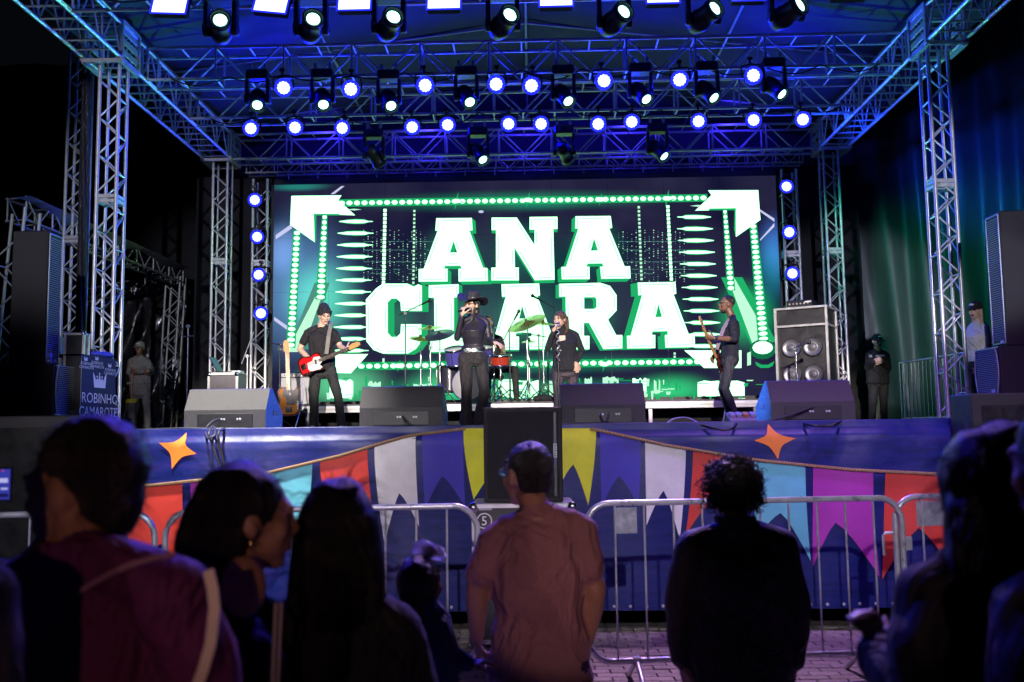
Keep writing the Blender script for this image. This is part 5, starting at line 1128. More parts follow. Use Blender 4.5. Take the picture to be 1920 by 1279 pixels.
def body(F, J, fd, o=None):
    """J joints in world space; L and R are as seen in the picture"""
    o = dict(o or {}); fd = V(fd).normalized(); B = o.get('bulk', 0); W_ = o.get('wide', 1.); shm, hpm = (J['sl'] + J['sr']) / 2, (J['hl'] + J['hr']) / 2
    sp_ = (shm - hpm); H = sp_.length; spn = sp_.normalized(); sx = (J['sr'] - J['sl']); sw = max(sx.length / 2, .1)
    side = spn.cross(fd); side = side.normalized()
    if sx.normalized().dot(side) < 0: side = -side
    def ring(t, rx, ry, fo=0.): return (hpm + sp_ * t + fd * fo, side, fd, rx, ry)
    hw = o.get('hipw', .165) * W_; ww = o.get('waist', .150) * W_; cwd = o.get('chest', .172) * W_; sd = o.get('shw', .19) * W_; bu = o.get('bust', 0); be = o.get('belly', 0)
    F.loft([ring(-.22, hw * .55, .075), ring(-.13, hw * .93, .108), ring(-.02, hw, .118, -.008), ring(.16, ww * 1.03, .108 + be * .5, be * .5), ring(.24, ww * .98, .098, be * .4)], 'pants')
    hem = o.get('hem', .16)
    F.loft([ring(hem - .02, (hw if hem < .1 else ww * 1.06) + .010 + B, .112 + be + B, be * .4), ring(hem + .08, (hw * .5 + ww * .5) + .012 + B, .114 + be + B, be * .4), ring(.36, ww + .008 + B, .102 + be + B, be * .5), ring(.55, (ww + cwd) / 2 + .008 + B, .108 + B + bu * .6, bu * .7), ring(.72, cwd + B + .006, .112 + B + bu, bu), ring(.87, sd * .97 + B, .098 + B, .0), ring(.97, sd * .86 + B * .6, .072 + B * .6, -.012), ring(1.05, .085 + B * .4, .062 + B * .4, -.012), ring(1.10, .058 + B * .2, .055 + B * .2, -.008)], 'shirt')
    nb = shm + spn * .05 * 1 - fd * .012
    F.cone(nb, J['hd'] - (J['hd'] - nb) * .30, .056 * o.get('neck', 1), .050 * o.get('neck', 1), 'collar' if o.get('highneck') else 'skin')
    if o.get('highneck'): F.cone(nb + (J['hd'] - nb) * .45, J['hd'] - (J['hd'] - nb) * .2, .046, .046, 'skin')
    arm = o.get('arm', 1.)
    for s_ in 'lr':
        S, E_, W2 = J['s' + s_], J['e' + s_], J['w' + s_]
        S = S - spn * .022; F.ell(S, (.056 * arm + B * .7,) * 3, None, 'shirt'); F.cone(nb + spn * .012 - fd * .005, S.lerp(nb, .12) + spn * .018, .050 + B * .5, .044 + B * .6, 'shirt')
        if o.get('sleeve', 'long') == 'long':
            F.cone(S, E_, .056 * arm + B, .047 * arm + B, 'shirt'); F.cone(E_, E_.lerp(W2, .95), .047 * arm + B, .034 + B * .8, 'shirt'); F.cone(E_.lerp(W2, .9), W2, .026, .025, 'skin')
        else:
            fr_ = o.get('slf', .58)
            if o.get('sleeve') == 'push': F.cone(S, E_, .058 * arm, .049 * arm, 'shirt'); F.cone(E_, E_.lerp(W2, .18), .049 * arm, .046 * arm, 'shirt')
            else: F.cone(S, S.lerp(E_, fr_), .056 * arm + B * .5, .054 * arm + B * .4, 'shirt')
            F.cone(S, E_, .046 * arm, .040 * arm, 'skin'); F.cone(E_, E_.lerp(W2, .4), .040 * arm, .040 * arm, 'skin'); F.cone(E_.lerp(W2, .4), W2, .039 * arm, .026 * arm, 'skin')
        Hh, K, A = J['h' + s_], J['k' + s_], J['a' + s_]; lg = o.get('leg', 1.)
        F.cone(Hh, K, .090 * lg, .064 * lg, 'pants'); F.cone(K, K.lerp(A, .35), .063 * lg, .062 * lg, 'pants')
        ar_ = o.get('ankle', .052); F.cone(K.lerp(A, .3), A, .062 * lg, ar_, 'pants')
        td = J.get('t' + s_, fd); td = V((td.x, td.y, 0)).normalized(); g = J.get('ground', FLOOR)
        a0 = V((A.x, A.y, g)); Rf = Matrix((td.cross(Z), td, Z)).transposed()
        F.cone(A, a0 + Z * .06, .045, .044, 'shoes' if not o.get('boot') else 'pants'); F.ell(a0 + td * .065 + Z * .040, (.047, .125, .042), Rf, 'shoes'); F.ell(a0 - td * .03 + Z * .035, (.040, .05, .04), Rf, 'shoes')
SKIN = lambda k, c: mat('skin_' + k, c, .5, nz=.08, nscale=30)
LIGHTSKIN = SKIN('light', (.66, .43, .33)); TANSKIN = SKIN('tan', (.42, .24, .16)); BROWNSKIN = SKIN('brown', (.16, .08, .05)); MIDSKIN = SKIN('mid', (.32, .17, .11))
LIPS = mat('lips', (.35, .11, .10), .4); EYE = mat('eye_dark', (.16, .10, .08), .2); BROW = mat('eyebrow_dark', (.20, .12, .08), .8)
HAIRK = mat('black_hair', (.012, .010, .009), .38, nz=.4, nscale=12, bump=.6, bscale=60, stretch=(6, 6, 1)); HAIRB = mat('brown_hair', (.09, .05, .03), .4, nz=.4, nscale=12, bump=.6, bscale=60, stretch=(6, 6, 1))
def cloth(name, c=(.5, .5, .5), r=.8, **k): return mat(name, c, r, nz=k.pop('nz', .18), nscale=k.pop('nscale', 5), bump=k.pop('bump', .25), bscale=k.pop('bscale', 120), crease=k.pop('crease', 5.5), **k)
BLKTEE = cloth('black_cotton', (.013, .0125, .016)); DENIM = cloth('black_denim', (.023, .024, .026), bscale=200); SHOEW = cloth('white_shoes', (.75, .74, .72), .5); SHOEB = cloth('black_shoes', (.02, .02, .02), .4)
def mats_(skin, shirt, pants, shoes, collar=None): return dict(skin=skin, shirt=shirt, pants=pants, shoes=shoes, lips=LIPS, eye=EYE, brow=BROW, collar=collar or shirt)
def person(label, base, group): return thing('person', label, 'person', tuple(base), group)
def P3(px, py, Y): return at(px, py, Y)
def strands(mb, pts, n, L_, wd, spread, gravity=0., curl=0.):
    """fine loose hairs"""
    for _ in range(n):
        p, d = random.choice(pts); p = p + V((random.gauss(0, spread), random.gauss(0, spread), random.gauss(0, spread))); q = p; dd = V(d).normalized(); ac = V((random.random() - .5, random.random() - .5, random.random() - .5)).normalized(); prev = None
        w_ = dd.cross(ac).normalized() * wd; k = 4
        for j in range(k):
            nx = q + dd * L_ / k; mb.add([q - w_ * (1 - j / k), q + w_ * (1 - j / k), nx + w_ * (1 - (j + 1) / k), nx - w_ * (1 - (j + 1) / k)], [(0, 1, 2, 3)]); q = nx
            dd = (dd + V((0, 0, -gravity)) + ac * curl * math.sin(j * 2.)).normalized()
def hairfig(parent, fn, name='hair', m=None, voxel=.009, amp=.008, freq=(30, 30, 6), fuzz=None):
    F = Fig(); fn(F); o = F.build(name, {'hair': m or HAIRK}, parent, voxel, 2, ('hair',), amp, freq)
    if fuzz:
        mb = MB(); n, L_, wd, spread, grav, cl = fuzz; vs = o.data.vertices; og = ORG[parent.name]; idx = random.sample(range(len(vs)), min(len(vs), 900))
        strands(mb, [(vs[i].co + og, vs[i].normal + V((0, 0, -.3))) for i in idx], n, L_, wd, spread, grav, cl); tag(mb.build('loose_hair', m or HAIRK, parent), kind='stuff')
    return o
SG = 'people performing on the stage'; CG = 'people watching in front of the barrier'; WG = 'people standing at the sides of the stage'

# ---- guitar player
Yg = 13.0; J = dict(hd=P3(609, 592, Yg - .03), sl=P3(577, 621, Yg), sr=P3(627, 621, Yg), el=P3(562, 655, Yg + .0), er=P3(638, 650, Yg - .02), wl=P3(583, 676, Yg - .17), wr=P3(650, 657, Yg - .20), hl=P3(592, 694, Yg), hr=P3(620, 694, Yg), kl=P3(589, 744, Yg - .07), kr=P3(634, 744, Yg - .07), al=P3(589, 795, Yg), ar=P3(640, 794, Yg), tl=V((-.35, -1, 0)), tr=V((.45, -1, 0)))
t = person('man in black T-shirt and beanie playing a red electric guitar', (J['hd'].x, Yg, FLOOR), SG); F = Fig()
body(F, J, (.15, -1, 0), dict(sleeve='short', hem=.0, shw=.20, chest=.175, waist=.16, hipw=.155, leg=.95, ankle=.062)); R = head(F, J['hd'], (.45, -.85, -.28), (.05, -.2, 1), 1.0)
hand(F, J['wl'], (.75, -.25, -.5), (.2, .9, -.1), 1, .45); hand(F, J['wr'], (.7, -.3, .35), (-.2, .9, .2), -1, .75)
F.build('body', mats_(LIGHTSKIN, BLKTEE, DENIM, SHOEW), t, .0075, 2, ('shirt', 'pants'), .007)
def beanie(F): r, f, u = R.col; F.ell(J['hd'] + u * .055 - f * .03, (.090, .108, .095), R, 'hair'); F.ell(J['hd'] + u * .095 - f * .055, (.072, .085, .08), R, 'hair')
hairfig(t, beanie, 'beanie', cloth('beanie_knit', (.02, .02, .03), bump=.6, bscale=160), .008, .002, (40, 40, 10))
r, f, u = R.col; MB().lathe(J['hd'] + u * .012 - f * .02, u, [(.0, .098), (.05, .106)], 20, cap=False).build('beanie_cuff', MATS['beanie_knit'], t)
def strap(parent, pts, w_, m, nrm, name='strap'):
    g = []
    for i, p in enumerate(pts):
        d = (pts[min(i + 1, len(pts) - 1)] - pts[max(0, i - 1)]).normalized(); s_ = d.cross(V(nrm)).normalized() * w_ / 2; g.append([p - s_, p + s_])
    n2 = V(nrm).normalized() * .004; g2 = [[a + n2, b_ + n2] for a, b_ in g]
    return MB().sheet(g).sheet(g2).sheet([[a[0], b_[0]] for a, b_ in zip(g, g2)]).sheet([[a[1], b_[1]] for a, b_ in zip(g, g2)]).build(name, m, parent)
from mathutils.bvhtree import BVHTree
def laid(objs, pix, lift=.006):
    vs, fs = [], []
    for o in objs:
        og, k = ORG[o.name], len(vs); vs += [v.co + og for v in o.data.vertices]; fs += [tuple(i + k for i in p.vertices) for p in o.data.polygons]
    T = BVHTree.FromPolygons(vs, fs); c = V((0, 0, CAM_H)); out = []
    for x, y in pix:
        d = (at(x, y, 2) - c).normalized(); h = T.ray_cast(c, d)
        if h[0] is not None: out.append(h[0] + h[1] * (lift if h[1].dot(d) < 0 else -lift) - d * .002)
    return out
STRAPM = mat('grey_webbing', (.20, .19, .18), .7, nz=.2)
TELE = [(-.20, 0), (-.196, .08), (-.165, .135), (-.10, .155), (-.03, .128), (.02, .115), (.075, .13), (.13, .138), (.165, .12), (.182, .085), (.182, .028), (.182, -.028), (.15, -.034), (.135, -.06), (.15, -.085), (.178, -.105), (.17, -.13), (.135, -.142), (.075, -.132), (.02, -.115), (-.03, -.128), (-.10, -.155), (-.165, -.135), (-.196, -.08)]
WOOD = mat('maple_wood', (.50, .27, .09), .55, nz=.15, nscale=6, stretch=(1, 1, 8)); ROSE = mat('dark_fretboard', (.06, .035, .02), .4)
def guitar(label, c, neck, nrm, s, bm, edge, guard, name='electric_guitar', fb=None, scale_len=1., cat='guitar', strings=True):
    c, a, n = V(c), V(neck).normalized(), V(nrm); n = (n - a * n.dot(a)).normalized(); b_ = n.cross(a)   # a along the neck, b across, n out of the top
    t = thing(name, label, cat, tuple(c)); G = lambda u, v, w_=0: c + (a * u + b_ * v + n * w_) * s; k = scale_len
    out = TELE; o = MB().prism([G(u, v, -.022) for u, v in out], n * .044 * s).build('guitar_body', bm, t)
    if edge is not None:
        nn = len(out); ring = MB(); P0 = [G(u, v, .0226) for u, v in out]; P1 = [G(u * .88, v * .86, .0228) for u, v in out]; ring.add(P0 + P1, [(i, (i + 1) % nn, nn + (i + 1) % nn, nn + i) for i in range(nn)]); ring.build('dark_edge', edge, t)
        MB().add([G(u * 1.004, v * 1.004, z) for z in (-.0225, .0225) for u, v in out], [(i, (i + 1) % nn, nn + (i + 1) % nn, nn + i) for i in range(nn)]).build('dark_side', edge, t)
    if guard is not None: MB().prism([G(u, v, .0232) for u, v in ((.165, .06), (.178, .02), (.178, -.03), (.13, -.06), (.165, -.11), (.12, -.128), (.05, -.115), (-.03, -.11), (-.06, -.06), (-.05, .03), (.04, .035), (.07, .08))], n * .003 * s).build('pickguard', guard, t)
    NL = .50 * k; q = Matrix((a, b_, n)).transposed()
    nk_ = MB().box(G(.13 + NL / 2, 0, .015), (NL * s, .052 * s, .024 * s), q, .006 * s).build('neck', WOOD, t); MB().box(G(.13 + NL / 2 + .01, 0, .029), ((NL - .02) * s, .050 * s, .006 * s), q).build('fretboard', fb or WOOD, nk_)
    fr_ = MB()
    for j in range(20): fr_.box(G(.13 + NL * (1 - .945 ** j) / .68 * .98 if False else .13 + NL - NL * (1 - .946 ** (j + 1)) / .671 * .97, 0, .0325), (.0035 * s, .049 * s, .002 * s), q)
    tag(fr_.build('frets', STEEL, nk_), kind='stuff')
    hk_ = MB().prism([G(.13 + NL + u, v, .004) for u, v in ((0, -.024), (.02, -.03), (.15, -.026), (.185, -.01), (.18, .03), (.15, .048), (.05, .046), (.02, .03), (0, .024))], n * .018 * s).build('headstock', WOOD, t)
    for j in range(6 if k == 1 else 4):
        p = G(.13 + NL + .035 + j * .023 * (6 / (6 if k == 1 else 4)), .045, .012); MB().tube(p, p + b_ * .028 * s, .004 * s, n=6).ell(p + b_ * .036 * s, (.010 * s, .010 * s, .006 * s), q, 8, 5).build('tuning_peg', CHROME, hk_)
    MB().box(G(-.12, 0, .028), (.075 * s, .085 * s, .012 * s), q, .003).build('bridge', CHROME, t); MB().box(G(.085, 0, .028), (.028 * s, .07 * s, .012 * s), q, .004).build('pickup', CHROME, t)
    cp_ = MB().box(G(-.075, -.118, .026), (.14 * s, .03 * s, .006 * s), q, .002).build('control_plate', CHROME, t)
    for j in (-.105, -.06): MB().lathe(G(j, -.118, .028), n, [(0, .011 * s), (.016 * s, .010 * s)], 10).build('knob', CHROME, cp_)
    st_ = MB()
    for j in range(6): v = (j - 2.5) * .0075; st_.tube(G(-.12, v * 1.2, .036), G(.14 + NL, v, .034), .0008 * s, n=4)
    tag(st_.build('strings', STEEL, t), kind='stuff'); return t
REDG = mat('red_lacquer', (.55, .012, .015), .18, nz=.1); SUNB = mat('amber_lacquer', (.80, .27, .02), .5, nz=.1, spec=.25); DKB = mat('dark_lacquer', (.05, .01, .008), .2); SUNE = mat('burst_edge_lacquer', (.16, .025, .01), .2); IVORY = mat('ivory_plastic', (.75, .74, .70), .35); BGD_ = mat('violet_black_plastic', (.03, .025, .05), .3)
g0, g1 = P3(584, 683, 12.78), P3(686, 641, 12.62)
guitar('red electric guitar with white pickguard held by the man in the beanie', g0, g1 - g0, (.0, -1, .12), .92, REDG, DKB, IVORY, fb=ROSE)
strap(t, [P3(x, y, yy) for x, y, yy in ((612, 664, 12.83), (614, 650, 12.83), (616, 632, 12.84), (619, 615, 12.88), (621, 606, 12.98), (615, 605, 13.12))], .055, STRAPM, (0, -1, 0))
guitar('sunburst electric guitar with black pickguard hanging upright on a stand', P3(541, 752, 12.7), P3(538, 640, 12.78) - P3(541, 752, 12.7), (.30, -1, -.16), 1.02, SUNB, SUNE, BGD_)
# ---- singer in the hat
Ys = 12.0; J = dict(hd=P3(885, 573, Ys - .04), sl=P3(866, 603, Ys - .05), sr=P3(912, 602, Ys + .04), el=P3(857, 634, Ys - .12), er=P3(917, 637, Ys + .02), wl=P3(866, 592, Ys - .24), wr=P3(926, 641, Ys - .10), hl=P3(873, 672, Ys - .02), hr=P3(901, 672, Ys + .02), kl=P3(875, 731, Ys - .05), kr=P3(908, 731, Ys - .02), al=P3(874, 794, Ys), ar=P3(899, 793, Ys + .05), tl=V((-.5, -1, 0)), tr=V((.1, -1, 0)))
t = person('woman singer in black cowboy hat, tight black top and flared black jeans', (J['hd'].x, Ys, FLOOR), SG); F = Fig(); TOPB = cloth('black_stretch_top', (.022, .020, .032), .5, bump=.1, crease=0, nz=.05)
body(F, J, (-.35, -1, 0), dict(highneck=True, hem=.20, shw=.165, chest=.145, waist=.122, hipw=.178, leg=1.08, ankle=.088, bust=.035, arm=.86, boot=True, neck=.85)); R = head(F, J['hd'], (-.62, -.8, .06), (.06, 0, 1), .96)
hand(F, J['wl'], (.12, -.15, .95), (.65, .6, 0), 1, .85, s=.95); hand(F, J['wr'], (.75, -.35, -.35), (0, .2, -1), 1, .4, s=.95)
F.build('body', mats_(LIGHTSKIN, TOPB, cloth('black_jeans', (.024, .021, .026), bscale=200), SHOEB), t, .0075, 2, ('pants',), .006)
r, f, u = R.col
def hair1(F):
    c = J['hd']; F.ell(c + u * .03 - f * .025, (.085, .098, .1), R, 'hair')
    F.cone(c - f * .05 + r * .055, c - f * .06 + r * .075 - Z * .16, .045, .04, 'hair'); F.cone(c - f * .06 + r * .075 - Z * .16, c - f * .03 + r * .085 - Z * .27, .04, .018, 'hair'); F.cone(c - f * .07, c - f * .085 - Z * .2, .055, .04, 'hair'); F.cone(c + f * .03 - r * .07 - Z * .05, c + f * .05 - r * .05 - Z * .28, .018, .010, 'hair')
hairfig(t, hair1, m=HAIRK, voxel=.008, amp=.006)
hc = J['hd'] + u * .075; HATM = cloth('black_felt', (.022, .022, .032), .75, bump=.1); tl_ = Matrix.Rotation(-.18, 3, f)
ru, rr, rf = tl_ @ u, tl_ @ r, f
g = []
for k in range(7):
    row = []
    for i in range(41):
        a = 2 * math.pi * i / 40; q = k / 6; rx, ry = .078 + .125 * q, .095 + .105 * q; lift = .058 * q ** 1.6 * abs(math.cos(a)) ** 1.8 - .045 * q * abs(math.sin(a)) ** 2
        row.append(hc + rr * rx * math.cos(a) + rf * ry * math.sin(a) + ru * lift)
    g.append(row)
o = MB().sheet(g).build('hat_brim', HATM, t); sm_ = o.modifiers.new('thick', 'SOLIDIFY'); sm_.thickness = .006
g = []
for k in range(9):
    row = []
    for i in range(41):
        a = 2 * math.pi * i / 40; q = k / 8; w_ = 1 - .16 * q if k < 7 else (.84 - .42 * (k - 6)); w_ = max(w_, .0); h_ = .100 * min(1, q * 8 / 6.5); top = .045 * (abs(math.cos(a)) - .35) * (1 if k >= 5 else 0) - (.035 if k == 8 else 0)
        row.append(hc + rr * .082 * w_ * math.cos(a) + rf * .100 * w_ * math.sin(a) + ru * (h_ + top * (k - 4) / 4))
    g.append(row)
MB().sheet(g).build('hat_crown', HATM, t); MB().lathe(hc + ru * .012, ru, [(0, .092), (.022, .090)], 24, cap=False).build('hat_band', mat('grey_band', (.06, .06, .08), .5), t)
hpm = (J['hl'] + J['hr']) / 2; sp_ = (J['sl'] + J['sr']) / 2 - hpm; fd = V((-.35, -1, 0)).normalized(); bs = Z.cross(fd); bc = hpm + sp_ * .20
MB().sheet([[bc + bs * (.137 * math.cos(a)) - fd * (.122 * math.sin(a)) + Z * z for a in np.linspace(0, 2 * math.pi, 33)] for z in (-.022, .022)]).build('belt', mat('silver_belt', (.30, .42, .44), .35, .4, nz=.4, nscale=60), t)
MB().box(bc + fd * .128, (.085, .012, .062), Matrix((bs, -fd, Z)).transposed(), .012).build('belt_buckle', mat('silver_buckle', (.55, .55, .52), .25, .9, nz=.3, nscale=60, bump=.5, bscale=150), t)
def lens_pair(parent, c, R, m, s=1., frame_=True):
    r, f, u = R.col
    for a in (-1, 1): MB().ell(c + (r * a * .034 + f * .099 + u * .010) * s, (.026 * s, .006 * s, .018 * s), R, 12, 8).build('spectacle_lens', m, parent)
    MB().tube(c + (r * -.012 + f * .104 + u * .012) * s, c + (r * .012 + f * .104 + u * .012) * s, .003).tube(c + (r * .06 + f * .09 + u * .014) * s, c + (r * .082 - f * .01 + u * .008) * s, .0035).tube(c + (-r * .06 + f * .09 + u * .014) * s, c + (-r * .082 - f * .01 + u * .008) * s, .0035).build('spectacle_frame', BLK, parent)
lens_pair(t, J['hd'], R, mat('tinted_lens', (.14, .07, .04), .1), .96)
def held_mic(label, p, d, cat='microphone'):
    d = V(d).normalized(); t = thing('microphone', label, cat, tuple(p)); MB().tube(p, p + d * .17, .012, .019, 10).build('handle', BLK, t); MB().ell(p + d * .195, (.027, .027, .030), d.to_track_quat('Z', 'Y').to_matrix(), 12, 8).build('grille_ball', STEEL, t); MB().lathe(p + d * .17, d, [(0, .02), (.008, .026), (.012, .024)], 10).build('collar', CHROME, t); return t
p, q = P3(859, 584, Ys - .30), P3(881, 579, Ys - .17); held_mic('microphone in the hand of the singer in the hat', p, q - p)
# ---- backing singer
Yb = 13.2; J = dict(hd=P3(1050, 600, Yb - .03), sl=P3(1036, 627, Yb - .02), sr=P3(1079, 626, Yb), el=P3(1027, 653, Yb - .10), er=P3(1091, 657, Yb), wl=P3(1037, 622, Yb - .22), wr=P3(1082, 678, Yb - .10), hl=P3(1046, 696, Yb), hr=P3(1074, 696, Yb), kl=P3(1047, 748, Yb - .04), kr=P3(1072, 748, Yb - .02), al=P3(1045, 800, Yb), ar=P3(1072, 800, Yb + .06), tl=V((-.4, -1, 0)), tr=V((.1, -1, 0)))
t = person('woman backing singer in dark ribbed jumper and plum leggings', (J['hd'].x, Yb, FLOOR), SG); F = Fig()
body(F, J, (-.25, -1, 0), dict(highneck=True, hem=.02, shw=.185, chest=.17, waist=.155, hipw=.185, leg=1.0, ankle=.05, bust=.035, belly=.02, arm=.95, neck=.9)); R = head(F, J['hd'], (-.62, -.78, .04), (-.05, 0, 1), .97)
hand(F, J['wl'], (.22, -.1, .95), (.7, .5, 0), 1, .85, s=.95); hand(F, J['wr'], (.0, -.25, -1), (-.6, .8, 0), -1, .25)
F.build('body', mats_(LIGHTSKIN, cloth('dark_ribbed_knit', (.016, .017, .026), .8, bump=.6, bscale=60, stretch=(6, 6, .3)), cloth('plum_leggings', (.05, .035, .05), .6), SHOEB), t, .0075, 2, ('shirt',), .006)
r, f, u = R.col
def hair2(F):
    c = J['hd']; F.ell(c + u * .034 - f * .016, (.088, .098, .1), R, 'hair')
    for a in (-1, 1): F.cone(c - f * .045 + r * a * .078 + u * .02, c - f * .045 + r * a * .092 - Z * .13, .030, .026, 'hair'); F.cone(c - f * .045 + r * a * .092 - Z * .13, c + r * a * .085 - Z * .20, .026, .014, 'hair')
    F.cone(c - f * .075, c - f * .075 - Z * .17, .06, .04, 'hair')
hairfig(t, hair2, m=HAIRB, voxel=.008, amp=.006)
cb = (J['sl'] + J['sr']) / 2 + V((-.03, -.125, -.11)); MB().box(cb, (.085, .010, .16), Matrix.Rotation(-.12, 3, 'X'), .004).build('keyhole_neckline', LIGHTSKIN, t)
MB().box(cb + V((0, -.01, -.12)), (.075, .010, .035), None, .004).build('pendant_print', mat('pale_print', (.5, .48, .5), .6), t)
p, q = P3(1032, 615, Yb - .30), P3(1047, 607, Yb - .16); held_mic('microphone in the hand of the backing singer', p, q - p)
# ---- bass player, in profile
Yp = 12.9; J = dict(hd=P3(1362, 571, Yp), sl=P3(1368, 604, Yp + .17), sr=P3(1374, 603, Yp - .17), el=P3(1356, 640, Yp + .24), er=P3(1377, 636, Yp - .26), wl=P3(1343, 662, Yp + .10), wr=P3(1339, 634, Yp - .33), hl=P3(1365, 674, Yp + .09), hr=P3(1370, 674, Yp - .09), kl=P3(1354, 730, Yp + .10), kr=P3(1360, 729, Yp - .10), al=P3(1372, 787, Yp + .12), ar=P3(1383, 786, Yp - .08), tl=V((-1, -.2, 0)), tr=V((-1, -.3, 0)))
t = person('man in dark jumper and sunglasses playing a bass guitar, seen from his side', (J['hd'].x, Yp, FLOOR), SG); F = Fig()
body(F, J, (-1, -.18, 0), dict(sleeve='push', hem=.02, shw=.19, chest=.17, waist=.15, hipw=.15, leg=.86, ankle=.044)); R = head(F, J['hd'], (-1, -.12, .10), (-.05, 0, 1), 1.0)
hand(F, J['wr'], (-.9, .1, .25), (.2, .9, .4), 1, .7); hand(F, J['wl'], (-.5, .2, -.7), (.5, -.6, 0), 1, .5)
F.build('body', mats_(BROWNSKIN, cloth('navy_black_jumper', (.009, .010, .02)), cloth('slate_jeans', (.032, .034, .046), bscale=200), SHOEB), t, .0075, 2, ('shirt', 'pants'), .006)
r, f, u = R.col
hairfig(t, lambda F: (F.ell(J['hd'] + u * .045 - f * .026, (.079, .092, .085), R, 'hair'), F.ell(J['hd'] + f * .035 - u * .098, (.045, .045, .03), R, 'hair')), m=HAIRK, voxel=.008, amp=.003, freq=(60, 60, 60))
lens_pair(t, J['hd'], R, mat('black_lens', (.01, .01, .012), .1))
MB().lathe(J['wr'] + (J['er'] - J['wr']) * .08, (J['er'] - J['wr']), [(-.014, .031), (.014, .033)], 12, cap=False).build('wristwatch', CHROME, t)
g0, g1 = P3(1352, 684, Yp + .12), P3(1310, 588, Yp - .62)
guitar('bass guitar with pale neck held by the man in profile', g0, g1 - g0, (-1, -.15, .25), .98, DKB, None, BGD_, 'bass_guitar', WOOD, 1.35, 'bass guitar')
strap(t, [P3(x, y, yy) for x, y, yy in ((1344, 655, 12.72), (1350, 636, 12.70), (1357, 615, 12.72), (1366, 600, 12.78), (1373, 593, 12.86))], .06, mat('lilac_webbing', (.26, .2, .24), .7), (-.7, -.7, 0))
# ---- drummer
Yd = 15.55; J = dict(hd=P3(914, 606, Yd), sl=P3(900, 634, Yd), sr=P3(937, 634, Yd), el=P3(898, 656, Yd - .1), er=P3(944, 656, Yd - .15), wl=P3(922, 664, Yd - .42), wr=P3(944, 664, Yd - .45), hl=P3(915, 690, Yd + .05), hr=P3(938, 690, Yd + .05), kl=P3(916, 690, Yd - .42), kr=P3(966, 693, Yd - .42), al=P3(914, 742, Yd - .45), ar=P3(968, 742, Yd - .42), ground=RT)
t = person('drummer in black seated behind the red snare drum', (J['hd'].x, Yd, RT), SG); F = Fig(); body(F, J, (-.1, -1, 0), dict(sleeve='short', hem=.02, leg=.9)); R = head(F, J['hd'], (-.1, -1, -.1), (0, 0, 1)); hand(F, J['wl'], (.4, -.8, -.1), (0, 0, -1), 1, .8); hand(F, J['wr'], (-.4, -.8, -.1), (0, 0, -1), -1, .8)
F.build('body', mats_(TANSKIN, BLKTEE, DENIM, SHOEB), t, .011, 2, ('shirt', 'pants'), .006)
hairfig(t, lambda F: F.ell(J['hd'] + R.col[2] * .035 - R.col[1] * .025, (.082, .098, .095), R, 'hair'), m=HAIRK, voxel=.01)
for a, b_, sd_ in ((J['wl'], V((-.1, -.9, .25)), 'left'), (J['wr'], V((-.2, -.8, .35)), 'right')):
    s0 = a + V((0, -.08, 0)); t2 = thing('drumstick', 'pale drumstick in the hand of the drummer at the %s of the picture' % sd_, 'drumstick', tuple(s0), 'drumsticks held by the drummer'); MB().tube(s0 - b_ * .1, s0 + b_ * .3, .008, .005).build('stick', WOOD, t2); MB().ell(s0 + b_ * .305, (.007, .007, .009)).build('tip', WOOD, t2)
t2 = thing('drum_stool', 'round black stool under the drummer', 'stool', (J['hl'].x, Yd + .1, RT)); sc_ = (J['hl'] + J['hr']) / 2; MB().lathe((sc_.x, Yd + .06, sc_.z - .18), Z, [(0, .15), (.02, .165), (.07, .165), (.085, .14)], 20).build('seat', BLK, t2); mb = MB().tube((sc_.x, Yd + .06, RT + .1), (sc_.x, Yd + .06, sc_.z - .17), .02); tripod(mb, V((sc_.x, Yd + .06, RT)), .25, .2); mb.build('tripod', CHROME, t2)
# ---- people at the sides
def cap_(parent, c, R, m, badge=None, s=1.):
    r, f, u = R.col; q = R
    hairfig(parent, lambda F: (F.ell(c + u * .045 - f * .012, (.086 * s, .104 * s, .088 * s), R, 'hair'),), 'cap', m, .009, .002)
    g = [[c + u * (.040 - .02 * k / 3 - .012 * abs(i / 4 - 1) ** 2) + f * (.075 + .028 * k * (1 - .25 * abs(i / 4 - 1) ** 2)) + r * (i / 4 - 1) * .078 for i in range(9)] for k in range(4)]
    o = MB().sheet(g).build('cap_peak', m, parent); o.modifiers.new('thick', 'SOLIDIFY').thickness = .006
    if badge: MB().ell(c + f * .092 + u * .075, (.035, .012, .016), R, 12, 6).build('cap_badge', badge, parent)
Yq = 17.2; J = dict(hd=P3(262, 653, Yq - .03), sl=P3(247, 676, Yq), sr=P3(276, 676, Yq), el=P3(243, 698, Yq - .04), er=P3(285, 697, Yq - .04), wl=P3(268, 697, Yq - .20), wr=P3(259, 696, Yq - .19), hl=P3(254, 734, Yq), hr=P3(273, 734, Yq), kl=P3(252, 768, Yq - .03), kr=P3(276, 768, Yq - .03), al=P3(248, 803, Yq), ar=P3(276, 803, Yq), tl=V((-.3, -1, 0)), tr=V((.4, -1, 0)))
t = person('guard in grey uniform and cap with folded arms beside the leaning tent post', (J['hd'].x, Yq, FLOOR), WG); F = Fig(); body(F, J, (.05, -1, 0), dict(hem=-.12, shw=.205, chest=.185, waist=.17, hipw=.17, bulk=.012, ankle=.07)); R = head(F, J['hd'], (.05, -1, -.05), (0, 0, 1)); hand(F, J['wl'], (1, -.1, .2), (0, 1, 0), 1, .5); hand(F, J['wr'], (-1, -.1, .1), (0, 1, 0), -1, .5)
GREYU = cloth('grey_uniform', (.20, .185, .175), .8); F.build('body', mats_(BROWNSKIN, GREYU, GREYU, SHOEB), t, .010, 2, ('shirt', 'pants'), .009); cap_(t, J['hd'], R, GREYU, mat('cap_badge_pale', (.5, .45, .4), .5))
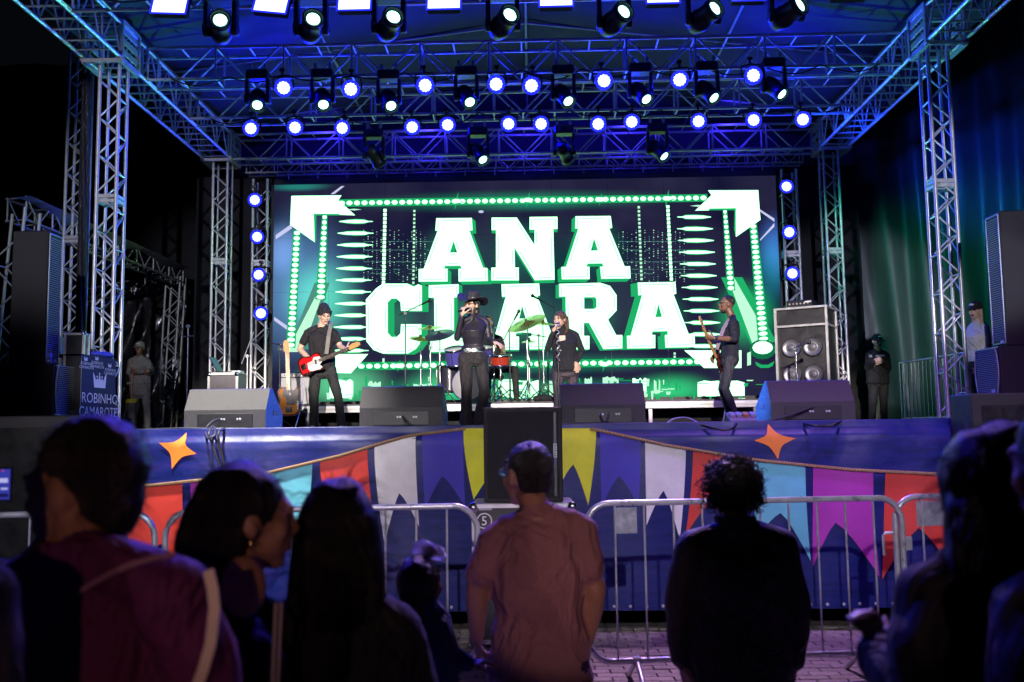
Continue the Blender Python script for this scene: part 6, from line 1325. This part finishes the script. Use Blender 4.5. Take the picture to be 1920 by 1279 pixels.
shm = (J['sl'] + J['sr']) / 2
for sx in (-1, 1): MB().box(shm + V((sx * .10, -.135, -.12)), (.11, .012, .035), None, .004).build('pocket_flap', GREYU, t); MB().box(shm + V((sx * .10, -.145, -.42)), (.12, .012, .04), None, .004).build('pocket_flap', GREYU, t)
hp = P3(247, 745, Yq - .12); t2 = thing('hip_bag', 'yellow topped bag on an orange strap at the side of the guard in grey', 'bag', tuple(hp + V((0, 0, -.28)))); MB().lathe(hp + V((0, 0, -.1)), Z, [(-.28, .06), (0, .09)], 12).build('bag_body', GREYU, t2); MB().lathe(hp + V((0, 0, -.1)), Z, [(0, .1), (.05, .1), (.07, .07)], 12).build('yellow_top', mat('yellow_plastic', (.75, .6, .03), .4), t2)
MB().path([hp + V((0, 0, -.03)), hp + V((.0, -.02, .3)), P3(249, 690, Yq - .15), P3(246, 676, Yq - .1)], .014, 6).build('strap', mat('orange_webbing', (.5, .2, .1), .6), t2)
Yq = 16.3; J = dict(hd=P3(1645, 640, Yq - .03), sl=P3(1631, 664, Yq), sr=P3(1660, 664, Yq), el=P3(1627, 690, Yq - .03), er=P3(1665, 690, Yq - .03), wl=P3(1638, 678, Yq - .25), wr=P3(1655, 677, Yq - .24), hl=P3(1637, 716, Yq), hr=P3(1655, 716, Yq), kl=P3(1636, 755, Yq), kr=P3(1657, 755, Yq), al=P3(1636, 794, Yq), ar=P3(1658, 794, Yq))
t = person('crew member in black cap and printed black jacket right of the bass case', (J['hd'].x, Yq, FLOOR), WG); F = Fig(); body(F, J, (.1, -1, 0), dict(hem=-.05, shw=.21, chest=.19, waist=.18, hipw=.17, bulk=.015)); R = head(F, J['hd'], (.15, -1, -.1), (0, 0, 1)); hand(F, J['wl'], (.6, -.5, .3), (.3, .8, 0), 1, .6); hand(F, J['wr'], (-.8, -.3, .1), (0, .9, 0), -1, .5)
F.build('body', mats_(LIGHTSKIN, BLKTEE, DENIM, SHOEB), t, .011, 2, ('shirt', 'pants'), .008); cap_(t, J['hd'], R, BLKTEE, PRINTW)
for x, y, w_, h_ in ((1650, 667, .14, .03), (1632, 668, .05, .05), (1659, 655, .05, .03), (1639, 686, .03, .02)): MB().box(P3(x, y, Yq - .155), (w_, .03, h_), None, .006).build('jacket_print', mat('jacket_print', (.35, .37, .45), .6), t)
Yq = 12.5; J = dict(hd=P3(1829, 583, Yq), sl=P3(1821, 614, Yq + .12), sr=P3(1847, 612, Yq - .10), el=P3(1822, 648, Yq + .1), er=P3(1853, 648, Yq - .14), wl=P3(1822, 680, Yq), wr=P3(1848, 682, Yq - .2), hl=P3(1828, 684, Yq + .06), hr=P3(1844, 684, Yq - .06), kl=P3(1830, 740, Yq + .06), kr=P3(1845, 740, Yq - .06), al=P3(1831, 795, Yq + .06), ar=P3(1845, 795, Yq - .06))
t = person('blonde woman in black cap and short white jacket behind the right side fill', (J['hd'].x, Yq, FLOOR), WG); F = Fig(); body(F, J, (-.75, -.7, 0), dict(sleeve='short', slf=.8, hem=.1, shw=.165, chest=.15, waist=.14, hipw=.16, arm=.95, bust=.03)); R = head(F, J['hd'], (-.8, -.6, 0), (0, 0, 1), .95); hand(F, J['wl'], (0, -.1, -1), (1, 0, 0), 1, .3); hand(F, J['wr'], (0, -.1, -1), (-1, 0, 0), 1, .3)
F.build('body', mats_(LIGHTSKIN, cloth('white_denim', (.62, .6, .62), .75), DENIM, SHOEB), t, .011, 2, ('shirt',), .008); cap_(t, J['hd'], R, BLKTEE, PRINTW, .96); r, f, u = R.col
hairfig(t, lambda F: (F.cone(J['hd'] - f * .05 + r * .05, J['hd'] - f * .06 + r * .07 - Z * .26, .045, .03, 'hair'), F.cone(J['hd'] - f * .06, J['hd'] - f * .08 - Z * .25, .05, .03, 'hair'), F.cone(J['hd'] + f * .0 - r * .07, J['hd'] + f * .03 - r * .09 - Z * .26, .025, .014, 'hair')), m=mat('blonde_hair', (.42, .32, .2), .45, nz=.3, bump=.4), voxel=.009)
# ---- crowd before the barrier
def stander(Y, hd, sl, sr, el, er, wl, wr, dyh=0.):
    J = dict(hd=P3(*hd, Y + dyh), sl=P3(*sl, Y), sr=P3(*sr, Y), el=P3(*el, Y), er=P3(*er, Y), wl=P3(*wl, Y), wr=P3(*wr, Y)); m = (J['sl'] + J['sr']) / 2; zh = m.z * .60
    for s_, k in (('l', -1), ('r', 1)): J['h' + s_] = V((m.x + k * .095, Y, zh)); J['k' + s_] = V((m.x + k * .11, Y + .02, zh * .54)); J['a' + s_] = V((m.x + k * .12, Y - .02, .09))
    J['ground'] = 0; return J
# man with glasses in the pink shirt
Yc = 3.75; J = stander(Yc, (986, 893), (932, 998), (1084, 994), (894, 1105), (1116, 1105), (893, 1200), (1103, 1210)); J['wl'].y += .05; J['wr'].y += .08; J['hd'].y += .06
t = person('man with glasses in a dusty pink short sleeved shirt facing the stage', (J['hd'].x, Yc, 0), CG); F = Fig(); body(F, J, (-.1, 1, 0), dict(sleeve='short', slf=.66, hem=-.06, shw=.165, chest=.160, waist=.155, hipw=.182, bulk=.012, belly=.02, leg=1.05, arm=1.08, neck=1.1)); R = head(F, J['hd'], (-.62, .78, .02), (0, 0, 1), 1.03)
hand(F, J['wl'], (.1, .15, -1), (1, .2, 0), -1, .5); hand(F, J['wr'], (-.05, .1, -1), (-1, .2, 0), 1, .5)
F.build('body', mats_(TANSKIN, cloth('dusty_pink_cotton', (.36, .19, .20), .8), cloth('navy_jeans', (.02, .024, .05)), SHOEB), t, .010, 2, ('shirt', 'pants'), .018, ffreq=(5, 5, 4)); r, f, u = R.col
hairfig(t, lambda F: (F.ell(J['hd'] + u * .044 - f * .026, (.084, .102, .093), R, 'hair'), F.ell(J['hd'] - u * .015 - f * .055, (.073, .055, .075), R, 'hair')), m=HAIRK, voxel=.008, amp=.004, freq=(40, 40, 20), fuzz=(700, .025, .0012, .003, .1, 0))
lens_pair(t, J['hd'], R, mat('spectacle_glass', (.35, .45, .7), .05, trans=.7), 1.03)
MB().sheet([[(J['sl'] + J['sr']) / 2 + V((.068 * math.cos(a), .062 * math.sin(a) - .0, .085 + z)) for a in np.linspace(0, 2 * math.pi, 25)] for z in (-.03, .02)]).build('shirt_collar', MATS['dusty_pink_cotton'], t)
# curly haired person in the dark jacket
Yc = 3.95; J = stander(Yc, (1377, 925), (1302, 1020), (1458, 1020), (1277, 1135), (1490, 1135), (1282, 1236), (1484, 1236)); J['hd'].y += .04
t = person('curly haired person in a dark jacket standing right of the man in the pink shirt', (J['hd'].x, Yc, 0), CG); F = Fig(); body(F, J, (0, 1, 0), dict(hem=-.14, shw=.172, chest=.175, waist=.18, hipw=.185, bulk=.024, leg=1.05)); R = head(F, J['hd'], (.05, 1, .02), (0, 0, 1)); hand(F, J['wl'], (0, .1, -1), (1, 0, 0), -1, .4); hand(F, J['wr'], (0, .1, -1), (-1, 0, 0), 1, .4)
JKT = cloth('charcoal_jacket', (.022, .020, .019), .6); F.build('body', mats_(TANSKIN, JKT, DENIM, SHOEB), t, .011, 2, ('shirt', 'pants'), .010, ffreq=(5, 5, 4)); r, f, u = R.col
def curls(F):
    F.ell(J['hd'] + u * .03 - f * .02, (.105, .112, .112), R, 'hair')
    for k in range(26):
        d = V((random.gauss(0, 1), random.gauss(0, 1) - .4, random.gauss(0, 1))).normalized()
        if d.y > .6 or d.z < -.85: continue
        p = J['hd'] + V((d.x * .108, d.y * .105, d.z * .112 + .025)); F.ell(p, (random.uniform(.018, .032),) * 3, None, 'hair')
CURLM = mat('dark_curly_hair', (.014, .009, .007), .6, nz=.4, spec=.25)
hairfig(t, curls, m=CURLM, voxel=.008, amp=.006, freq=(45, 45, 45), fuzz=(400, .03, .0010, .004, .0, 1.3))
mb = MB()
for k in range(420):
    d = V((random.gauss(0, 1), random.gauss(0, 1) - .35, random.gauss(0, 1) + .1)).normalized()
    if d.y > .55 or d.z < -.8: continue
    p = J['hd'] + V((d.x * .104, d.y * .108, d.z * .112 + .024)); ax = (d + V((random.gauss(0, .6), random.gauss(0, .6), random.gauss(0, .6) - .5))).normalized(); a_, b_ = ax.orthogonal().normalized(), ax.cross(ax.orthogonal().normalized()); rr = random.uniform(.006, .013); L_ = random.uniform(.03, .065); ph = random.random() * 6
    mb.path([p + ax * (L_ * i / 11) + (a_ * math.cos(ph + i * 1.05) + b_ * math.sin(ph + i * 1.05)) * rr for i in range(12)], [.0034 * (1 - i / 16) for i in range(12)], 4)
tag(mb.build('curls', CURLM, t), kind='stuff')
MB().sheet([[(J['sl'] + J['sr']) / 2 + V((.085 * math.cos(a), .075 * math.sin(a), .075 + z)) for a in np.linspace(0, 2 * math.pi, 25)] for z in (-.04, .035)]).build('jacket_collar', JKT, t)
# child with white bow
Yc = 3.5; J = stander(Yc, (790, 1098), (770, 1172), (826, 1172), (764, 1225), (838, 1225), (775, 1270), (880, 1245)); J['hd'].y += .02
for k, a in (('l', -1), ('r', 1)): J['h' + k].z, J['k' + k].z = .52, .27; J['h' + k].x = (J['sl'].x + J['sr'].x) / 2 + a * .06; J['k' + k].x = J['h' + k].x; J['a' + k].x = J['h' + k].x
t = person('small child with a white bow in dark hair and a blue jacket', (J['hd'].x, Yc, 0), CG); F = Fig(); body(F, J, (.1, 1, 0), dict(hem=-.1, shw=.115, chest=.115, waist=.11, hipw=.11, arm=.72, leg=.68, neck=.72)); R = head(F, J['hd'], (.35, .9, .05), (0, 0, 1), .88); hand(F, J['wl'], (.1, .2, -1), (1, 0, 0), -1, .4, s=.7); hand(F, J['wr'], (1, .1, .1), (0, 0, -1), 1, .4, s=.7)
F.build('body', mats_(TANSKIN, cloth('blue_jacket_child', (.03, .05, .22), .7), DENIM, SHOEB), t, .009, 2, ('shirt',), .008); r, f, u = R.col
hairfig(t, lambda F: (F.ell(J['hd'] + u * .02 - f * .025, (.078, .092, .095), R, 'hair'), F.cone(J['hd'] - f * .06, J['hd'] - f * .085 - Z * .15, .055, .04, 'hair')), m=HAIRK, voxel=.008, amp=.005, fuzz=(300, .03, .0012, .003, .2, 0))
TULLE = bpy.data.materials.new('white_tulle'); TULLE.use_nodes = True; nt = TULLE.node_tree; tb_ = nt.nodes.new('ShaderNodeBsdfTranslucent'); tb_.inputs[0].default_value = (.9, .9, .92, 1); ms_ = nt.nodes.new('ShaderNodeMixShader'); ms_.inputs[0].default_value = .6
nt.links.new(nt.nodes['Principled BSDF'].outputs[0], ms_.inputs[1]); nt.links.new(tb_.outputs[0], ms_.inputs[2]); nt.links.new(ms_.outputs[0], nt.nodes['Material Output'].inputs[0]); nt.nodes['Principled BSDF'].inputs['Base Color'].default_value = (.8, .8, .82, 1)
bw_ = P3(806, 1040, Yc + .05); mb = MB()
for a, s_ in ((.35, 1), (-.35, 1), (.9, .8), (-1.0, .8), (1.5, .7), (0, .75)):
    d = V((math.sin(a), -.15, math.cos(a) * .7)); pts = [bw_ + d * .066 * s_ * math.sin(k * .7) + V((.02 * math.cos(k * 1.9 + a), .014 * math.sin(k * 2.3), .010 * math.sin(k * 1.3 + a))) for k in range(6)]
    sd = d.cross(V((0, 1, 0))).normalized() * .020; mb.sheet([[p - sd + V((0, .006 * math.sin(i), 0)), p + V((0, -.012, .004)), p + sd] for i, p in enumerate(pts)])
tag(mb.build('hair_bow', TULLE, t), None)
# long haired woman with her back to us
Yc = 2.35; J = stander(Yc, (636, 1000), (545, 1160), (738, 1160), (520, 1340), (790, 1340), (540, 1450), (770, 1450)); J['hd'].y += .02
t = person('woman with long straight dark hair and a black top seen from behind', (J['hd'].x, Yc, 0), CG); F = Fig(); body(F, J, (.1, 1, 0), dict(hem=.0, shw=.185, chest=.175, waist=.165, hipw=.18, bulk=.012)); R = head(F, J['hd'], (.1, 1, 0), (0, 0, 1)); hand(F, J['wl'], (0, .1, -1), (1, 0, 0), -1, .4); hand(F, J['wr'], (0, .1, -1), (-1, 0, 0), 1, .4)
F.build('body', mats_(TANSKIN, cloth('black_knit_top', (.014, .014, .018)), DENIM, SHOEB), t, .011, 2, ('shirt', 'pants'), .008); r, f, u = R.col
def longhair(F):
    c = J['hd']; F.ell(c + u * .028 - f * .02, (.092, .108, .108), R, 'hair'); F.loft([(c - f * .03 + Z * z, r, f, a, b_) for z, a, b_ in ((.05, .092, .09), (-.04, .108, .09), (-.14, .118, .09), (-.26, .125, .075), (-.40, .125, .055), (-.55, .11, .04), (-.60, .09, .03))], 'hair')
hairfig(t, longhair, m=mat('long_dark_hair', (.006, .005, .005), .42, spec=.25, nz=.4, bump=.5, bscale=60, stretch=(8, 8, .6)), voxel=.009, amp=.010, freq=(22, 22, 2.5), fuzz=(900, .10, .0009, .004, .6, 0))
def hair_strands(t, c, r, f, rings, n, m):
    mb = MB(); zs_ = [q[0] for q in rings]
    for k in range(n):
        a = random.uniform(0, 2 * math.pi)
        if math.sin(a) > .75: continue
        sd = random.random() * 50; ze = zs_[-1] - random.uniform(-.08, .02); P = []
        for i in range(10):
            z = zs_[0] + (ze - zs_[0]) * i / 9; zz = min(max(z, zs_[-1]), zs_[0]); j = max(0, min(len(rings) - 2, next((q for q in range(len(rings) - 1) if zs_[q] >= zz >= zs_[q + 1]), 0))); tt = (zs_[j] - zz) / max(1e-6, zs_[j] - zs_[j + 1])
            ra = rings[j][1] + (rings[j + 1][1] - rings[j][1]) * tt; rb = rings[j][2] + (rings[j + 1][2] - rings[j][2]) * tt; o_ = 1.01 + .04 * noise.noise(V((sd, i * .35, 0)))
            aa = a + .12 * noise.noise(V((sd, 7, i * .3))); P.append(c - f * .03 + Z * z + r * (ra * o_ * math.cos(aa)) + f * (rb * o_ * math.sin(aa)))
        mb.path(P, [.0016 - .0001 * i for i in range(10)], 4)
    return tag(mb.build('hair_strands', m, t), kind='stuff')
LR = ((.112, .055, .06), (.09, .078, .082), (.05, .092, .090), (-.04, .108, .09), (-.14, .118, .09), (-.26, .125, .075), (-.40, .125, .055), (-.55, .11, .04), (-.60, .09, .03))
hair_strands(t, J['hd'], r, f, LR, 420, MATS['long_dark_hair'])
# woman in profile facing right
Yc = 2.15; J = stander(Yc, (466, 975), (372, 1165), (500, 1185), (352, 1330), (520, 1360), (400, 1480), (520, 1480)); J['sl'].y -= .08; J['sr'].y += .10; J['hd'].y += .02
t = person('woman with tied back dark hair, face turned to the right, black open backed top', (J['hd'].x, Yc, 0), CG); F = Fig(); body(F, J, (.75, .65, 0), dict(sleeve='short', slf=.75, hem=.0, shw=.175, chest=.165, waist=.155, hipw=.17, arm=.9)); R = head(F, J['hd'], (.92, .38, -.02), (.04, 0, 1), .97); hand(F, J['wl'], (.1, .1, -1), (1, 0, 0), -1, .4); hand(F, J['wr'], (0, .1, -1), (-1, 0, 0), 1, .4)
F.build('body', mats_(TANSKIN, cloth('black_knit_top'), DENIM, SHOEB), t, .009, 2, ('shirt', 'pants'), .006); r, f, u = R.col
def tied(F):
    c = J['hd']; F.ell(c + u * .030 - f * .030, (.086, .104, .102), R, 'hair'); F.ell(c - f * .085 - u * .02, (.075, .072, .085), R, 'hair'); F.cone(c - f * .09 - u * .05, c - f * .10 - Z * .20, .075, .05, 'hair'); F.cone(c - f * .04 + r * .05 - u * .02, c - f * .075 + r * .04 - Z * .15, .035, .04, 'hair')
hairfig(t, tied, m=MATS['long_dark_hair'], voxel=.008, amp=.007, freq=(25, 25, 5), fuzz=(600, .05, .0008, .003, .4, .2))
MB().ell(J['hd'] + r * .082 - u * .045 - f * .008, (.006, .006, .010)).build('earring', mat('gold_earring', (.7, .5, .2), .2, 1.), t)
bk = P3(447, 1105, Yc - .13); MB().ell(bk + V((0, .035, 0)), (.05, .03, .065), None, 14, 10).build('bare_back', TANSKIN, t)
for px_, k in ((506, 0), (516, 1)): 
    pts = [P3(px_ - 2 + 14 * (1 - q), 1130 + 330 * q, 2.02) for q in np.linspace(0, 1, 8)]; strap(t, pts, .006, mat('white_webbing', (.6, .58, .56), .6), (0, -1, 0), 'bag_strap')
# man in the violet shirt at the left
Yc = 1.8; J = stander(Yc, (124, 925), (-30, 1130), (348, 1088), (-80, 1420), (402, 1320), (-40, 1650), (395, 1560)); J['sl'].y += .05; J['sr'].y -= .05; J['hd'].y += .06
t = person('man with short dark hair in a violet shirt nearest the camera at the left', (J['hd'].x, Yc, 0), CG); F = Fig(); body(F, J, (-.25, 1, 0), dict(hem=-.05, shw=.215, chest=.21, waist=.20, hipw=.19, bulk=.015, sleeve='short', slf=.8, arm=1.1)); R = head(F, J['hd'], (-.985, .17, -.02), (-.03, 0, 1), 1.05); hand(F, J['wl'], (0, .2, -1), (1, 0, 0), -1, .4); hand(F, J['wr'], (0, .2, -1), (-1, 0, 0), 1, .4)
BODY1 = F.build('body', mats_(TANSKIN, cloth('violet_cotton', (.12, .016, .11), .8), DENIM, SHOEB), t, .009, 2, ('shirt', 'pants'), .010, ffreq=(5, 5, 4)); r, f, u = R.col
hairfig(t, lambda F: (F.ell(J['hd'] + u * .050 - f * .028, (.089, .109, .099), R, 'hair'), F.ell(J['hd'] - u * .01 - f * .066, (.079, .054, .088), R, 'hair')), m=HAIRK, voxel=.008, amp=.004, freq=(40, 40, 25), fuzz=(1200, .022, .0007, .003, .1, 0))
MB().sheet([[(J['sl'] + J['sr']) / 2 + V((-.01 + .075 * math.cos(a), .072 * math.sin(a), .075 + z)) for a in np.linspace(0, 2 * math.pi, 25)] for z in (-.03, .02)]).build('shirt_collar', MATS['violet_cotton'], t)
CREAM = mat('cream_webbing', (.75, .66, .62), .7, nz=.15)
t2 = thing('shoulder_bag', 'bag with cream straps hung over the back of the man in the violet shirt', 'bag', tuple(P3(330, 1500, 1.62)))
strap(t2, laid([BODY1], [(350, 1024), (362, 1034), (374, 1052), (383, 1075), (390, 1105), (394, 1140), (393, 1175), (389, 1210), (380, 1250), (368, 1290), (352, 1340), (335, 1400)], .010), .019, CREAM, (.2, -1, .1))
strap(t2, laid([BODY1], [(150, 1112), (185, 1090), (215, 1075), (250, 1062), (290, 1053), (330, 1048)], .008), .010, mat('dim_webbing', (.30, .16, .28), .7), (0, -1, .3))
mb = MB().box(P3(325, 1500, 1.60), (.26, .09, .2), None, .03); mb.build('bag_body', mat('dark_leather', (.03, .02, .02), .5, bump=.2), t2)
# person at the right edge with long hair
Yc = 1.9; J = stander(Yc, (1856, 925), (1748, 1110), (1985, 1100), (1765, 1330), (2020, 1330), (1733, 1282), (2000, 1500)); J['wl'].y += .22; J['el'].y += .02
t = person('long haired woman in a black jacket at the right edge holding a pale phone', (J['hd'].x, Yc, 0), CG); F = Fig(); body(F, J, (-.25, 1, 0), dict(hem=-.1, shw=.20, chest=.19, waist=.18, hipw=.19, bulk=.025)); R = head(F, J['hd'], (-.3, .95, 0), (0, 0, 1)); hand(F, J['wl'], (-.25, .2, .9), (-.2, .9, 0), 1, .9, s=.85); hand(F, J['wr'], (0, .2, -1), (-1, 0, 0), 1, .4)
F.build('body', mats_(TANSKIN, cloth('black_leather_jacket', (.006, .005, .008), .85), DENIM, SHOEB), t, .010, 2, ('shirt', 'pants'), .012, ffreq=(6, 6, 5)); r, f, u = R.col
def long2(F):
    c = J['hd']; F.ell(c + u * .03 - f * .02, (.094, .108, .106), R, 'hair'); F.loft([(c - f * .03 + Z * z, r, f, a, b_) for z, a, b_ in ((.05, .094, .09), (-.05, .11, .09), (-.16, .115, .085), (-.28, .12, .07), (-.38, .10, .05))], 'hair')
hairfig(t, long2, m=MATS['long_dark_hair'], voxel=.009, amp=.012, freq=(20, 20, 3), fuzz=(900, .08, .0009, .004, .5, .2))
hair_strands(t, J['hd'], r, f, ((.112, .055, .06), (.09, .078, .082), (.05, .094, .090), (-.05, .11, .09), (-.16, .115, .085), (-.28, .12, .07), (-.38, .10, .05)), 320, MATS['long_dark_hair'])
ph = P3(1692, 1172, 2.10); t2 = thing('phone', 'phone in a pale case held upright at the right edge', 'phone', tuple(ph)); q = Matrix.Rotation(.2, 3, 'Y') @ Matrix.Rotation(.9, 3, 'Z'); MB().box(ph, (.075, .010, .15), q, .004).build('phone_case', mat('pale_case', (.50, .34, .30), .4), t2); MB().box(ph + q @ V((0, .0065, 0)), (.068, .003, .14), q).build('screen', mat('dark_glass', (.01, .01, .012), .05), t2)
Yc = 1.65; J = stander(Yc, (2012, 880), (1930, 1130), (2200, 1130), (1920, 1370), (2230, 1370), (1900, 1600), (2200, 1600))
t = person('dark haired person cut off by the right edge of the view', (J['hd'].x, Yc, 0), CG); F = Fig(); body(F, J, (-.3, 1, 0), dict(hem=-.05, bulk=.01)); R = head(F, J['hd'], (-.5, .85, 0), (0, 0, 1)); hand(F, J['wl'], (0, .2, -1), (1, 0, 0), -1, .4); hand(F, J['wr'], (0, .2, -1), (-1, 0, 0), 1, .4)
F.build('body', mats_(TANSKIN, BLKTEE, DENIM, SHOEB), t, .012, 2, ('shirt', 'pants'), .008); r, f, u = R.col; hairfig(t, lambda F: (F.ell(J['hd'] + u * .04 - f * .025, (.088, .106, .1), R, 'hair'), F.ell(J['hd'] - u * .02 - f * .06, (.078, .055, .09), R, 'hair')), voxel=.009, amp=.006, fuzz=(400, .03, .0009, .003, .1, 0))
Yc = 1.45; J = stander(Yc, (-190, 960), (-370, 1150), (-45, 1100), (-400, 1400), (-30, 1330), (-370, 1600), (-30, 1600))
t = person('person in a blue shirt cut off by the left edge of the view', (J['hd'].x, Yc, 0), CG); F = Fig(); body(F, J, (.2, 1, 0), dict(hem=-.05, bulk=.01)); R = head(F, J['hd'], (.2, 1, 0), (0, 0, 1)); hand(F, J['wl'], (0, .2, -1), (1, 0, 0), -1, .4); hand(F, J['wr'], (0, .2, -1), (-1, 0, 0), 1, .4)
F.build('body', mats_(TANSKIN, cloth('pale_blue_shirt', (.02, .022, .06), .8), DENIM, SHOEB), t, .012, 2, ('shirt', 'pants'), .008); r, f, u = R.col; hairfig(t, lambda F: (F.ell(J['hd'] + u * .04 - f * .025, (.088, .106, .1), R, 'hair'), F.ell(J['hd'] - u * .02 - f * .06, (.078, .055, .09), R, 'hair')), voxel=.009)
# raised phone at the left edge, held by a person outside the view
Yc = 2.7; J = stander(Yc, (-190, 930), (-270, 1060), (-110, 1060), (-290, 1180), (-45, 1110), (-270, 1290), (-5, 975)); J['er'].y += .25; J['wr'].y += .42
t = person('dark dressed person at the left edge raising a phone', (J['hd'].x, Yc, 0), CG); F = Fig(); body(F, J, (.1, 1, 0), dict(hem=-.05)); R = head(F, J['hd'], (.2, 1, 0), (0, 0, 1)); hand(F, J['wr'], (.15, .1, 1), (.2, .95, 0), -1, .55); hand(F, J['wl'], (0, .2, -1), (1, 0, 0), -1, .4)
F.build('body', mats_(TANSKIN, BLKTEE, DENIM, SHOEB), t, .011, 2, ('shirt', 'pants'), .008); r, f, u = R.col; hairfig(t, lambda F: (F.ell(J['hd'] + u * .04 - f * .025, (.088, .106, .1), R, 'hair'),), voxel=.01)
ph = P3(8, 908, 3.05); t2 = thing('phone', 'lit phone filming the stage at the left edge', 'phone', tuple(ph)); MB().box(ph, (.052, .010, .105), None, .004).build('phone_case', BLK, t2)
MB().sheet([[ph + V((a, -.0062, b_)) for a in (-.022, .022)] for b_ in (-.048, .048)]).build('screen', emi('phone_screen_blue', (.05, .06, .5), .7), t2)
for x, z, w_, h_, m_ in ((0, .012, .03, .014, emi('phone_image_light', (.5, .5, .9), .9)), (.004, -.014, .022, .006, emi('phone_image_light', (1, 1, 1), 1)), (-.002, .043, .008, .003, emi('phone_record_red', (.9, .05, .02), .8)), (0, -.035, .036, .012, emi('phone_image_dark', (.02, .02, .15), .5))): MB().sheet([[ph + V((x + a * w_ / 2, -.0068, z + b_ * h_ / 2)) for a in (-1, 1)] for b_ in (-1, 1)]).build('screen_image', m_, t2)
